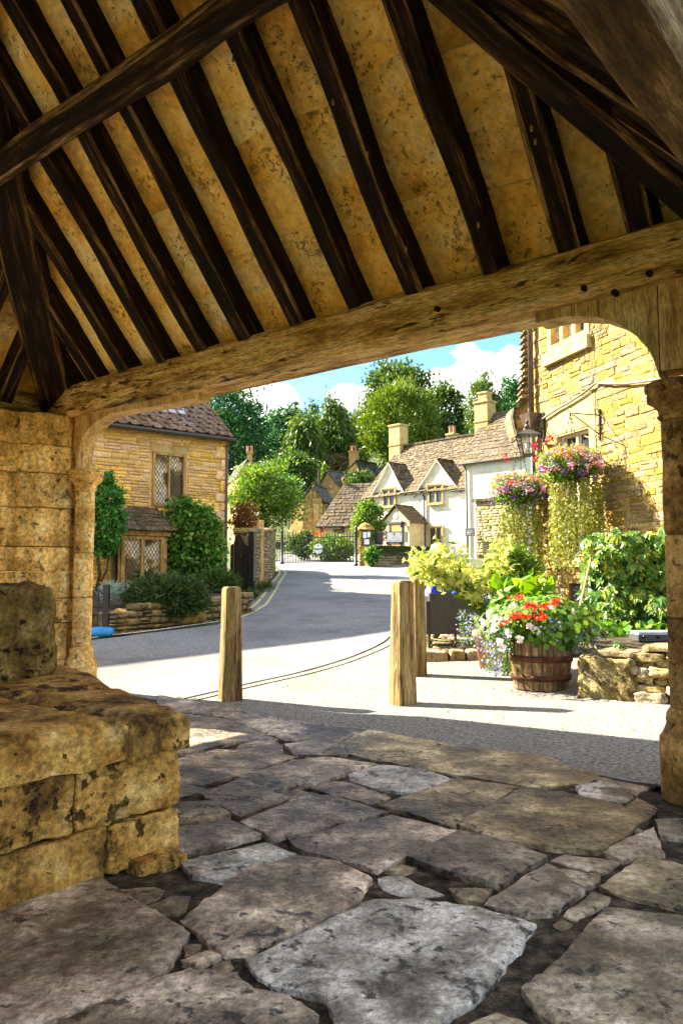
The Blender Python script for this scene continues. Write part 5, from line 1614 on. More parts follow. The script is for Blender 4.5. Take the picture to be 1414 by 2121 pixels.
# ------------------------------------------------------------------ the white cottage with two gables
CF = Frame(at_y(860, 1100, 49.0), (0.92, -1.0))
cs = lambda x, y, d=0.0: CF.px(x, y, d)
CG = ground_z(CF.o.x, CF.o.y)
wc = thing('white_cottage', CF.P(0, CG, -2), 'white rendered cottage with two pointed gables and stone slate roof', 'cottage')
cl, cr = cs(777, 1060)[0], cs(968, 1060)[0]
cez = cs(858, 1022)[1]
part('wall', *fbox(CF, cl, cr, CG - 1, cez, -4.5, 0), MT['render'], wc)
def gable(ap, lf, rt, nm):
    (sa, za), (s0, z0), (s1, z1) = cs(*ap), cs(*lf), cs(*rt)
    zb = min(z0, z1)
    poly_wall(CF, [(s0, zb - 0.3), (s1, zb - 0.3), (s1, zb), (sa, za), (s0, zb)], -0.4, 0.012, 'gable_wall', MT['render'], wc)
    back = 2.6
    out = []
    for sg, (se, ze) in ((-1, (s0, zb)), (1, (s1, zb))):
        dx = (se - sa); dz = (ze - za)
        e0 = (sa + dx * 1.12, za + dz * 1.12)
        el, er = CF.P(e0[0], e0[1] + 0.05, 0.16), CF.P(e0[0], e0[1] + 0.05, -back)
        rl, rr = CF.P(sa, za + 0.09, 0.16), CF.P(sa, za + 0.09, -back)
        part('gable_roof', [el, er, rr, rl], [(0, 1, 2, 3)], MT['slatedark'], wc)
        if sg > 0: out += roof_slates(el, er, rr, rl, 0.22, 0.16, 0.2, 0.4, 0.035, 5)
        else: out += roof_slates(er, el, rl, rr, 0.22, 0.16, 0.2, 0.4, 0.035, 6)
        part('verge', *hexa([CF.P(s, z, d) for (s, z) in ((e0[0], e0[1]), (sa, za)) for d in (0.0, 0.17) for z in ((z + 0.0), (z + 0.085))]), MT['render'], wc)
    return out
gs = gable((807.5, 963.6), (774, 1025), (837, 1021), 'a') + gable((906.6, 957.6), (864, 1019), (950, 1016), 'b')
pieces('slate', U_SLATEI, vis_sort(gs), wc, 120, MT['slatei'], 'gable_slates')
# main roof slope
rz_l = cs(829, 922, -2.6); rz_r = cs(990, 906, -2.6)
rzz = (rz_l[1] + rz_r[1]) / 2
e_l = cs(752, 1027)[0]
el, er = CF.P(e_l, cez - 0.02, 0.18), CF.P(cr + 0.1, cez - 0.02, 0.18)
rl, rr = CF.P(rz_l[0], rzz, -2.6), CF.P(cr + 0.3, rzz, -2.6)
part('roof', [el, er, rr, rl, CF.P(e_l, cez, -5.2), CF.P(cr, cez, -5.2)], [(0, 1, 2, 3), (3, 2, 5, 4), (0, 3, 4)], MT['slatedark'], wc)
Ms = roof_slates(el, er, rr, rl, 0.30, 0.15, 0.25, 0.5, 0.035, 7)
pieces('roof_slate', U_SLATEI, vis_sort(Ms), wc, 170, MT['slatei'], 'roof_slates_rest')
Ms = [smat(rl.lerp(rr, (k + 0.5) / 14) + ZU * 0.07, (rr - rl).normalized(), CF.m, ZU, (rr - rl).length / 14 * 0.95, 0.32, 0.12) for k in range(14)]
pieces('ridge_tile', U_SLATE, Ms, wc, 30)
for (x0, x1, y0, y1, sc_) in ((797, 819, 1016, 1047, 1), (891, 917, 1008, 1041, 1), (893, 917, 1094, 1126, 1)):
    a, b = cs(x0, y1)[0], cs(x1, y1)[0]
    window(CF, a, b, cs((x0 + x1) / 2, y1)[1], cs((x0 + x1) / 2, y0)[1], 2, wc, 0.115, MT['ashlar'], 0.10, MT['glass'], grid=(3, 5), recess=0.06, head=1, mul=0.10, sill=0.05)
# gutters and downpipes
for x0, x1, y in ((833, 886, 1022), (938, 972, 1018)):
    part('gutter', *tube([CF.P(cs(x0, y)[0], cs(x0, y)[1], 0.2), CF.P(cs(x1, y)[0], cs(x0, y)[1], 0.2)], 0.06, 8), MT['black'], wc)
pp = cs(880, 1024)
part('downpipe', *tube([CF.P(pp[0], pp[1], 0.18), CF.P(pp[0], pp[1] - 0.25, 0.08), CF.P(pp[0], CG - 0.2, 0.08)], 0.05, 8), MT['black'], wc)
ch = rl + (rr - rl) * 0.02
chimney(at_y(825, 930, rl.y), 1.0, 0.85, rzz - 0.9, at_y(825, 884, rl.y).z, MT['ashlar'], wc, math.atan2(CF.a.y, CF.a.x))
cp = at_y(936, 905, rr.y + 4)
chimney(cp, 0.55, 0.5, cp.z - 1.5, at_y(936, 902, cp.y).z, MT['ashlar'], wc, math.atan2(CF.a.y, CF.a.x), 2)
# porch
pw0, pw1 = cs(793, 1100, 1.5)[0], cs(847, 1100, 1.5)[0]
pez = cs(820, 1081, 1.5)[1]; pap = cs(819, 1051, 1.5)
PSC = 1.5
porch = part('porch', *join(prism([CF.P(s, z, PSC) for s, z in ((pw0, CG - 1), (pw1, CG - 1), (pw1, pez), (pap[0], pap[1]), (pw0, pez))], -CF.m * PSC)), MT['cream'], wc)
ps = []
for sg, se in ((-1, pw0), (1, pw1)):
    dx, dz = se - pap[0], pez - pap[1]
    e0 = (pap[0] + dx * 1.18, pap[1] + dz * 1.18)
    el, er = CF.P(e0[0], e0[1] + 0.06, PSC + 0.14), CF.P(e0[0], e0[1] + 0.06, -0.1)
    rl2, rr2 = CF.P(pap[0], pap[1] + 0.1, PSC + 0.14), CF.P(pap[0], pap[1] + 0.1, -0.1)
    part('porch_roof', [el, er, rr2, rl2], [(0, 1, 2, 3)], MT['slatedark'], porch)
    ps += roof_slates(el, er, rr2, rl2, 0.2, 0.15, 0.2, 0.4, 0.035, 15) if sg > 0 else roof_slates(er, el, rl2, rr2, 0.2, 0.15, 0.2, 0.4, 0.035, 16)
pieces('slate', U_SLATEI, vis_sort(ps), porch, 100, MT['slatei'], 'porch_slates')
dz0, dz1 = CG, cs(815, 1086, 1.5)[1]
part('door', *fbox(CF, cs(809, 1100, 1.5)[0], cs(832, 1100, 1.5)[0], dz0, dz1, PSC - 0.02, PSC + 0.02), MT['doorw'], porch)
part('door_frame', *join(fbox(CF, cs(806, 1100, 1.5)[0], cs(809, 1100, 1.5)[0], dz0, dz1 + 0.1, PSC - 0.02, PSC + 0.05), fbox(CF, cs(832, 1100, 1.5)[0], cs(835, 1100, 1.5)[0], dz0, dz1 + 0.1, PSC - 0.02, PSC + 0.05), fbox(CF, cs(803, 1100, 1.5)[0], cs(838, 1100, 1.5)[0], dz1 + 0.02, dz1 + 0.14, PSC - 0.02, PSC + 0.07)), MT['ink'], porch)
part('side_light', *fbox(CF, cs(838, 1100, 1.5)[0], cs(843, 1100, 1.5)[0], cs(840, 1122, 1.5)[1], cs(840, 1101, 1.5)[1], PSC - 0.01, PSC + 0.02), MT['glass'], porch)
disc(CF, pap[0], cs(819, 1068, 1.5)[1], 0.22, PSC + 0.03, MT['leadpale'], porch, 'plaque', 16)
disc(CF, pap[0], cs(819, 1068, 1.5)[1], 0.17, PSC + 0.034, MT['paper'], porch, 'plaque_face', 16)
la = CF.P(cs(836, 1085, 1.5)[0], 0, PSC + 0.2)
part('porch_lamp', *lathe([(0.03, 0), (0.09, 0.05), (0.11, 0.28), (0.14, 0.3), (0.02, 0.42)], (la.x, la.y, cs(836, 1093, 1.5)[1]), 6), MT['black'], porch)

# ------------------------------------------------------------------ taller white house, right
TD = 0.9
tall = thing('tall_white_house', CF.P(cr + 2, CG, -1), 'taller white house with steep stone slate roof and square chimney', 'house')
t0, t1 = cs(964, 1050, TD)[0], cs(1090, 1050, TD)[0]
tez = cs(1010, 956, TD)[1]
part('wall', *fbox(CF, t0, t1, CG - 1, tez, -4.2, TD), MT['render'], tall)
el, er = CF.P(cs(950, 961, TD + 0.2)[0], tez, TD + 0.2), CF.P(t1 + 0.3, tez, TD + 0.2)
rzt = cs(1040, 858, -1.6)[1]
rl, rr = CF.P(cs(1003, 862, -1.6)[0], rzt, -1.6), CF.P(t1 + 0.3, rzt, -1.6)
part('roof', [el, er, rr, rl, CF.P(cs(950, 961, TD + 0.2)[0], tez, -4.4), CF.P(t1, tez, -4.4)], [(0, 1, 2, 3), (3, 2, 5, 4), (0, 3, 4)], MT['slatedark'], tall)
Ms = roof_slates(el, er, rr, rl, 0.36, 0.2, 0.3, 0.52, 0.04, 21)
pieces('roof_slate', U_SLATE, vis_sort(Ms), tall, 280, MT['slate'], 'roof_slates_rest')
part('gutter', *tube([el + ZU * -0.02 + CF.m * 0.05, er + ZU * -0.02 + CF.m * 0.05], 0.06, 8), MT['black'], tall)
pp = cs(964, 962, TD)
part('downpipe', *tube([CF.P(pp[0], pp[1] + 0.0, TD + 0.2), CF.P(pp[0] + 0.12, pp[1] - 0.4, TD + 0.1), CF.P(pp[0] + 0.12, CG - 0.1, TD + 0.1)], 0.05, 8), MT['black'], tall)
cq = at_y(1004, 870, rl.y - 0.3)
chimney(cq, 0.95, 0.85, cq.z - 1.0, at_y(1004, 836, cq.y).z, MT['ashlar'], tall, math.atan2(CF.a.y, CF.a.x))
part('chimney_stack', *lathe([(0.42, 0), (0.42, 0.5), (0.5, 0.52), (0.5, 0.62), (0.3, 0.64)], (cq.x, cq.y, at_y(1004, 834, cq.y).z), 4), MT['ashlar'], tall)
# stone lean-to at its side
lt0, lt1 = cs(984, 1080, TD + 1.2)[0], cs(1060, 1080, TD + 1.2)[0]
ltz = cs(1010, 1038, TD + 1.2)[1]
part('lean_to', *fbox(CF, lt0, lt1, CG - 1, ltz, TD, TD + 1.14), MT['mortarg'], tall)
Ms = wall_stones(Frame(CF.P(0, 0, TD + 1.2), (CF.a.x, CF.a.y)), lt0, lt1, CG - 0.2, ltz, [], 0.12, 0.2, 0.2, 0.5, 0.14, 0.03, 0.012, seed=71)
pieces('lean_to_stone', U_DRYI, vis_sort(Ms), tall, 0, MT['drystonei'], 'lean_to_stones')
part('lean_to_cap', *fbox(CF, lt0 - 0.1, lt1, ltz + 0.005, ltz + 0.16, TD + 0.01, TD + 1.35), MT['slate'], tall)
bs = thing('black_sign', CF.P(cs(972, 1102, TD + 1.6)[0], CG, TD + 1.6), 'small black board sign beside the stone lean-to', 'sign')
part('board', *fbox(CF, cs(963, 1102, TD + 1.6)[0], cs(982, 1102, TD + 1.6)[0], cs(972, 1111, TD + 1.6)[1], cs(972, 1094, TD + 1.6)[1], TD + 1.57, TD + 1.62), MT['ink'], bs)
part('post', *fbox(CF, cs(966, 1102, TD + 1.6)[0], cs(967.5, 1102, TD + 1.6)[0], CG - 0.2, cs(972, 1094, TD + 1.6)[1], TD + 1.5, TD + 1.565), MT['ink'], bs)
for k in range(3): part('text_line', *fbox(CF, cs(967, 1102, TD + 1.6)[0], cs(978 - 2 * k, 1102, TD + 1.6)[0], cs(972, 1100 + 3 * k, TD + 1.6)[1] - 0.01, cs(972, 1100 + 3 * k, TD + 1.6)[1] + 0.01, TD + 1.61, TD + 1.626), MT['leadpale'], bs)

# ------------------------------------------------------------------ low wing with the big slate roof, left of the white cottage
WF = Frame(at_y(700, 1092, 52.0), (1.25, -0.3))
wing = thing('slate_roofed_wing', WF.P(0, CG, -2), 'low cream outbuilding under a large stone slate roof behind the gate', 'outbuilding')
a0, a1 = WF.px(659, 1110)[0], WF.px(768, 1110)[0]
wez = WF.px(690, 1091)[1]
part('wall', *fbox(WF, a0, a1, CG - 1, wez, -3.8, 0), MT['cream'], wing)
el, er = WF.P(WF.px(654, 1091, 0.25)[0], wez - 0.02, 0.25), WF.P(a1, wez - 0.02, 0.25)
rw = WF.px(712, 1006, -2.3)
rl, rr = WF.P(rw[0], rw[1], -2.3), WF.P(a1, rw[1], -2.3)
part('roof', [el, er, rr, rl, WF.P(a0, wez, -4.6), WF.P(a1, wez, -4.6)], [(0, 1, 2, 3), (3, 2, 5, 4), (0, 3, 4)], MT['slatedark'], wing)
Ms = roof_slates(el, er, rr, rl, 0.36, 0.17, 0.3, 0.6, 0.04, 31)
pieces('roof_slate', U_SLATE, vis_sort(Ms, [(735, 1030, 900, 1200)]), wing, 240, MT['slate'], 'roof_slates_rest')
part('finial', *lathe([(0.06, 0), (0.05, 0.2), (0.14, 0.32), (0.16, 0.45), (0.08, 0.58), (0.02, 0.62)], rl + ZU * 0.02, 10), MT['plinth'], wing, smooth=True)
part('gutter', *tube([el + WF.m * 0.05, er + WF.m * 0.05], 0.06, 8), MT['black'], wing)
part('door', *fbox(WF, WF.px(690, 1110)[0], WF.px(707, 1110)[0], CG - 0.3, WF.px(700, 1096)[1], -0.02, 0.03), MT['door'], wing)
for x in (668, 712):
    lw = WF.P(WF.px(x, 1100)[0], WF.px(x, 1104)[1], 0.25)
    part('wall_lamp', *lathe([(0.03, 0), (0.09, 0.05), (0.12, 0.3), (0.15, 0.32), (0.02, 0.45)], lw, 6), MT['black'], wing)
# small stone gabled store with timber door
SF = Frame(at_y(648, 1060, 55.0), (1.0, -0.22))
st = thing('stone_store', SF.P(0, CG + 1, -2), 'small pale stone building with gable, plank door and dark slate roof', 'building')
g0, g1 = SF.px(626, 1040)[0], SF.px(668, 1036)[0]
gza = SF.px(647, 1006); gze = SF.px(647, 1038)[1]
gpoly = [(g0, CG - 0.5), (g1, CG - 0.5), (g1, gze), gza, (g0, gze)]
poly_wall(SF, gpoly, -4.0, -0.05, 'wall', MT['mortar'], st)
gt = lambda s: gze + (gza[1] - gze) * (1 - abs(s - gza[0]) / ((g1 - g0) / 2))
Ms = wall_stones(SF, g0, g1, CG, gza[1], [(SF.px(648, 1060)[0], SF.px(661, 1060)[0], CG - 1, SF.px(655, 1042)[1])], 0.12, 0.2, 0.2, 0.5, 0.12, 0.02, 0.012, top=gt, seed=80)
pieces('stone', U_HONI, Ms, st, 0, MT['honeyi'], 'wall_stones')
part('door', *fbox(SF, SF.px(649, 1060)[0], SF.px(660, 1060)[0], SF.px(655, 1079)[1], SF.px(655, 1043)[1], -0.1, -0.02), MT['fence'], st)
for se, dz in ((g0 - 0.15, 0), (g1 + 0.15, 0)):
    el, er = SF.P(se, gze - 0.1, 0.12), SF.P(se, gze - 0.1, -4.2)
    rl, rr = SF.P(gza[0], gza[1] + 0.08, 0.12), SF.P(gza[0], gza[1] + 0.08, -4.2)
    part('roof', [el, er, rr, rl], [(0, 1, 2, 3)], MT['slatedark'], st)
    Ms = roof_slates(el, er, rr, rl, 0.22, 0.16, 0.2, 0.4, 0.03, 33) if se > 0 or True else []
    pieces('slate', U_SLATED, Ms, st, 0, MT['slatedark'], 'roof_slates')
window(Frame(SF.P(g1 + 0.0, 0, 0), (-SF.m.x, -SF.m.y)), 0.5, 2.4, gze - 1.5, gze - 0.25, 3, st, 0.09, MT['ashlar'], 0.08, MT['glass'], recess=0.05, name='side_window')
# trellis screen in front of the store
tr = thing('trellis', SF.P(g0 + 0.8, CG + 0.5, 0.8), 'square timber trellis panel below the store door', 'trellis')
ta, tb = SF.px(630, 1085, 0.8)[0], SF.px(657, 1085, 0.8)[0]
for k in range(8): part('slat', *fbox(SF, ta + (tb - ta) * k / 7 - 0.02, ta + (tb - ta) * k / 7 + 0.02, SF.px(640, 1100, 0.8)[1], SF.px(640, 1078, 0.8)[1], 0.78, 0.80), MT['frame'], tr)
for k in range(4): part('slat', *fbox(SF, ta, tb, SF.px(640, 1079 + 6 * k, 0.8)[1] - 0.02, SF.px(640, 1079 + 6 * k, 0.8)[1] + 0.02, 0.801, 0.815), MT['frame'], tr)

# ------------------------------------------------------------------ houses further back
def back_house(ap, lf, rt, Y, ridge_to, walls, label, name, chim=None, adir=(1.0, -0.3)):
    f = Frame(at_y(ap[0], ap[1] + 20, Y), adir)
    (sa, za), (s0, z0), (s1, z1) = f.px(*ap), f.px(*lf), f.px(*rt)
    ze = (z0 + z1) / 2
    gb_ = ground_z(f.o.x, Y)
    t = thing(name, f.P(sa, gb_, -2), label, 'house')
    poly_wall(f, [(s0, gb_ - 1), (s1, gb_ - 1), (s1, ze), (sa, za), (s0, ze)], -6, 0, 'wall', walls, t)
    for se in (s0, s1):
        dx, dz = se - sa, ze - za
        el, er = f.P(sa + dx * 1.1, za + dz * 1.1, 0.15), f.P(sa + dx * 1.1, za + dz * 1.1, -6.2)
        rl, rr = f.P(sa, za + 0.1, 0.15), f.P(sa, za + 0.1, -6.2)
        part('roof', [el, er, rr, rl], [(0, 1, 2, 3)], MT['slatedark'], t)
        pieces('slate', U_SLATED, roof_slates(el, er, rr, rl, 0.24, 0.2, 0.25, 0.45, 0.03, 41), t, 0, MT['slatedark'], 'roof_slates')
    if chim:
        c_ = at_y(chim[0], chim[1], Y + 1.2)
        chimney(c_, chim[3] * c_.y / FPX, 0.7, c_.z - 1.5, at_y(chim[0], chim[2], c_.y).z, walls, t, 0.0, 2)
    return t
back_house((678, 979), (661, 1006), (699, 1004), 66, None, MT['ochre'], 'ochre gabled house with dark roof behind the slate roofed wing', 'ochre_house', None, (1.0, -0.9))
back_house((737, 958), (712, 981), (746, 981), 72, None, MT['ochre'], 'far house with tall twin-pot chimney below the trees', 'far_house', (733, 962, 937, 20), (1.0, -0.9))
back_house((615, 1017), (600, 1032), (634, 1030), 64, None, MT['ochre'], 'low red-brown roofed house half hidden behind the bright tree', 'hidden_house', None, (1.0, -0.9))
back_house((512, 955), (495, 985), (530, 985), 60, None, MT['ochre'], 'house with slim chimney standing behind the bright tree', 'rear_house', (517, 960, 940, 9), (1.0, 0.3))
po = at_y(661, 1003, 60)
prop(part('telegraph_pole', *tube([po - ZU * 3, at_y(661, 972, 60)], 0.11, 8), MT['bark']), 'brown timber telegraph pole beside the ochre house', 'pole')

# ------------------------------------------------------------------ the inn on the right
p0_ = at_g(1190, 1287)
PB = Frame((p0_.x, p0_.y, 0), (0.322, -1.0))
pbz = p0_.z
inn = thing('stone_inn', PB.P(1.0, pbz, -2), 'tall honey rubble stone inn with hanging baskets on the right', 'inn')
s_l = PB.px(1106, 1000)[0]
s_r = 6.5
uw0, uw1 = PB.px(1143, 730)[0], PB.px(1212, 690)[0]
uz0 = PB.px(1178, 700)[1]
lw0, lw1 = PB.px(1158, 1060)[0], PB.px(1216, 1060)[0]
lz0, lz1 = PB.px(1185, 1152)[1], PB.px(1190, 893)[1]
li0, li1 = PB.px(1131, 880)[0], PB.px(1233, 840)[0]
lt_ = PB.px(1185, 828)[1]
dr0, dr1 = PB.px(1178, 1250)[0], PB.px(1216, 1250)[0]
drz = PB.px(1190, 1208)[1]
holes = [(uw0 - 0.12, uw1 + 0.12, uz0 - 0.26, 9), (li0, li1, lz1, lt_), (lw0 - 0.1, li1, lz0 - 0.2, lz1), (dr0 - 0.08, dr1 + 0.06, pbz - 1, drz)]
part('wall', *join(fbox(PB, s_l, s_r, pbz - 0.6, 8.6, -3.0, -0.3), backing(PB, s_l, s_r, pbz - 0.6, 8.6, [(uw0 - 0.06, uw1 + 0.06, uz0 - 0.06, 8.2), (lw0 - 0.02, lw1 + 0.12, lz0 - 0.02, lz1 + 0.01), (dr0, dr1, pbz - 0.3, drz)], -0.298, 0.001)), MT['mortar'], inn)
Ms = wall_stones(PB, s_l + 0.02, s_r, pbz - 0.2, 8.4, holes, 0.075, 0.19, 0.11, 0.40, 0.16, 0.018, 0.006, seed=14)
Ms = vis_sort(Ms, [(1000, 880, 1130, 1300), (1110, 930, 1265, 1100), (1200, 1090, 1420, 1400), (1000, 1150, 1420, 1500), (1380, 0, 1500, 2000), (1000, 0, 1420, 640)])
pieces('wall_stone', U_PUB, Ms, inn, 300, MT['honey'], 'wall_stones_rest')
# dressed stone round the lower window
part('lintel', *fbox(PB, li0 + 0.01, li1 - 0.01, lz1 + 0.02, lt_ - 0.01, -0.14, 0.012), MT['ashlar'], inn)
part('jamb', *fbox(PB, lw1 + 0.1, li1 - 0.01, lz0 - 0.02, lz1 + 0.01, -0.16, 0.010), MT['ashlar'], inn)
part('jamb', *fbox(PB, lw0 - 0.09, lw0 - 0.004, lz0 - 0.02, lz1 + 0.01, -0.16, 0.008), MT['ashlar'], inn)
part('sill', *fbox(PB, lw0 - 0.12, lw1 + 0.2, lz0 - 0.18, lz0 - 0.025, -0.1, 0.10), MT['ashlar'], inn)
window(PB, lw0 + 0.06, lw1 + 0.02, lz0 + 0.06, lz1 - 0.06, 2, inn, -0.10, MT['framew'], 0.06, MT['glass'], grid=(1, 4), recess=0.04, name='sash_window')
part('head_beam', *fbox(PB, lw0 - 0.02, lw1 + 0.1, lz1 - 0.012, lz1 + 0.018, -0.14, 0.0), MT['ashlar'], inn)
window(PB, uw0, uw1, uz0, uz0 + 1.6, 3, inn, 0.0, MT['ashlar'], 0.12, MT['glasspale'], recess=0.10, name='upper_window', mul=0.1)
part('upper_sill', *fbox(PB, uw0 - 0.2, uw1 + 0.16, uz0 - 0.34, uz0 - 0.122, -0.1, 0.10), MT['ashlar'], inn)
# cellar door
for k in range(4):
    a, b = dr0 + (dr1 - dr0) * k / 4 + 0.004, dr0 + (dr1 - dr0) * (k + 1) / 4 - 0.004
    part('door_plank', *fbox(PB, a, b, pbz - 0.05, drz - 0.02, -0.09, -0.05), MT['lead'], inn)
# downpipe with hopper head
sp_x = PB.px(1113, 1000)[0]
hz = PB.px(1110, 872)[1]
part('downpipe', *join(tube([PB.P(sp_x - 0.02, 8.4, 0.09), PB.P(sp_x - 0.02, hz + 0.1, 0.09)], 0.05, 10), tube([PB.P(sp_x, hz - 0.2, 0.09), PB.P(sp_x, pbz - 0.1, 0.09)], 0.045, 10)), MT['pipe'], inn, smooth=True)
part('hopper', *hexa([PB.P(sp_x + a * w_, z_, 0.09 + b * w_) for a in (-1, 1) for b in (-1, 1) for z_, w_ in ((hz - 0.18, 0.09), (hz + 0.12, 0.17))]), MT['pipe'], inn)
# steep slate verge of the inn's far end
ep = at_y(1090, 760, PB.P(s_l, 0).y + 0.5)
for k in range(13):
    py = 668 + k * 13.5
    x0 = 1079 - (0 if k < 8 else (k - 8) * 1.5)
    a, b = at_y(x0, py, ep.y), at_y(1101 - max(0, k - 9) * 2, py, ep.y)
    th_ = 0.035
    sl_ = part('verge_slate', *hexa([Vector((x_, y_, a.z + z_ + (0.05 if x_ == b.x else 0))) for x_ in (a.x, b.x) for y_ in (ep.y - 0.12 + random.uniform(-.03, .03), ep.y + 0.22) for z_ in (0, th_)]), MT['slate'], inn)
    part('verge_stone', *hexa([Vector((x_, y_, a.z - z_)) for x_ in (a.x + 0.04, b.x) for y_ in (ep.y - 0.05, ep.y + 0.22) for z_ in (0.008, 0.118)]), MT['drystone'], inn)
# low slate hood next to the verge
hp = [(1092, 824), (1078, 832), (1060, 846), (1057, 866), (1062, 890), (1068, 908), (1076, 905), (1086, 880), (1092, 850)]
HY = ep.y - 0.15
part('hood', *prism([at_y(x, y, HY) for x, y in hp], (0, 0.5, 0)), MT['mortarg'], inn)
for i in range(6):
    a, b = at_y(*hp[i], HY), at_y(*hp[i + 1], HY)
    o_ = (b - a).cross(Vector((0, 1, 0))).normalized() * 0.04
    part('hood_slate', *hexa([p_ + Vector((0, y_, 0)) + q_ for p_ in (a, b) for y_ in (-0.12, 0.6) for q_ in (o_ * 0.2, o_ * 1.6)]), MT['slate'], inn)
part('hood_stone', *prism([at_y(x, y, HY - 0.02) for x, y in ((1066, 871), (1083, 868), (1083, 885), (1067, 887))], (0, 0.3, 0)), MT['ashlar'], inn)
# cable clipped across the wall
cab = [(1118, 872), (1128, 864), (1150, 849), (1180, 832), (1205, 816), (1228, 797), (1234, 793), (1262, 795), (1300, 794), (1340, 789), (1390, 782)]
part('wall_cable', *tube([PB.P(PB.px(x, y, 0.06)[0], PB.px(x, y, 0.06)[1], 0.06) for x, y in cab], 0.02, 8), MT['cable'], inn, smooth=True)
part('wall_cable', *tube([PB.P(PB.px(x, y, 0.06)[0], PB.px(x, y, 0.06)[1], 0.06) for x, y in ((1222, 806), (1226, 830), (1232, 860), (1233, 935))], 0.008, 6), MT['cable'], inn)
for cc in ([(1247, 660), (1240, 700), (1228, 740), (1218, 790)], [(1222, 670), (1216, 710), (1210, 755)], [(1355, 700), (1355, 785)], [(1236, 665), (1234, 690), (1240, 720)]):
    part('dry_stem', *tube([PB.P(PB.px(x, y, 0.05)[0], PB.px(x, y, 0.05)[1], 0.05) for x, y in cc], 0.006, 5), MT['cable'], inn)
# ------------------------------------------------------------------ plants
def leaf_mesh(C, D, W, L, wd, fold=0.0):
    """C centres, D length axes, W width axes (unit), L lengths, wd widths -> diamond leaves"""
    L = np.asarray(L)[:, None]; wd = np.asarray(wd)[:, None]
    nrm = np.cross(D, W)
    a = C - D * L * 0.5
    b = C + W * wd * 0.5 + nrm * fold * wd - D * L * 0.05
    c = C + D * L * 0.5
    d = C - W * wd * 0.5 + nrm * fold * wd - D * L * 0.05
    V = np.stack([a, b, c, d], 1).reshape(-1, 3)
    F = np.arange(len(V)).reshape(-1, 4)
    return V, F

def unit(v): return v / (np.linalg.norm(v, axis=1, keepdims=True) + 1e-9)

def foliage(C, size, out=None, aspect=0.6, bias=(0, 0, 0), spread=1.0, fold=0.15, r=rng):
    n = len(C)
    D = r.normal(size=(n, 3)) * spread + (out if out is not None else 0) + np.array(bias)
    D = unit(D)
    W = unit(np.cross(D, r.normal(size=(n, 3))))
    L = size * r.uniform(0.6, 1.3, n)
    return leaf_mesh(C, D, W, L, L * aspect, fold)

def clumps(c, rad, nc, per, cr, shell=0.55, flat=1.0, cut=-1.0, cone=0.0, r=rng):
    """leaf centres gathered in clumps through an ellipsoid (or cone); returns centres and outward directions"""
    c, rad = np.array(c, float), np.array(rad, float)
    d = unit(r.normal(size=(nc * 3, 3)))
    d = d[d[:, 2] > cut][:nc]
    k = len(d)
    rr = shell + (1 - shell) * r.uniform(0, 1, k) ** 0.5
    lump = np.array([0.86 + 0.28 * noise.noise(Vector((*(x * 2.1 + c * 0.37),))) for x in d])
    p = d * (rr * lump)[:, None]
    if cone:
        h = (p[:, 2] + 1) / 2
        p[:, :2] *= (1 - cone * h)[:, None]
    P = c + p * rad
    cc = r.normal(size=(k, per, 3)) * cr * np.array([1, 1, flat])
    out = np.repeat(d[:, None, :], per, 1) + cc / (np.abs(cc).max() + 1e-6) * 1.2
    return (P[:, None, :] + cc).reshape(-1, 3), out.reshape(-1, 3), P

def tree(name, label, x, ytop, ybot, hw, Y, mat, nc=170, per=32, cr=0.1, leaf=6.5, aspect=0.6, shell=0.5, flat=0.7, bias=(0, 0, 0.1), cone=0.0, cat='tree', trunk=True, group=None, deep=0.9, spread=1.0, cut=-1.0, extra=None):
    p0, p1 = at_y(x, ytop, Y), at_y(x, ybot, Y)
    m = Y / FPX
    rz = (p0.z - p1.z) / 2; cz = (p0.z + p1.z) / 2
    gz = ground_z(p0.x, Y)
    t = thing(name, (p0.x, Y, gz), label, cat, group)
    C, out, P = clumps((p0.x, Y, cz), (hw * m, hw * m * deep, rz), nc, per, cr * hw * m * 1.6, shell, flat, cut, cone)
    V, F = foliage(C, leaf * m, out * 0.8, aspect, bias, spread)
    part('crown', V, F, mat, t)
    if trunk:
        pts = [Vector((p0.x, Y, gz - 0.3)), Vector((p0.x + 0.05 * hw * m, Y, (gz + cz) / 2)), Vector((p0.x, Y, cz + rz * 0.5))]
        r0 = max(0.03, 0.055 * hw * m * 1.5)
        vf = [tube(pts, [r0, r0 * 0.7, r0 * 0.2], 8)]
        for k in range(8):
            q = P[rng.integers(len(P))]
            s = pts[1].lerp(pts[2], rng.uniform(0, 0.7))
            vf.append(tube([s, s.lerp(Vector(q), 0.5) + Vector((0, 0, 0.08 * hw * m)), Vector(q)], [r0 * 0.4, r0 * 0.25, r0 * 0.08], 6))
        part('trunk', *join(*vf), MT['bark'], t)
    return t

# trees on the slope behind
tree('dark_cedar', 'large dark evergreen tree rising behind the stone cottage roof', 478, 775, 1035, 98, 84, MT['l_dark'], 300, 46, 0.085, 8, 0.5, 0.45, 0.5, (0, 0, -0.3))
tree('broadleaf_tree', 'tall airy broadleaf tree standing above the rounded yew', 822, 735, 905, 80, 98, MT['l_mid'], 230, 40, 0.09, 7, 0.65, 0.5, 0.6)
tree('clipped_yew', 'big rounded yellow-green yew behind the white cottage chimney', 824, 785, 975, 84, 70, MT['l_yew'], 420, 40, 0.065, 9, 0.32, 0.8, 1.0, (0, 0, 0.9), spread=0.6)
tree('broadleaf_tree', 'mid green broadleaf tree right of the rounded yew', 922, 776, 935, 44, 92, MT['l_mid'], 150, 34, 0.11, 7, 0.65, 0.45)
tree('pine_tree', 'feathery tree with pointed top beside the inn verge', 1000, 768, 915, 46, 86, MT['l_droop'], 170, 36, 0.1, 7, 0.4, 0.45, 0.6, (0, 0, -0.3), cone=0.35)
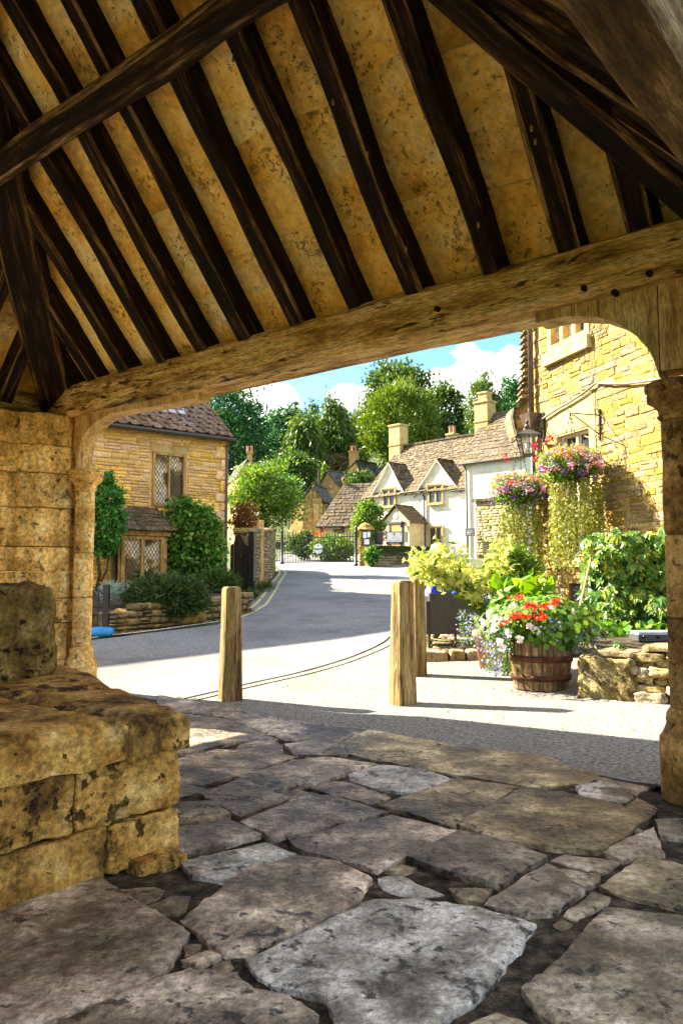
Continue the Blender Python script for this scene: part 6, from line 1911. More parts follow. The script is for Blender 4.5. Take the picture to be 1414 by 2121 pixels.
tree('broadleaf_tree', 'dark leaved tree partly hidden by the inn verge', 1062, 772, 920, 42, 95, MT['l_dark'], 150, 34, 0.11, 7, 0.6, 0.45)
tree('weeping_cypress', 'drooping light green cypress between the white cottage and slope', 692, 832, 1015, 60, 80, MT['l_droop'], 240, 40, 0.075, 14, 0.22, 0.55, 2.2, (0, 0, -1.6), spread=0.5, cone=0.45)
tree('weeping_cypress', 'second drooping cypress, left of the light green one', 632, 852, 1020, 55, 77, MT['l_droop'], 200, 38, 0.08, 14, 0.22, 0.5, 2.0, (0, 0, -1.6), spread=0.5, cone=0.45)
tree('weeping_cypress', 'drooping yellow-green cypress touching the rounded yew', 738, 850, 1000, 36, 84, MT['l_yew'], 150, 34, 0.09, 13, 0.22, 0.5, 2.0, (0, 0, -1.5), spread=0.5, cone=0.5)
tree('dark_conifer', 'broad dark conifer behind the drooping cypresses', 590, 830, 1010, 48, 95, MT['l_dark'], 190, 36, 0.09, 9, 0.4, 0.4, 0.6, (0, 0, -0.4), cone=0.4)
tree('spruce_tree', 'thin spruce spire standing against the sky', 612, 826, 930, 15, 118, MT['l_dark'], 120, 20, 0.14, 8, 0.35, 0.2, 0.5, (0, 0, -0.3), cone=0.9)
tree('larch_tree', 'open-branched larch top next to the spruce spire', 648, 822, 930, 24, 120, MT['l_dark'], 90, 18, 0.14, 8, 0.3, 0.2, 0.35, (0, 0, 0.1), cone=0.75)
tree('rounded_bush', 'pale feathery rounded bush on the slope', 612, 938, 1010, 48, 66, MT['l_mid'], 130, 34, 0.1, 8, 0.45, 0.6, cat='bush', trunk=False)
tree('brown_bush', 'olive brown rounded shrub below the cypresses', 697, 940, 985, 26, 76, MT['l_brown'], 80, 26, 0.11, 7, 0.4, 0.6, cat='bush', trunk=False)
tree('pointed_cypress', 'small bright pointed cypress beside the telegraph pole', 672, 962, 1010, 11, 68, MT['l_bright'], 50, 22, 0.14, 8, 0.3, 0.5, 1.5, (0, 0, 1.2), cone=0.7, cat='tree')
tree('dark_bush', 'dark shrub mass on the slope beside the hidden house', 590, 985, 1050, 45, 62, MT['l_dark'], 90, 30, 0.11, 8, 0.5, 0.5, cat='bush', trunk=False)
tree('roof_shrub', 'grey-green shrub in front of the far house roof', 745, 972, 1012, 30, 64, MT['l_mid'], 60, 24, 0.13, 6, 0.5, 0.4, cat='bush', trunk=False)
tree('bright_tree', 'bright yellow-green feathery tree beside the curved wall', 548, 938, 1118, 84, 29, MT['l_bright'], 200, 42, 0.10, 9, 0.34, 0.35, 0.45, (0, 0, -0.1), deep=0.55)
# woodland that reads as one mass
C, out, P = [], [], []
for k in range(60):
    x = 330 + k * 14
    Y = 112 + (k * 37 % 23)
    pt_ = at_y(x, 882 + 25 * noise.noise(Vector((x * 0.02, 3, 1))), Y)
    c_, o_, _ = clumps((pt_.x, Y, pt_.z - 4), (3.4, 2.5, 7.0), 44, 24, 0.8, 0.5)
    C.append(c_); out.append(o_)
C = np.concatenate(C); out = np.concatenate(out)
V, F = foliage(C, 0.6, out * 0.8, 0.6)
prop(part('woodland', V, F, MT['l_dark']), 'dark wooded slope behind the trees', 'woodland', kind='stuff')

# garden of the stone cottage
def bush(name, label, x, ytop, ybot, hw, Y, mat, leaf=5, nc=120, per=30, aspect=0.55, cr=0.09, shell=0.75, bias=(0, 0, 0.1), flat=0.8, deep=0.8, spread=1.0, cat='bush', stem=False, cut=-1.0, **kw):
    t = tree(name, label, x, ytop, ybot, hw, Y, mat, nc, per, cr, leaf, aspect, shell, flat, bias, cat=cat, trunk=False, deep=deep, spread=spread, cut=cut, **kw)
    return t
ty = LH.P(LH.px(220, 1100, 0.9)[0], 0, 0.9).y
tp_ = bush('topiary_tree', 'dense clipped round-topped evergreen on a twisted bare stem', 218, 972, 1165, 44, ty, MT['l_ivy'], 8, 330, 36, 0.6, 0.06, 0.86, (0, 0, 0.4), cat='tree', deep=0.9)
st_ = [at_y(x, y, ty) for x, y in ((196, 1256), (200, 1225), (207, 1190), (203, 1160), (212, 1120))]
part('trunk', *join(tube(st_, [0.05, 0.04, 0.04, 0.035, 0.03], 8), tube([st_[1], at_y(222, 1180, ty), at_y(228, 1130, ty)], [0.03, 0.025, 0.02], 6)), MT['bark'], tp_)
by = LH.P(LH.px(392, 1120, 0.5)[0], 0, 0.5).y
bush('climbing_hydrangea', 'large glossy green shrub against the cottage wall under the window', 392, 1030, 1222, 76, by, MT['l_shrub'], 10, 330, 34, 0.75, 0.075, 0.7, (0, -0.3, 0.3), deep=0.45)
V, F = foliage(clumps((at_y(395, 1125, by).x, by - 0.25, at_y(395, 1125, by).z), (0.72, 0.35, 0.85), 90, 9, 0.05, 0.95)[0], 0.045, None, 0.8)
prop(part('hydrangea_flowers', V, F, MT['l_lime']), 'pale greenish flower specks over the glossy wall shrub', 'flowers', kind='stuff')
gy_ = GWF.P(GL * 0.55, 0, -0.55).y
bush('juniper', 'low spreading dark juniper spilling over the garden wall', 345, 1192, 1278, 92, gy_ - 0.2, MT['l_junip'], 20, 260, 30, 0.12, 0.09, 0.55, (0, -0.2, 0.35), 0.6, 0.5, 0.9)
bush('dwarf_shrub', 'small tight round shrub beside the juniper', 408, 1222, 1268, 24, gy_ + 0.8, MT['l_shrub'], 7, 90, 26, 0.3, 0.1, 0.7)
bush('lavender_shrub', 'loose grey-green shrub at the cottage corner', 455, 1176, 1238, 42, gy_ + 3.0, MT['l_mid'], 10, 130, 26, 0.2, 0.1, 0.5, (0, 0, 0.9), cut=-0.4)
bush('silver_shrub', 'silvery leaved plant behind the iron garden gate', 236, 1205, 1256, 34, gy_ - 0.3, MT['l_silver'], 7, 60, 22, 0.25, 0.12, 0.4, (0, 0, 0.8), cut=-0.2)
bush('green_mat_plant', 'bright low mat plant on the wall top', 312, 1228, 1262, 30, gy_ - 0.5, MT['l_mid'], 5, 60, 26, 0.5, 0.12, 0.5)
bush('copper_shrub', 'copper leaved shrub above the black plank gate', 505, 1040, 1112, 34, 22.0, MT['l_red'], 7, 70, 20, 0.5, 0.14, 0.3)
bush('wall_grass', 'green weeds along the foot of the curved wall', 548, 1206, 1230, 22, at_g(548, 1226).y, MT['l_mid'], 7, 50, 18, 0.15, 0.16, 0.3, (0, 0, 1.2), cut=0.0)
bush('wall_grass', 'green weeds below the black plank gate post', 520, 1222, 1246, 18, at_g(522, 1242).y, MT['l_mid'], 8, 40, 18, 0.15, 0.16, 0.3, (0, 0, 1.2), cut=0.0)
# planting by the drive gate and the white cottage
bush('porch_climber', 'bright green rounded climber beside the white porch', 762, 1032, 1132, 34, 46.0, MT['l_bright'], 6, 170, 30, 0.6, 0.1, 0.75)
bush('drive_hedge', 'leafy green hedge growing behind the drive gate', 690, 1108, 1166, 46, 40.5, MT['l_bright'], 6, 150, 26, 0.6, 0.1, 0.6)
bush('flower_border', 'mixed green border left behind the drive gate', 625, 1098, 1160, 30, 41.5, MT['l_mid'], 6, 90, 24, 0.6, 0.12, 0.5)
bush('orange_flowers', 'orange flowering plants behind the drive gate', 662, 1096, 1126, 16, 42.5, MT['f_red'], 3.4, 26, 8, 0.8, 0.2, 0.4)
bush('pink_roses', 'pink roses climbing beside the porch door', 790, 1090, 1130, 5, 45.6, MT['f_pink'], 3.4, 22, 10, 0.8, 0.3, 0.4)
bush('ivy_clump', 'dark ivy hanging over the end of the mossy wall', 770, 1128, 1172, 16, mw0.y - 0.1, MT['l_shrub'], 5, 60, 22, 0.7, 0.14, 0.5)
C = np.array([MWF.P(rng.uniform(0, MWL + 0.2), mzt - abs(rng.normal()) * 0.22 + 0.02, 0.045 + rng.uniform(-0.45, 0.02) * (rng.random() < 0.5)) for _ in range(9000)])
C[:, 2] = np.where(rng.random(len(C)) < 0.5, np.minimum(C[:, 2] + 0.0, mzt + 0.05), C[:, 2])
V, F = foliage(C, 0.055, None, 0.7)
o = part('moss', V, F, MT['moss'], mwall); o['kind'] = 'stuff'

# ------------------------------------------------------------------ bollards
def bollard(px, py, ptop, wpx, rot, label, seed):
    p = at_g(px, py)
    Y = p.y + 0.10
    h = at_y(px, ptop, Y).z - p.z
    wb = wpx * Y / FPX / (math.cos(rot) + math.sin(rot)); wt = wb * 0.78
    V, F = [], []
    lv = [(0, 1), (0.1, 1), (0.25, 1), (0.4, 1), (0.55, 1), (0.7, 1), (0.82, 1), (0.93, 1), (0.965, 1), (0.985, 0.95), (1.0, 0.80)]
    for t, k in lv:
        w = (wb + (wt - wb) * t) / 2 * k
        c = w * 0.16
        z = h * t
        ring = [(-w + c, -w), (w - c, -w), (w, -w + c), (w, w - c), (w - c, w), (-w + c, w), (-w, w - c), (-w, -w + c)]
        for i, (x, y) in enumerate(ring):
            q = 0.006 * noise.noise(Vector((i * 0.7 + seed, z * 3, seed)))
            x, y = x * (1 + q * 4), y * (1 + q * 4)
            V.append(Vector((p.x + x * math.cos(rot) - y * math.sin(rot), Y + x * math.sin(rot) + y * math.cos(rot), p.z - 0.02 + z)))
    m = len(lv)
    for j in range(m - 1):
        for i in range(8): F.append((j * 8 + i, j * 8 + (i + 1) % 8, (j + 1) * 8 + (i + 1) % 8, (j + 1) * 8 + i))
    F.append(tuple(range((m - 1) * 8, m * 8)))
    return prop(part('bollard', V, F, MT['bollard']), label, 'bollard', 'timber bollards in front of the shelter')
bollard(474, 1456, 1211, 55, math.radians(28), 'tapered oak bollard standing alone by the shelter kerb', 1)
bollard(836, 1464, 1198, 60, math.radians(32), 'thick oak bollard with a second one close behind it', 2)
bollard(866, 1404, 1195, 42, math.radians(32), 'oak bollard behind another, nearest the wicker chair', 3)

# ------------------------------------------------------------------ half barrel and its flowers
bp = at_g(1120, 1438)
BY = bp.y + 0.30
bx = at_y(1120, 1438, BY).x
bz = ground_z(bx, BY) + 0.012
R0, R1, BH = 54 * BY / FPX, 62 * BY / FPX, 0.46
barrel = thing('half_barrel', (bx, BY, bz), 'half oak barrel planter with rusty hoops, filled with flowers', 'planter')
ns = 18
for k in range(ns):
    a0, a1 = 2 * math.pi * (k + 0.03) / ns, 2 * math.pi * (k + 0.97) / ns
    V = []
    for z, r_ in ((0, R0), (0.15, R0 * 1.06), (0.3, R1 * 1.02), (BH + random.uniform(-0.01, 0.01), R1)):
        for a in (a0, (a0 + a1) / 2, a1):
            for rr in (r_ - 0.03, r_): V.append(Vector((bx + rr * math.cos(a), BY + rr * math.sin(a), bz + z)))
    F = []
    for j in range(3):
        b = j * 6
        for i in (0, 2):
            F.append((b + i + 1, b + i + 3, b + 6 + i + 3, b + 6 + i + 1)); F.append((b + i, b + 6 + i, b + 6 + i + 2, b + i + 2))
        F.append((b, b + 1, b + 7, b + 6)); F.append((b + 4, b + 10, b + 11, b + 5))
    F += [(18, 19, 21, 20), (20, 21, 23, 22), (0, 2, 3, 1), (2, 4, 5, 3)]
    part('stave', V, F, MT['barrel'], barrel)
for z0, z1 in ((0.09, 0.14), (0.27, 0.33)):
    rr = lambda z: R0 + (R1 - R0) * z / BH * 1.25 + 0.02
    part('hoop', *lathe([(rr(z0) - 0.02, z0), (min(rr(z0), R1 * 1.02 + 0.014), z0 + 0.001), (min(rr(z1), R1 * 1.02 + 0.016), z1), (rr(z1) - 0.02, z1 + 0.001)], (bx, BY, bz), 32), MT['hoop'], barrel, smooth=True)
part('soil', *lathe([(R1 - 0.035, BH - 0.08), (0.01, BH - 0.05)], (bx, BY, bz), 16), MT['soil'], barrel)

def disc_leaves(C, size, nrm, r=rng, k=6, cup=0.2):
    """roundish lobed leaves: k-gons facing nrm"""
    V, F = [], []
    n = len(C)
    N_ = unit(nrm)
    A = unit(np.cross(N_, r.normal(size=(n, 3)))); B = np.cross(N_, A)
    S = size * r.uniform(0.6, 1.25, n)
    ring = []
    for i in range(k):
        t = 2 * math.pi * i / k
        q = 0.5 * (1.0 if i % 2 else 0.82)
        ring.append(C + (A * math.cos(t) + B * math.sin(t)) * (S * q)[:, None] + N_ * (S * cup * 0.3)[:, None])
    V = np.stack(ring, 1).reshape(-1, 3)
    F = np.arange(len(V)).reshape(-1, k)
    return V, F

def flowerheads(name, centers, head_r, petal, mat, parent=None, per=16, kind=None):
    C = np.concatenate([np.array(c) + unit(rng.normal(size=(per, 3))) * head_r * rng.uniform(0.5, 1, (per, 1)) for c in centers])
    V, F = disc_leaves(C, petal, rng.normal(size=C.shape) + np.array([-.4, -.6, .5]), k=5)
    o = part(name, V, F, mat, parent)
    if kind: o['kind'] = kind
    return o

topz = bz + BH
fl = thing('barrel_geraniums', (bx, BY, topz - 0.06), 'leafy geraniums with white and red flowers growing in the half barrel', 'flowers')
C, out, P = clumps((bx + 0.02, BY, topz + 0.15), (0.56, 0.42, 0.26), 190, 18, 0.05, 0.6, cut=-0.55)
V, F = disc_leaves(C, 0.06, out + np.array([-0.3, -0.5, 0.8]), k=8)
part('leaves', V, F, MT['l_geran'], fl)
stems = [tube([Vector((bx + random.uniform(-.2, .2), BY + random.uniform(-.2, .2), topz - 0.05)), Vector(P[i])], 0.005, 5) for i in range(0, len(P), 3)]
part('stems', *join(*stems), MT['l_geran'], fl)
def atb(px, py, dy=0.0): 
    return np.array(at_y(px, py, BY + dy))
part('red_flowers', *disc_leaves(np.concatenate([atb(x, y, -0.42) + rng.normal(size=(26, 3)) * np.array([0.032, 0.03, 0.016]) for x, y in ((1062, 1276), (1075, 1274), (1083, 1278), (1040, 1289), (1097, 1253), (1104, 1258), (1132, 1255), (1150, 1245), (1124, 1278), (1070, 1237))]), 0.034, rng.normal(size=(260, 3)) + np.array([-.4, -.6, .6]), k=5), MT['f_red'], fl)
part('flower_stems', *join(*[tube([Vector(atb(x + 4, 1330, -0.05)), Vector(atb(x, y + 4, -0.40))], 0.005, 5) for x, y in ((1065, 1276), (1083, 1278), (1040, 1289), (1100, 1255), (1132, 1255), (1150, 1245), (1124, 1278))]), MT['l_geran'], fl)
wf = [(1035, 1330), (1075, 1325), (1097, 1297), (1110, 1307), (1052, 1312), (1022, 1305), (1188, 1268), (1000, 1288), (1012, 1270), (1140, 1262), (1062, 1255), (1040, 1342)]
flowerheads('white_flowers', [atb(x, y, -0.42 if y > 1290 else -0.25) for x, y in wf], 0.035, 0.034, MT['f_white'], fl, 22)
def lobelia(name, label, px0, py0, px1, py1, n, Y, dep=0.18):
    a, b = at_y(px0, py0, Y), at_y(px1, py1, Y)
    C = np.stack([rng.uniform(a.x, b.x, n), Y + rng.normal(size=n) * dep, rng.uniform(b.z, a.z, n)], 1)
    t = thing(name, (float((a.x + b.x) / 2), Y, b.z), label, 'flowers')
    V, F = foliage(C, 0.035, None, 0.25, (0, 0, 0.3))
    part('leaves', V, F, MT['l_geran'], t)
    k = n // 3
    V, F = disc_leaves(C[:k] + rng.normal(size=(k, 3)) * 0.02 + np.array([-0.02, -0.06, 0.0]), 0.024, rng.normal(size=(k, 3)) + np.array([-.5, -.8, .3]), k=5)
    part('petals', V, F, MT['f_blue'], t)
    return t
lobelia('trailing_lobelia', 'blue lobelia trailing over the left side of the half barrel', 1002, 1295, 1052, 1392, 900, BY - 0.1, 0.15)
lobelia('trailing_lobelia', 'blue lobelia spilling over the right side of the half barrel', 1165, 1290, 1232, 1352, 800, BY - 0.05, 0.15)
lobelia('trailing_lobelia', 'small blue lobelia among the geraniums in the barrel middle', 1110, 1278, 1160, 1330, 350, BY - 0.25, 0.08)

# tall yellow tobacco plants in a tub behind
tp2 = at_g(1030, 1385)
tub = thing('tobacco_tub', (tp2.x, tp2.y, tp2.z), 'terracotta tub holding the tall yellow flowering tobacco plants', 'planter')
part('tub', *lathe([(0.2, 0), (0.26, 0.36), (0.29, 0.37), (0.29, 0.43), (0.25, 0.43)], tp2, 20), MT['pot'], tub, smooth=True)
tob = thing('flowering_tobacco', (tp2.x, tp2.y, tp2.z + 0.4), 'sprawling flowering tobacco with pale yellow trumpet flowers beside the wicker chair', 'flowers')
root = Vector((tp2.x, tp2.y, tp2.z + 0.42))
stv, leafC, leafD, flC, flD = [], [], [], [], []
for i in range(60):
    px, py = random.uniform(850, 1065), random.uniform(1118, 1262)
    if random.random() < 0.3: px, py = random.uniform(832, 930), random.uniform(1150, 1215)
    if py < 1150 and px < 880: py += 45
    if px < 940 and py > 1192: py = random.uniform(1140, 1185)
    tip = at_y(px, py, tp2.y + random.uniform(-0.55, 0.35))
    mid = root.lerp(tip, 0.55) + Vector((0, 0, 0.18))
    pts = [root.lerp(mid, t).lerp(mid.lerp(tip, t), t) for t in np.linspace(0, 1, 7)]
    stv.append(tube(pts, [0.008 - 0.0008 * k for k in range(7)], 5))
    for t in np.linspace(0.45, 1.0, 10):
        q = root.lerp(mid, t).lerp(mid.lerp(tip, t), t)
        for _ in range(2):
            d = Vector((random.gauss(-0.3, 0.6), random.gauss(-0.5, 0.5), random.gauss(-0.1, 0.5))).normalized()
            if t > 0.6: 
                flC.append(q + d * 0.05); flD.append(d)
        leafC.append(np.array(q)); leafD.append(np.array((random.gauss(0, 1), random.gauss(-0.3, 1), random.gauss(0, 0.6))))
part('stems', *join(*stv), MT['l_bright'], tob)
D_ = unit(np.array(leafD)); L_ = rng.uniform(0.06, 0.15, len(D_))
V, F = leaf_mesh(np.array(leafC) + D_ * L_[:, None] * 0.5, D_, unit(np.cross(D_, rng.normal(size=D_.shape))), L_, L_ * 0.3, 0.2)
part('leaves', V, F, MT['l_bright'], tob)
V, F = [], []
for c, d in zip(flC, flD):
    x = d.orthogonal().normalized(); y = d.cross(x)
    b = len(V)
    V += [c - d * 0.055 + (x * math.cos(t) + y * math.sin(t)) * 0.006 for t in (0, 2.1, 4.2)]
    V += [c + d * 0.015 + (x * math.cos(t) + y * math.sin(t)) * 0.009 for t in (0, 2.1, 4.2)]
    F += [(b + i, b + (i + 1) % 3, b + 3 + (i + 1) % 3, b + 3 + i) for i in range(3)]
    for k in range(5):
        t = k * 2 * math.pi / 5
        e0 = (x * math.cos(t - 0.5) + y * math.sin(t - 0.5)); e1 = (x * math.cos(t + 0.5) + y * math.sin(t + 0.5)); e2 = (x * math.cos(t) + y * math.sin(t))
        b2 = len(V)
        V += [c + d * 0.012, c + d * 0.02 + e0 * 0.026, c + d * 0.024 + e2 * 0.036, c + d * 0.02 + e1 * 0.026]
        F.append((b2, b2 + 1, b2 + 2, b2 + 3))
o = part('trumpet_flowers', V, F, MT['f_yellow'], tob)
# broad leaved plants between tub and barrel
bl = thing('broad_leaved_plant', tuple(at_g(1075, 1400)), 'upright plant with big pointed green leaves behind the red geraniums', 'plant')
C = np.array([at_y(random.uniform(1020, 1140), random.uniform(1195, 1300), BY + random.uniform(0.35, 0.9)) for _ in range(130)])
D = unit(rng.normal(size=C.shape) * 0.8 + np.array([-0.1, -0.3, 0.5])); L_ = rng.uniform(0.16, 0.34, len(C))
V, F = leaf_mesh(C, D, unit(np.cross(D, rng.normal(size=D.shape))), L_, L_ * 0.4, 0.15)
part('leaves', V, F, MT['l_geran'], bl)
q = at_g(1075, 1400)
part('stems', *join(*[tube([Vector((q.x + random.uniform(-.2, .2), q.y, q.z)), Vector(C[i])], 0.008, 5) for i in range(0, 130, 6)]), MT['l_geran'], bl)
ql = at_y(962, 1300, tp2.y + 0.1)
lobelia('patio_lobelia', 'blue and white lobelia clump beside the wicker chair', 950, 1262, 1010, 1335, 700, tp2.y - 0.1, 0.14)
bush('lime_border_plants', 'yellow-green bushy foliage between tobacco flowers and inn wall', 1055, 1120, 1260, 62, tp2.y + 2.0, MT['l_bright'], 11, 200, 26, 0.3, 0.1, 0.4, (0, 0, 0.6), deep=0.5)
# ------------------------------------------------------------------ patio with kerb, wicker chair and sitter
k0_, k1_ = at_g(872, 1372), at_g(1012, 1368)
pat = [(k0_.x, k0_.y), (k1_.x, k1_.y), (k1_.x + 1.3, k1_.y + 0.2), (PB.P(0.6, 0, 0.1).x, PB.P(0.6, 0, 0.1).y), (PB.P(-2.2, 0, 0.1).x, PB.P(-2.2, 0, 0.1).y), (k0_.x + 0.3, k0_.y + 5.0)]
PZ = lambda x, y: ground_z(x, y) + 0.10
V, F = sheet(outline(pat, 0.3, 0.0, 90), 0.3, lambda x, y, d: PZ(x, y) - 0.02)
patio = prop(part('patio', V, F, MT['dirt'], smooth=True), kind='structure')
KF = Frame((k0_.x, k0_.y, 0), ((k1_ - k0_).x, (k1_ - k0_).y))
s = 0.0
KL = (k1_ - k0_).length + 1.3
ki = 0
while s < KL:
    w = random.uniform(0.2, 0.36)
    c = KF.P(s + w / 2, 0, -0.10)
    rock('kerb_stone', Vector((c.x, c.y, ground_z(c.x, c.y) + 0.04)), KF.a, -KF.m, ZU, w - 0.015, 0.24, 0.17, 0.03, 0.014, MT['drystone'], patio, 5, 8, ki)
    s += w; ki += 1
us2 = [unit_stone('sett', MT['drystone'], 0.12, 0.05, k) for k in range(5)]
Ms = []
for r_ in range(9):
    s = -0.1 * (r_ % 2)
    while s < KL - 0.2:
        w = random.uniform(0.18, 0.32)
        c = KF.P(s + w / 2, 0, -0.33 - r_ * 0.2)
        Ms.append(smat(Vector((c.x, c.y, PZ(c.x, c.y) - 0.03)), KF.a, -KF.m, ZU, w - 0.02, 0.18, 0.08))
        s += w
pieces('sett', us2, Ms, patio, 300)

cp_ = at_g(918, 1342, 0.1)
CY_ = cp_.y + 0.28
CXc = at_y(916, 1342, CY_).x
cz0 = PZ(CXc, CY_)
CHF = Frame((CXc, CY_, 0), (1, 0.22))      # chair seen from behind; its front points away
chair = thing('wicker_chair', (CXc, CY_, cz0), 'dark woven armchair standing on the patio behind the bollards', 'chair')
hw_ = 0.30
part('backrest', *hexa([CHF.P(s * k, z, d) for s in (-hw_, hw_) for d, k in ((0.30, 0.92), (0.25, 0.92)) for z, in ((cz0 + 0.16,), (cz0 + 0.68,))]), MT['wicker'], chair)
for sg in (-1, 1):
    part('arm', *hexa([CHF.P(sg * hw_ * q, z, d) for q in (0.93, 1.07) for d in (0.29, -0.28) for z in (cz0 + 0.16, cz0 + 0.58)]), MT['wicker'], chair)
part('seat', *fbox(CHF, -hw_ * 0.92, hw_ * 0.92, cz0 + 0.30, cz0 + 0.42, -0.28, 0.25), MT['wicker'], chair)
for sx_ in (-0.27, 0.27):
    for d in (0.26, -0.24):
        part('leg', *tube([CHF.P(sx_, cz0 - 0.01, d), CHF.P(sx_, cz0 + 0.2, d)], 0.018, 8), MT['iron'], chair)

def skin_mesh(name, V, E_, R, mats, mat_of, sub=2):
    me = bpy.data.meshes.new(name)
    me.from_pydata([tuple(v) for v in V], E_, [])
    ob = bpy.data.objects.new(name, me); col.objects.link(ob)
    mo = ob.modifiers.new('skin', 'SKIN')
    mo.use_smooth_shade = True
    for i, r_ in enumerate(R):
        me.skin_vertices[0].data[i].radius = r_ if isinstance(r_, tuple) else (r_, r_)
    me.skin_vertices[0].data[0].use_root = True
    sb = ob.modifiers.new('sub', 'SUBSURF'); sb.levels = sub; sb.render_levels = sub
    bpy.context.view_layer.update()
    out = bpy.data.meshes.new_from_object(ob.evaluated_get(bpy.context.evaluated_depsgraph_get()))
    bpy.data.objects.remove(ob)
    out.materials.clear()
    for m in mats: out.materials.append(m)
    for p in out.polygons: p.material_index = mat_of(p.center)
    out.shade_smooth()
    return out
def CP3(s, d, z): return CHF.P(s - 0.04, cz0 + z * 0.97, d)
sk = [CP3(0, 0.06, 0.50), CP3(0, 0.08, 0.68), CP3(0, 0.10, 0.86), CP3(0, 0.06, 1.00), CP3(0, 0.02, 1.10), CP3(0, -0.01, 1.20), CP3(0, -0.03, 1.29),
      CP3(-0.10, 0.02, 0.50), CP3(-0.13, -0.42, 0.52), CP3(-0.13, -0.46, 0.10), CP3(-0.13, -0.60, 0.05), CP3(0.10, 0.02, 0.50), CP3(0.13, -0.42, 0.52), CP3(0.13, -0.46, 0.10), CP3(0.13, -0.60, 0.05),
      CP3(-0.19, 0.06, 0.98), CP3(-0.27, 0.03, 0.72), CP3(-0.24, -0.2, 0.64), CP3(-0.22, -0.29, 0.63), CP3(0.19, 0.06, 0.98), CP3(0.27, 0.03, 0.72), CP3(0.24, -0.2, 0.64), CP3(0.22, -0.29, 0.63)]
ed = [(0, 1), (1, 2), (2, 3), (3, 4), (4, 5), (5, 6), (0, 7), (7, 8), (8, 9), (9, 10), (0, 11), (11, 12), (12, 13), (13, 14), (3, 15), (15, 16), (16, 17), (17, 18), (3, 19), (19, 20), (20, 21), (21, 22)]
rd = [0.15, 0.14, 0.155, 0.11, 0.055, 0.095, 0.085, 0.09, 0.07, 0.05, 0.035, 0.09, 0.07, 0.05, 0.035, 0.075, 0.055, 0.042, 0.035, 0.075, 0.055, 0.042, 0.035]
ctr = Vector((CXc, CY_, cz0))
def mo_(c):
    l = Vector(c) - ctr
    z = l.z / 0.97; dd = l.dot(CHF.m)
    if z > 1.06: return 2
    if z < 0.13: return 3
    if dd < -0.24 and z > 0.55: return 2
    if dd < 0.0 and z < 0.62 and abs(l.dot(CHF.a)) < 0.22: return 1
    return 0 if z > 0.56 else 1
bm_ = skin_mesh('person', sk, ed, rd, [MT['blue'], MT['navy'], MT['skin'], MT['ink']], mo_)
person = thing('person', (CXc, CY_, cz0), 'person in blue top seated in the wicker chair, back turned, behind yellow flowers', 'person')
inst('body', bm_, Matrix.Identity(4), person)
hc = CP3(0, 0.0, 1.26)
V, F = lathe([(0.07, -0.08), (0.105, -0.03), (0.112, 0.03), (0.095, 0.085), (0.05, 0.115), (0.01, 0.122)], hc, 18, 0.02)
part('hair', V, F, MT['hair'], person, smooth=True)
part('collar', *lathe([(0.075, 0.0), (0.085, 0.03), (0.066, 0.065)], CP3(0, 0.03, 1.03), 16), MT['paper'], person, smooth=True)
# small dark table beyond the chair
tq = at_g(985, 1322, 0.1)
tb_ = thing('patio_table', (tq.x, tq.y + 0.3, PZ(tq.x, tq.y + 0.3)), 'small dark cafe table mostly hidden behind the flowers', 'table')
part('base', *lathe([(0.22, 0), (0.22, 0.03), (0.04, 0.05)], LOC[tb_], 16), MT['iron'], tb_)
part('column', *tube([LOC[tb_] + ZU * 0.04, LOC[tb_] + ZU * 0.7], 0.03, 8), MT['iron'], tb_)
part('top', *lathe([(0.34, 0.70), (0.35, 0.715), (0.35, 0.735), (0.34, 0.74)], LOC[tb_], 24), MT['iron'], tb_)

# ------------------------------------------------------------------ raised bed: rough stones, creeper, floodlight
rb0 = at_g(1200, 1446)
rb1 = at_g(1395, 1462)
RBF = Frame((rb0.x, rb0.y, 0), ((rb1 - rb0).x, (rb1 - rb0).y))
RL = (rb1 - rb0).length
bed_w = thing('bed_wall', RBF.P(RL / 2, rb0.z, -0.2), 'low rough rock wall of the raised bed under the creeper', 'wall')
rock('boulder', RBF.P(0.24, rb0.z + 0.18, -0.14), RBF.a, -RBF.m, ZU, 0.50, 0.34, 0.40, 0.035, 0.035, MT['drystone'], bed_w, 16, 5, 3)
r2 = random.Random(5)
s = 0.5; i = 0
for lay, (z0, h0) in enumerate(((0.0, 0.09), (0.08, 0.07), (0.145, 0.085), (0.22, 0.075), (0.285, 0.07), (0.345, 0.07))):
    s = 0.44 + 0.1 * r2.random()
    while s < RL + 0.9:
        w = r2.uniform(0.14, 0.34)
        c = RBF.P(s + w / 2, 0, -0.12 + r2.uniform(-0.04, 0.05) - lay * 0.02)
        t = r2.uniform(-0.12, 0.12)
        ax = (RBF.a + ZU * t).normalized()
        rock('rubble_stone', Vector((c.x, c.y, ground_z(c.x, c.y) + z0 + h0 / 2)), ax, -RBF.m, (ZU - RBF.a * t).normalized(), w - 0.012, 0.26, h0 * r2.uniform(0.85, 1.15), 0.012, 0.022, MT['drystone'], bed_w, 7, 12, i)
        s += w; i += 1
for (s, w, d, z) in ((0.15, 0.34, -0.2, 0.40), (0.55, 0.5, -0.25, 0.45), (1.0, 0.4, -0.3, 0.45), (1.4, 0.45, -0.25, 0.45)):
    c = RBF.P(s + w / 2, 0, d)
    rock('coping_stone', Vector((c.x, c.y, ground_z(c.x, c.y) + z)), RBF.a, -RBF.m, ZU, w, 0.36, 0.06, 0.02, 0.012, MT['drystone'], bed_w, 7, 9, s * 10)
bedp = [tuple(RBF.P(0.1, 0, -0.2).xy), tuple(RBF.P(RL + 1.2, 0, -0.2).xy), tuple(PB.P(4.2, 0, 0.05).xy), tuple(PB.P(0.5, 0, 0.05).xy)]
V, F = sheet(outline(bedp, 0.3, 0, 91), 0.3, lambda x, y, d: ground_z(x, y) + 0.31 + 0.03 * fbm(x, y, 0, 3))
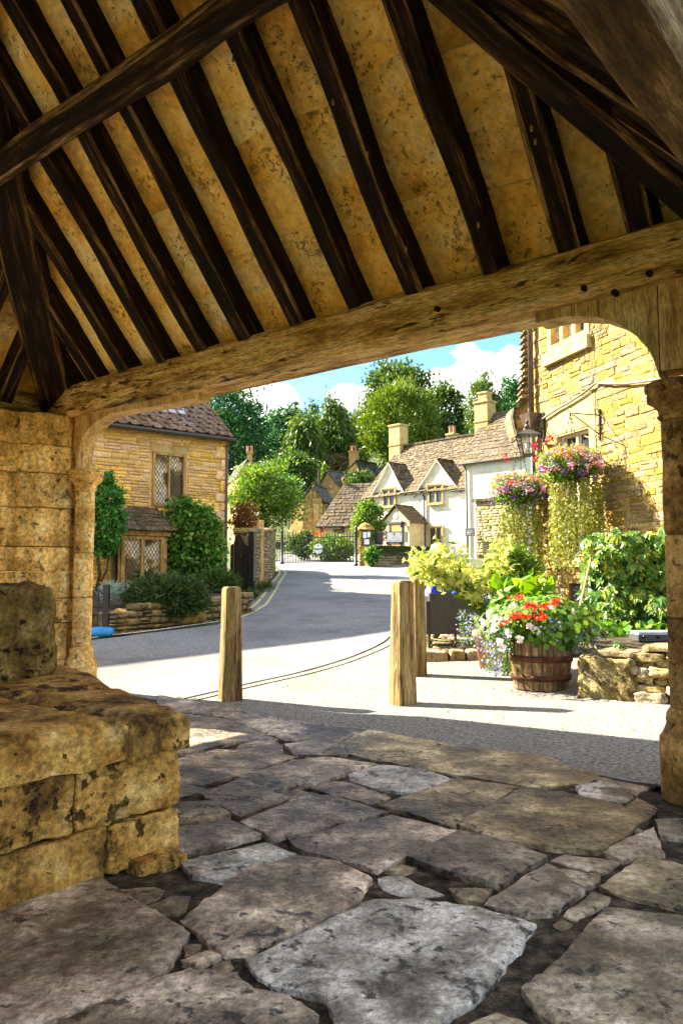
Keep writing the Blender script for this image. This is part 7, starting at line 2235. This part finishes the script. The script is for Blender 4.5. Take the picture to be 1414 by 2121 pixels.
prop(part('bed_soil', V, F, MT['soil'], smooth=True), kind='structure')

def palmate(name, mat, seed):
    """five pointed leaflets from one stalk"""
    r = random.Random(seed)
    V, F = [], []
    for k, a in enumerate((-1.25, -0.62, 0.0, 0.62, 1.25)):
        L = (0.62, 0.86, 1.0, 0.86, 0.62)[k] * r.uniform(0.9, 1.08)
        w = 0.30 * L
        d = Vector((math.sin(a), -math.cos(a), -0.18 + r.uniform(-.15, .1))); x = Vector((math.cos(a), math.sin(a), 0))
        up = Vector((0, 0, 1))
        b = len(V)
        V += [Vector((0, 0, 0)), d * L * 0.45 + x * w * 0.9 + up * 0.06, d * L * 0.45 - up * 0.03, d * L * 0.45 - x * w * 0.9 + up * 0.06, d * L - up * 0.10]
        F += [(b, b + 1, b + 2), (b, b + 2, b + 3), (b + 1, b + 4, b + 2), (b + 2, b + 4, b + 3)]
    return mesh(name, V, F, mat)
UPAL = [palmate('leaf', MT['l_creep'], k) for k in range(6)]
crp = thing('virginia_creeper', tuple(RBF.P(1.0, rb0.z + 0.35, -1.0)), 'lush five-lobed creeper with yellowing leaves covering the inn wall corner', 'climber')
Ms = []
for i in range(1500):
    px, py = random.uniform(1196, 1460), random.uniform(1078, 1362)
    edge = 1215 - 0.10 * (py - 1080) + 18 * noise.noise(Vector((py * 0.03, 1, 2)))
    top = 1100 + 22 * noise.noise(Vector((px * 0.03, 5, 2))) - max(0, px - 1330) * 0.28 + max(0, 1250 - px) * 0.35
    if px < edge or py < top: continue
    bulge = 0.5 * noise.noise(Vector((px * 0.012, py * 0.012, 7))) + 0.25 * noise.noise(Vector((px * 0.03, py * 0.03, 3)))
    Y = 9.9 + bulge - 0.0065 * max(0, py - 1210) + random.uniform(-0.12, 0.3)
    p = at_y(px, py, Y)
    if p.z < ground_z(p.x, p.y) + 0.36: continue
    nrm = Vector((-0.75 + random.gauss(0, .35), -0.55 + random.gauss(0, .35), 0.55 + random.gauss(0, .35))).normalized()
    dn = Vector((random.gauss(-.3, .35), random.gauss(-.2, .3), -0.8)); dn = (dn - nrm * dn.dot(nrm)).normalized()
    y = -dn; x = y.cross(nrm)
    k = random.uniform(0.085, 0.155)
    Ms.append(smat(p, x, y, nrm, k, k, k))
for i in range(420):
    p = RBF.P(random.uniform(0.25, RL + 0.7), 0, random.uniform(-1.3, -0.22)); p.z = ground_z(p.x, p.y) + 0.36 + random.uniform(0.02, 0.16)
    if 1305 < proj(p)[0] < 1410 and p.y < 8.95: continue
    nrm = Vector((-0.5 + random.gauss(0, .3), -0.55 + random.gauss(0, .3), 0.8)).normalized()
    dn = Vector((random.gauss(-.3, .4), -0.6, -0.4)); dn = (dn - nrm * dn.dot(nrm)).normalized()
    k = random.uniform(0.07, 0.12)
    Ms.append(smat(p, (-dn).cross(nrm), -dn, nrm, k, k, k))
pieces('leaf', UPAL, vis_sort(Ms), crp, 290, MT['l_creep'], 'leaves', smooth=False)
C = np.array([at_y(random.uniform(1215, 1450), random.uniform(1110, 1362), 10.35 + random.uniform(-0.15, 0.5)) for _ in range(5200)] + [at_y(random.uniform(1205, 1450), random.uniform(1290, 1362), random.uniform(9.1, 9.9)) for _ in range(1500)])
C = C[C[:, 2] > 0.5]
V, F = foliage(C, 0.11, None, 0.6, (0, 0, -0.5))
o = part('inner_leaves', V, F, MT['l_shrub'], crp); o['kind'] = 'stuff'
vf = []
for k in range(16):
    x = random.uniform(1225, 1400)
    b = at_y(x, 1200, 10.35); a = Vector((b.x + random.uniform(-.2, .2), 10.45, ground_z(b.x, 10.4) + 0.3)); c = at_y(x + random.uniform(-40, 40), 1110, 10.4)
    vf.append(tube([a, b, c], 0.01, 5))
part('stems', *join(*vf), MT['bark'], crp)
# cane
ca, cb_ = at_y(1190, 1300, 9.3), at_y(1222, 1160, 9.9)
prop(part('garden_cane', *tube([ca - (cb_ - ca) * 0.35, cb_ + (cb_ - ca) * 0.2], 0.012, 8), MT['cane']), 'reddish bamboo cane leaning beside the creeper and dark door', 'cane')
# floodlight
fy = 8.55
fa, fb = at_y(1320, 1330, fy), at_y(1400, 1330, fy)
ftop, flow = at_y(1350, 1309, fy).z, at_y(1350, 1352, fy).z
fl_ = thing('floodlight', (float((fa.x + fb.x) / 2), fy + 0.1, flow - 0.05), 'black box floodlight lying on the rock wall below the creeper', 'floodlight')
h_ = ftop - flow
def fpt(s, d, z): return Vector((fa.x + s, fy + d + s * 0.06, flow + z))
W_ = fb.x - fa.x + 0.05
part('housing', *hexa([fpt(s, d, z) for s, ins in ((0.03, 1), (W_, 0)) for d in (0.02, 0.22) for z in (0.0, h_ * 0.55)]), MT['black'], fl_)
part('lid', *hexa([fpt(s, d, z) for s in (0, W_) for d in (-0.02, 0.26) for z in (h_ * 0.56, h_ * 0.86)]), MT['lead'], fl_)
part('glass', *hexa([fpt(s, d, z) for s in (0.01, W_) for d in (-0.01, 0.25) for z in (h_ * 0.865, h_ * 1.0)]), MT['leadpale'], fl_)
for s in (0.06, 0.22): part('clip', *lathe([(0.016, 0), (0.018, 0.02), (0.012, 0.03)], fpt(s, -0.025, h_ * 0.72), 8), MT['black'], fl_)
part('foot', *hexa([fpt(s, d, z) for s in (0.1, W_) for d in (0.06, 0.2) for z in (-0.09, -0.001)]), MT['iron'], fl_)

# ------------------------------------------------------------------ lantern, brackets and hanging baskets on the inn
def scroll(o, ax, az, r, turns=1.2, n=12, start=0.0, sg=1):
    return [o + ax * (r * (1 - t * 0.6) * math.cos(start + sg * t * turns * 2 * math.pi)) + az * (r * (1 - t * 0.6) * math.sin(start + sg * t * turns * 2 * math.pi)) for t in np.linspace(0, 1, n)]
ls = PB.px(1124, 888, 0.05)[0]
lzz = PB.px(1124, 888, 0.05)[1]
lan = thing('wall_lantern', PB.P(ls, lzz - 0.6, 0.7), 'black square glazed lantern on an iron arm beside the downpipe', 'lantern')
part('wall_bar', *tube([PB.P(ls, lzz + 0.3, 0.03), PB.P(ls, lzz - 0.25, 0.03)], 0.02, 6), MT['iron'], lan)
# arm tip found from the lantern's own place in the picture
tipd = 0.2
while proj(PB.P(ls, lzz, tipd))[0] > 1091 and tipd < 1.2: tipd += 0.01
part('arm', *join(tube([PB.P(ls, lzz, 0.03), PB.P(ls, lzz, tipd + 0.05)], 0.014, 6), tube([PB.P(ls, lzz - 0.22, 0.03), PB.P(ls, lzz - 0.12, tipd * 0.3), PB.P(ls, lzz - 0.01, tipd * 0.55)], 0.010, 6)), MT['iron'], lan)
lc_ = PB.P(ls, lzz, tipd)
u_ = lc_.y / FPX
def lring(w, z): return [lc_ + Vector((x * w, y * w, z)) for x, y in ((-1, -1), (1, -1), (1, 1), (-1, 1))]
zr0, zr1, zb0 = -17 * u_, -3 * u_, -56 * u_
wt_, wb2, we_ = 19 * u_, 11 * u_, 24 * u_
ro = lring(we_, zr0) + lring(4 * u_, zr1)
part('hood', *( [*ro], [(0, 1, 5, 4), (1, 2, 6, 5), (2, 3, 7, 6), (3, 0, 4, 7), (4, 5, 6, 7), (3, 2, 1, 0)]), MT['lead'], lan)
part('finial', *lathe([(0.03, zr1), (0.045, zr1 + 0.05), (0.02, zr1 + 0.09), (0.03, zr1 + 0.14), (0.012, zr1 + 0.17)], lc_, 8), MT['iron'], lan)
tops, bots = lring(wt_, zr0 - 0.01), lring(wb2, zb0)
for i in range(4):
    j = (i + 1) % 4
    part('glazing', [tops[i], tops[j], bots[j], bots[i]], [(0, 1, 2, 3)], MT['clear'], lan)
    part('corner_bar', *tube([tops[i], bots[i]], 0.011, 6), MT['iron'], lan)
    part('glazing_bar', *join(tube([(tops[i] + tops[j]) / 2, (bots[i] + bots[j]) / 2], 0.006, 5), tube([tops[i].lerp(bots[i], 0.45), tops[j].lerp(bots[j], 0.45)], 0.006, 5)), MT['iron'], lan)
part('lamp_bulb', *lathe([(0.02, zb0 + 0.03), (0.03, zb0 + 0.08), (0.05, zb0 + 0.2), (0.05, zb0 + 0.26), (0.02, zb0 + 0.31)], lc_, 12), MT['paper'], lan, smooth=True)
part('base', *join(*[( [*lring(wb2 + 0.015, zb0 - 0.03), *lring(wb2 + 0.015, zb0)], [(0, 1, 5, 4), (1, 2, 6, 5), (2, 3, 7, 6), (3, 0, 4, 7), (4, 5, 6, 7), (3, 2, 1, 0)])]), MT['iron'], lan)

def bracket(s, z, out_, label):
    t = thing('basket_bracket', PB.P(s, z - 0.3, 0), label, 'bracket')
    part('wall_bar', *tube([PB.P(s, z + 0.10, 0.03), PB.P(s, z - 0.42, 0.03)], 0.016, 6), MT['iron'], t)
    part('arm', *tube([PB.P(s, z, 0.03), PB.P(s, z, out_)], 0.010, 6), MT['iron'], t)
    part('strut', *tube([PB.P(s, z - 0.32, 0.03), PB.P(s, z - 0.02, out_ - 0.05)], 0.010, 6), MT['iron'], t)
    for o_, r_, st in ((PB.P(s, z + 0.06, out_), 0.06, -1.5), (PB.P(s, z - 0.07, out_ - 0.01), 0.05, 1.5), (PB.P(s, z + 0.06, 0.10), 0.05, 1.5), (PB.P(s, z - 0.38, 0.09), 0.05, 0), (PB.P(s, z - 0.2, out_ * 0.6), 0.04, 0)):
        part('scroll', *tube(scroll(o_, PB.m, ZU, r_, 1.1, 12, st), 0.007, 5), MT['iron'], t)
    return t
b_s, b_z = PB.px(1241, 860, 0.03)
od = 0.2
while proj(PB.P(b_s, b_z, od))[0] > 1181 and od < 1.2: od += 0.01
bracket(b_s, b_z, od, 'scrolled iron wall bracket holding the basket beside the window')
tip2 = PB.P(b_s, b_z, od)
b1s = PB.px(1108, 905, 0.05)[0] + 0.15
b1z = PB.px(1115, 905, 0.05)[1]
od1 = 0.2
while proj(PB.P(b1s, b1z, od1))[0] > 1076 and od1 < 1.6: od1 += 0.01
bracket(b1s, b1z, od1, 'iron wall bracket below the lantern holding the other basket')
tip1 = PB.P(b1s, b1z, od1)

def basket(tip, pyc, rx, rz, trail, label, seed, crimson):
    Y = tip.y
    c = at_y(proj(tip)[0], pyc, Y)
    c.x = tip.x
    t = thing('hanging_basket', (c.x, c.y, c.z - 0.25), label, 'hanging basket')
    part('bowl', *lathe([(0.02, -0.24), (0.13, -0.2), (0.2, -0.1), (0.22, 0.0)], c, 16), MT['soil'], t, smooth=True)
    for k in range(3):
        a = k * 2.1 + 0.4
        e = c + Vector((0.21 * math.cos(a), 0.21 * math.sin(a), 0.0))
        n_ = 14
        part('chain', *join(*[tube([tip.lerp(e, (i + 0.1) / n_), tip.lerp(e, (i + 0.9) / n_)], 0.006 if i % 2 else 0.009, 5) for i in range(n_)]), MT['iron'], t)
    C, out, P = clumps((c.x, c.y, c.z + 0.02), (rx, rx * 0.8, rz), 190, 16, 0.055, 0.45)
    V, F = foliage(C, 0.06, out, 0.55, (0, 0, 0.2)); part('leaves', V, F, MT['l_geran'], t)
    C, out, P = clumps((c.x - 0.05, c.y - 0.05, c.z + rz * 0.35), (rx * 0.95, rx * 0.8, rz * 0.7), 120, 14, 0.05, 0.6, cut=-0.2)
    V, F = foliage(C, 0.055, out, 0.4, (0, 0, 0.3)); part('lime_leaves', V, F, MT['l_lime'], t)
    def fl(name, mat, n, zr, sz_, per, cut, shell=0.95):
        C, out, P = clumps((c.x - 0.02, c.y - 0.06, c.z + zr), (rx * 1.02, rx * 0.9, rz), n, per, 0.03, shell, cut=cut)
        V, F = disc_leaves(C, sz_, out + rng.normal(size=out.shape) * 0.5 + np.array([-.3, -.5, .2]), k=5); part(name, V, F, mat, t)
    fl('blue_flowers', MT['f_blue'], 80, 0.02, 0.024, 5, -0.4)
    fl('pink_flowers', MT['f_pink'], 62, 0.03, 0.042, 10, -0.4)
    fl('red_flowers', MT['f_red'], 14, 0.05, 0.038, 9, 0.0)
    fl('white_flowers', MT['f_white'], 30, 0.02, 0.028, 5, -0.3)
    fl('purple_flowers', MT['f_purple'], 18, -rz * 0.35, 0.034, 10, -0.9)
    if crimson: 
        C = np.concatenate([np.array(at_y(x, y, Y - 0.25)) + rng.normal(size=(20, 3)) * 0.03 for x, y in crimson])
        V, F = disc_leaves(C, 0.036, rng.normal(size=C.shape) + np.array([-.3, -.6, .3]), k=5); part('crimson_flowers', V, F, MT['f_crimson'], t)
    sv, lc2 = [], []
    x0, x1, yb = trail
    r = random.Random(seed)
    for k in range(76):
        px = x0 + (x1 - x0) * r.random()
        dy = Y + r.uniform(-0.28, 0.25)
        a = at_y(px, pyc + r.uniform(10, 60), dy); b = at_y(px + r.uniform(-6, 6), yb - abs(r.gauss(0, 40)), dy)
        pts = [a.lerp(b, q) + Vector((0.025 * math.sin(q * 9 + k), 0, 0)) for q in np.linspace(0, 1, 9)]
        sv.append(tube(pts, 0.003, 4))
        n_ = int((a.z - b.z) / 0.028)
        for q in range(n_):
            lc2.append(np.array(a.lerp(b, q / n_)) + rng.normal(size=3) * np.array([0.028, 0.028, 0.012]))
    part('trailing_stems', *join(*sv), MT['l_lime'], t)
    C = np.array(lc2)
    V, F = disc_leaves(C, 0.046, rng.normal(size=C.shape) * 0.6 + np.array([-.6, -.6, .2]), k=6); part('trailing_leaves', V, F, MT['l_lime'], t)
    return t
basket(tip2, 968, 0.56, 0.30, (1140, 1250, 1190), 'overflowing basket of pink and blue flowers under the scrolled bracket', 3, [(1140, 905), (1150, 903), (1132, 912), (1108, 924), (1110, 950)])
basket(tip1, 1018, 0.58, 0.30, (1036, 1122, 1205), 'flowering basket with long lime trailers left of the downpipe', 4, [(1045, 945), (1052, 952), (1040, 985)])
# loose leaves and grit on the apron
r3 = random.Random(3)
C = []
for k in range(260):
    px, py = r3.uniform(420, 1380), r3.uniform(1372, 1560)
    p = at_g(px, py); C.append((p.x, p.y, p.z + 0.018))
C = np.array(C)
V, F = disc_leaves(C, 0.022, rng.normal(size=C.shape) * 0.25 + np.array([0, 0, 1.0]), k=5)
prop(part('leaf_litter', V, F, MT['l_brown']), 'scattered dry leaf bits on the pale apron', 'leaf litter', kind='stuff')

SMALL = ('leaves', 'lime_leaves', 'petals', 'stems', 'flower_stems', 'red_flowers', 'white_flowers', 'blue_flowers', 'pink_flowers', 'purple_flowers', 'crimson_flowers', 'trailing_leaves', 'trailing_stems', 'trumpet_flowers')
for o in list(sc.objects):
    if o.parent is not None and o.name.split('.')[0] in SMALL:
        o['kind'] = 'stuff'
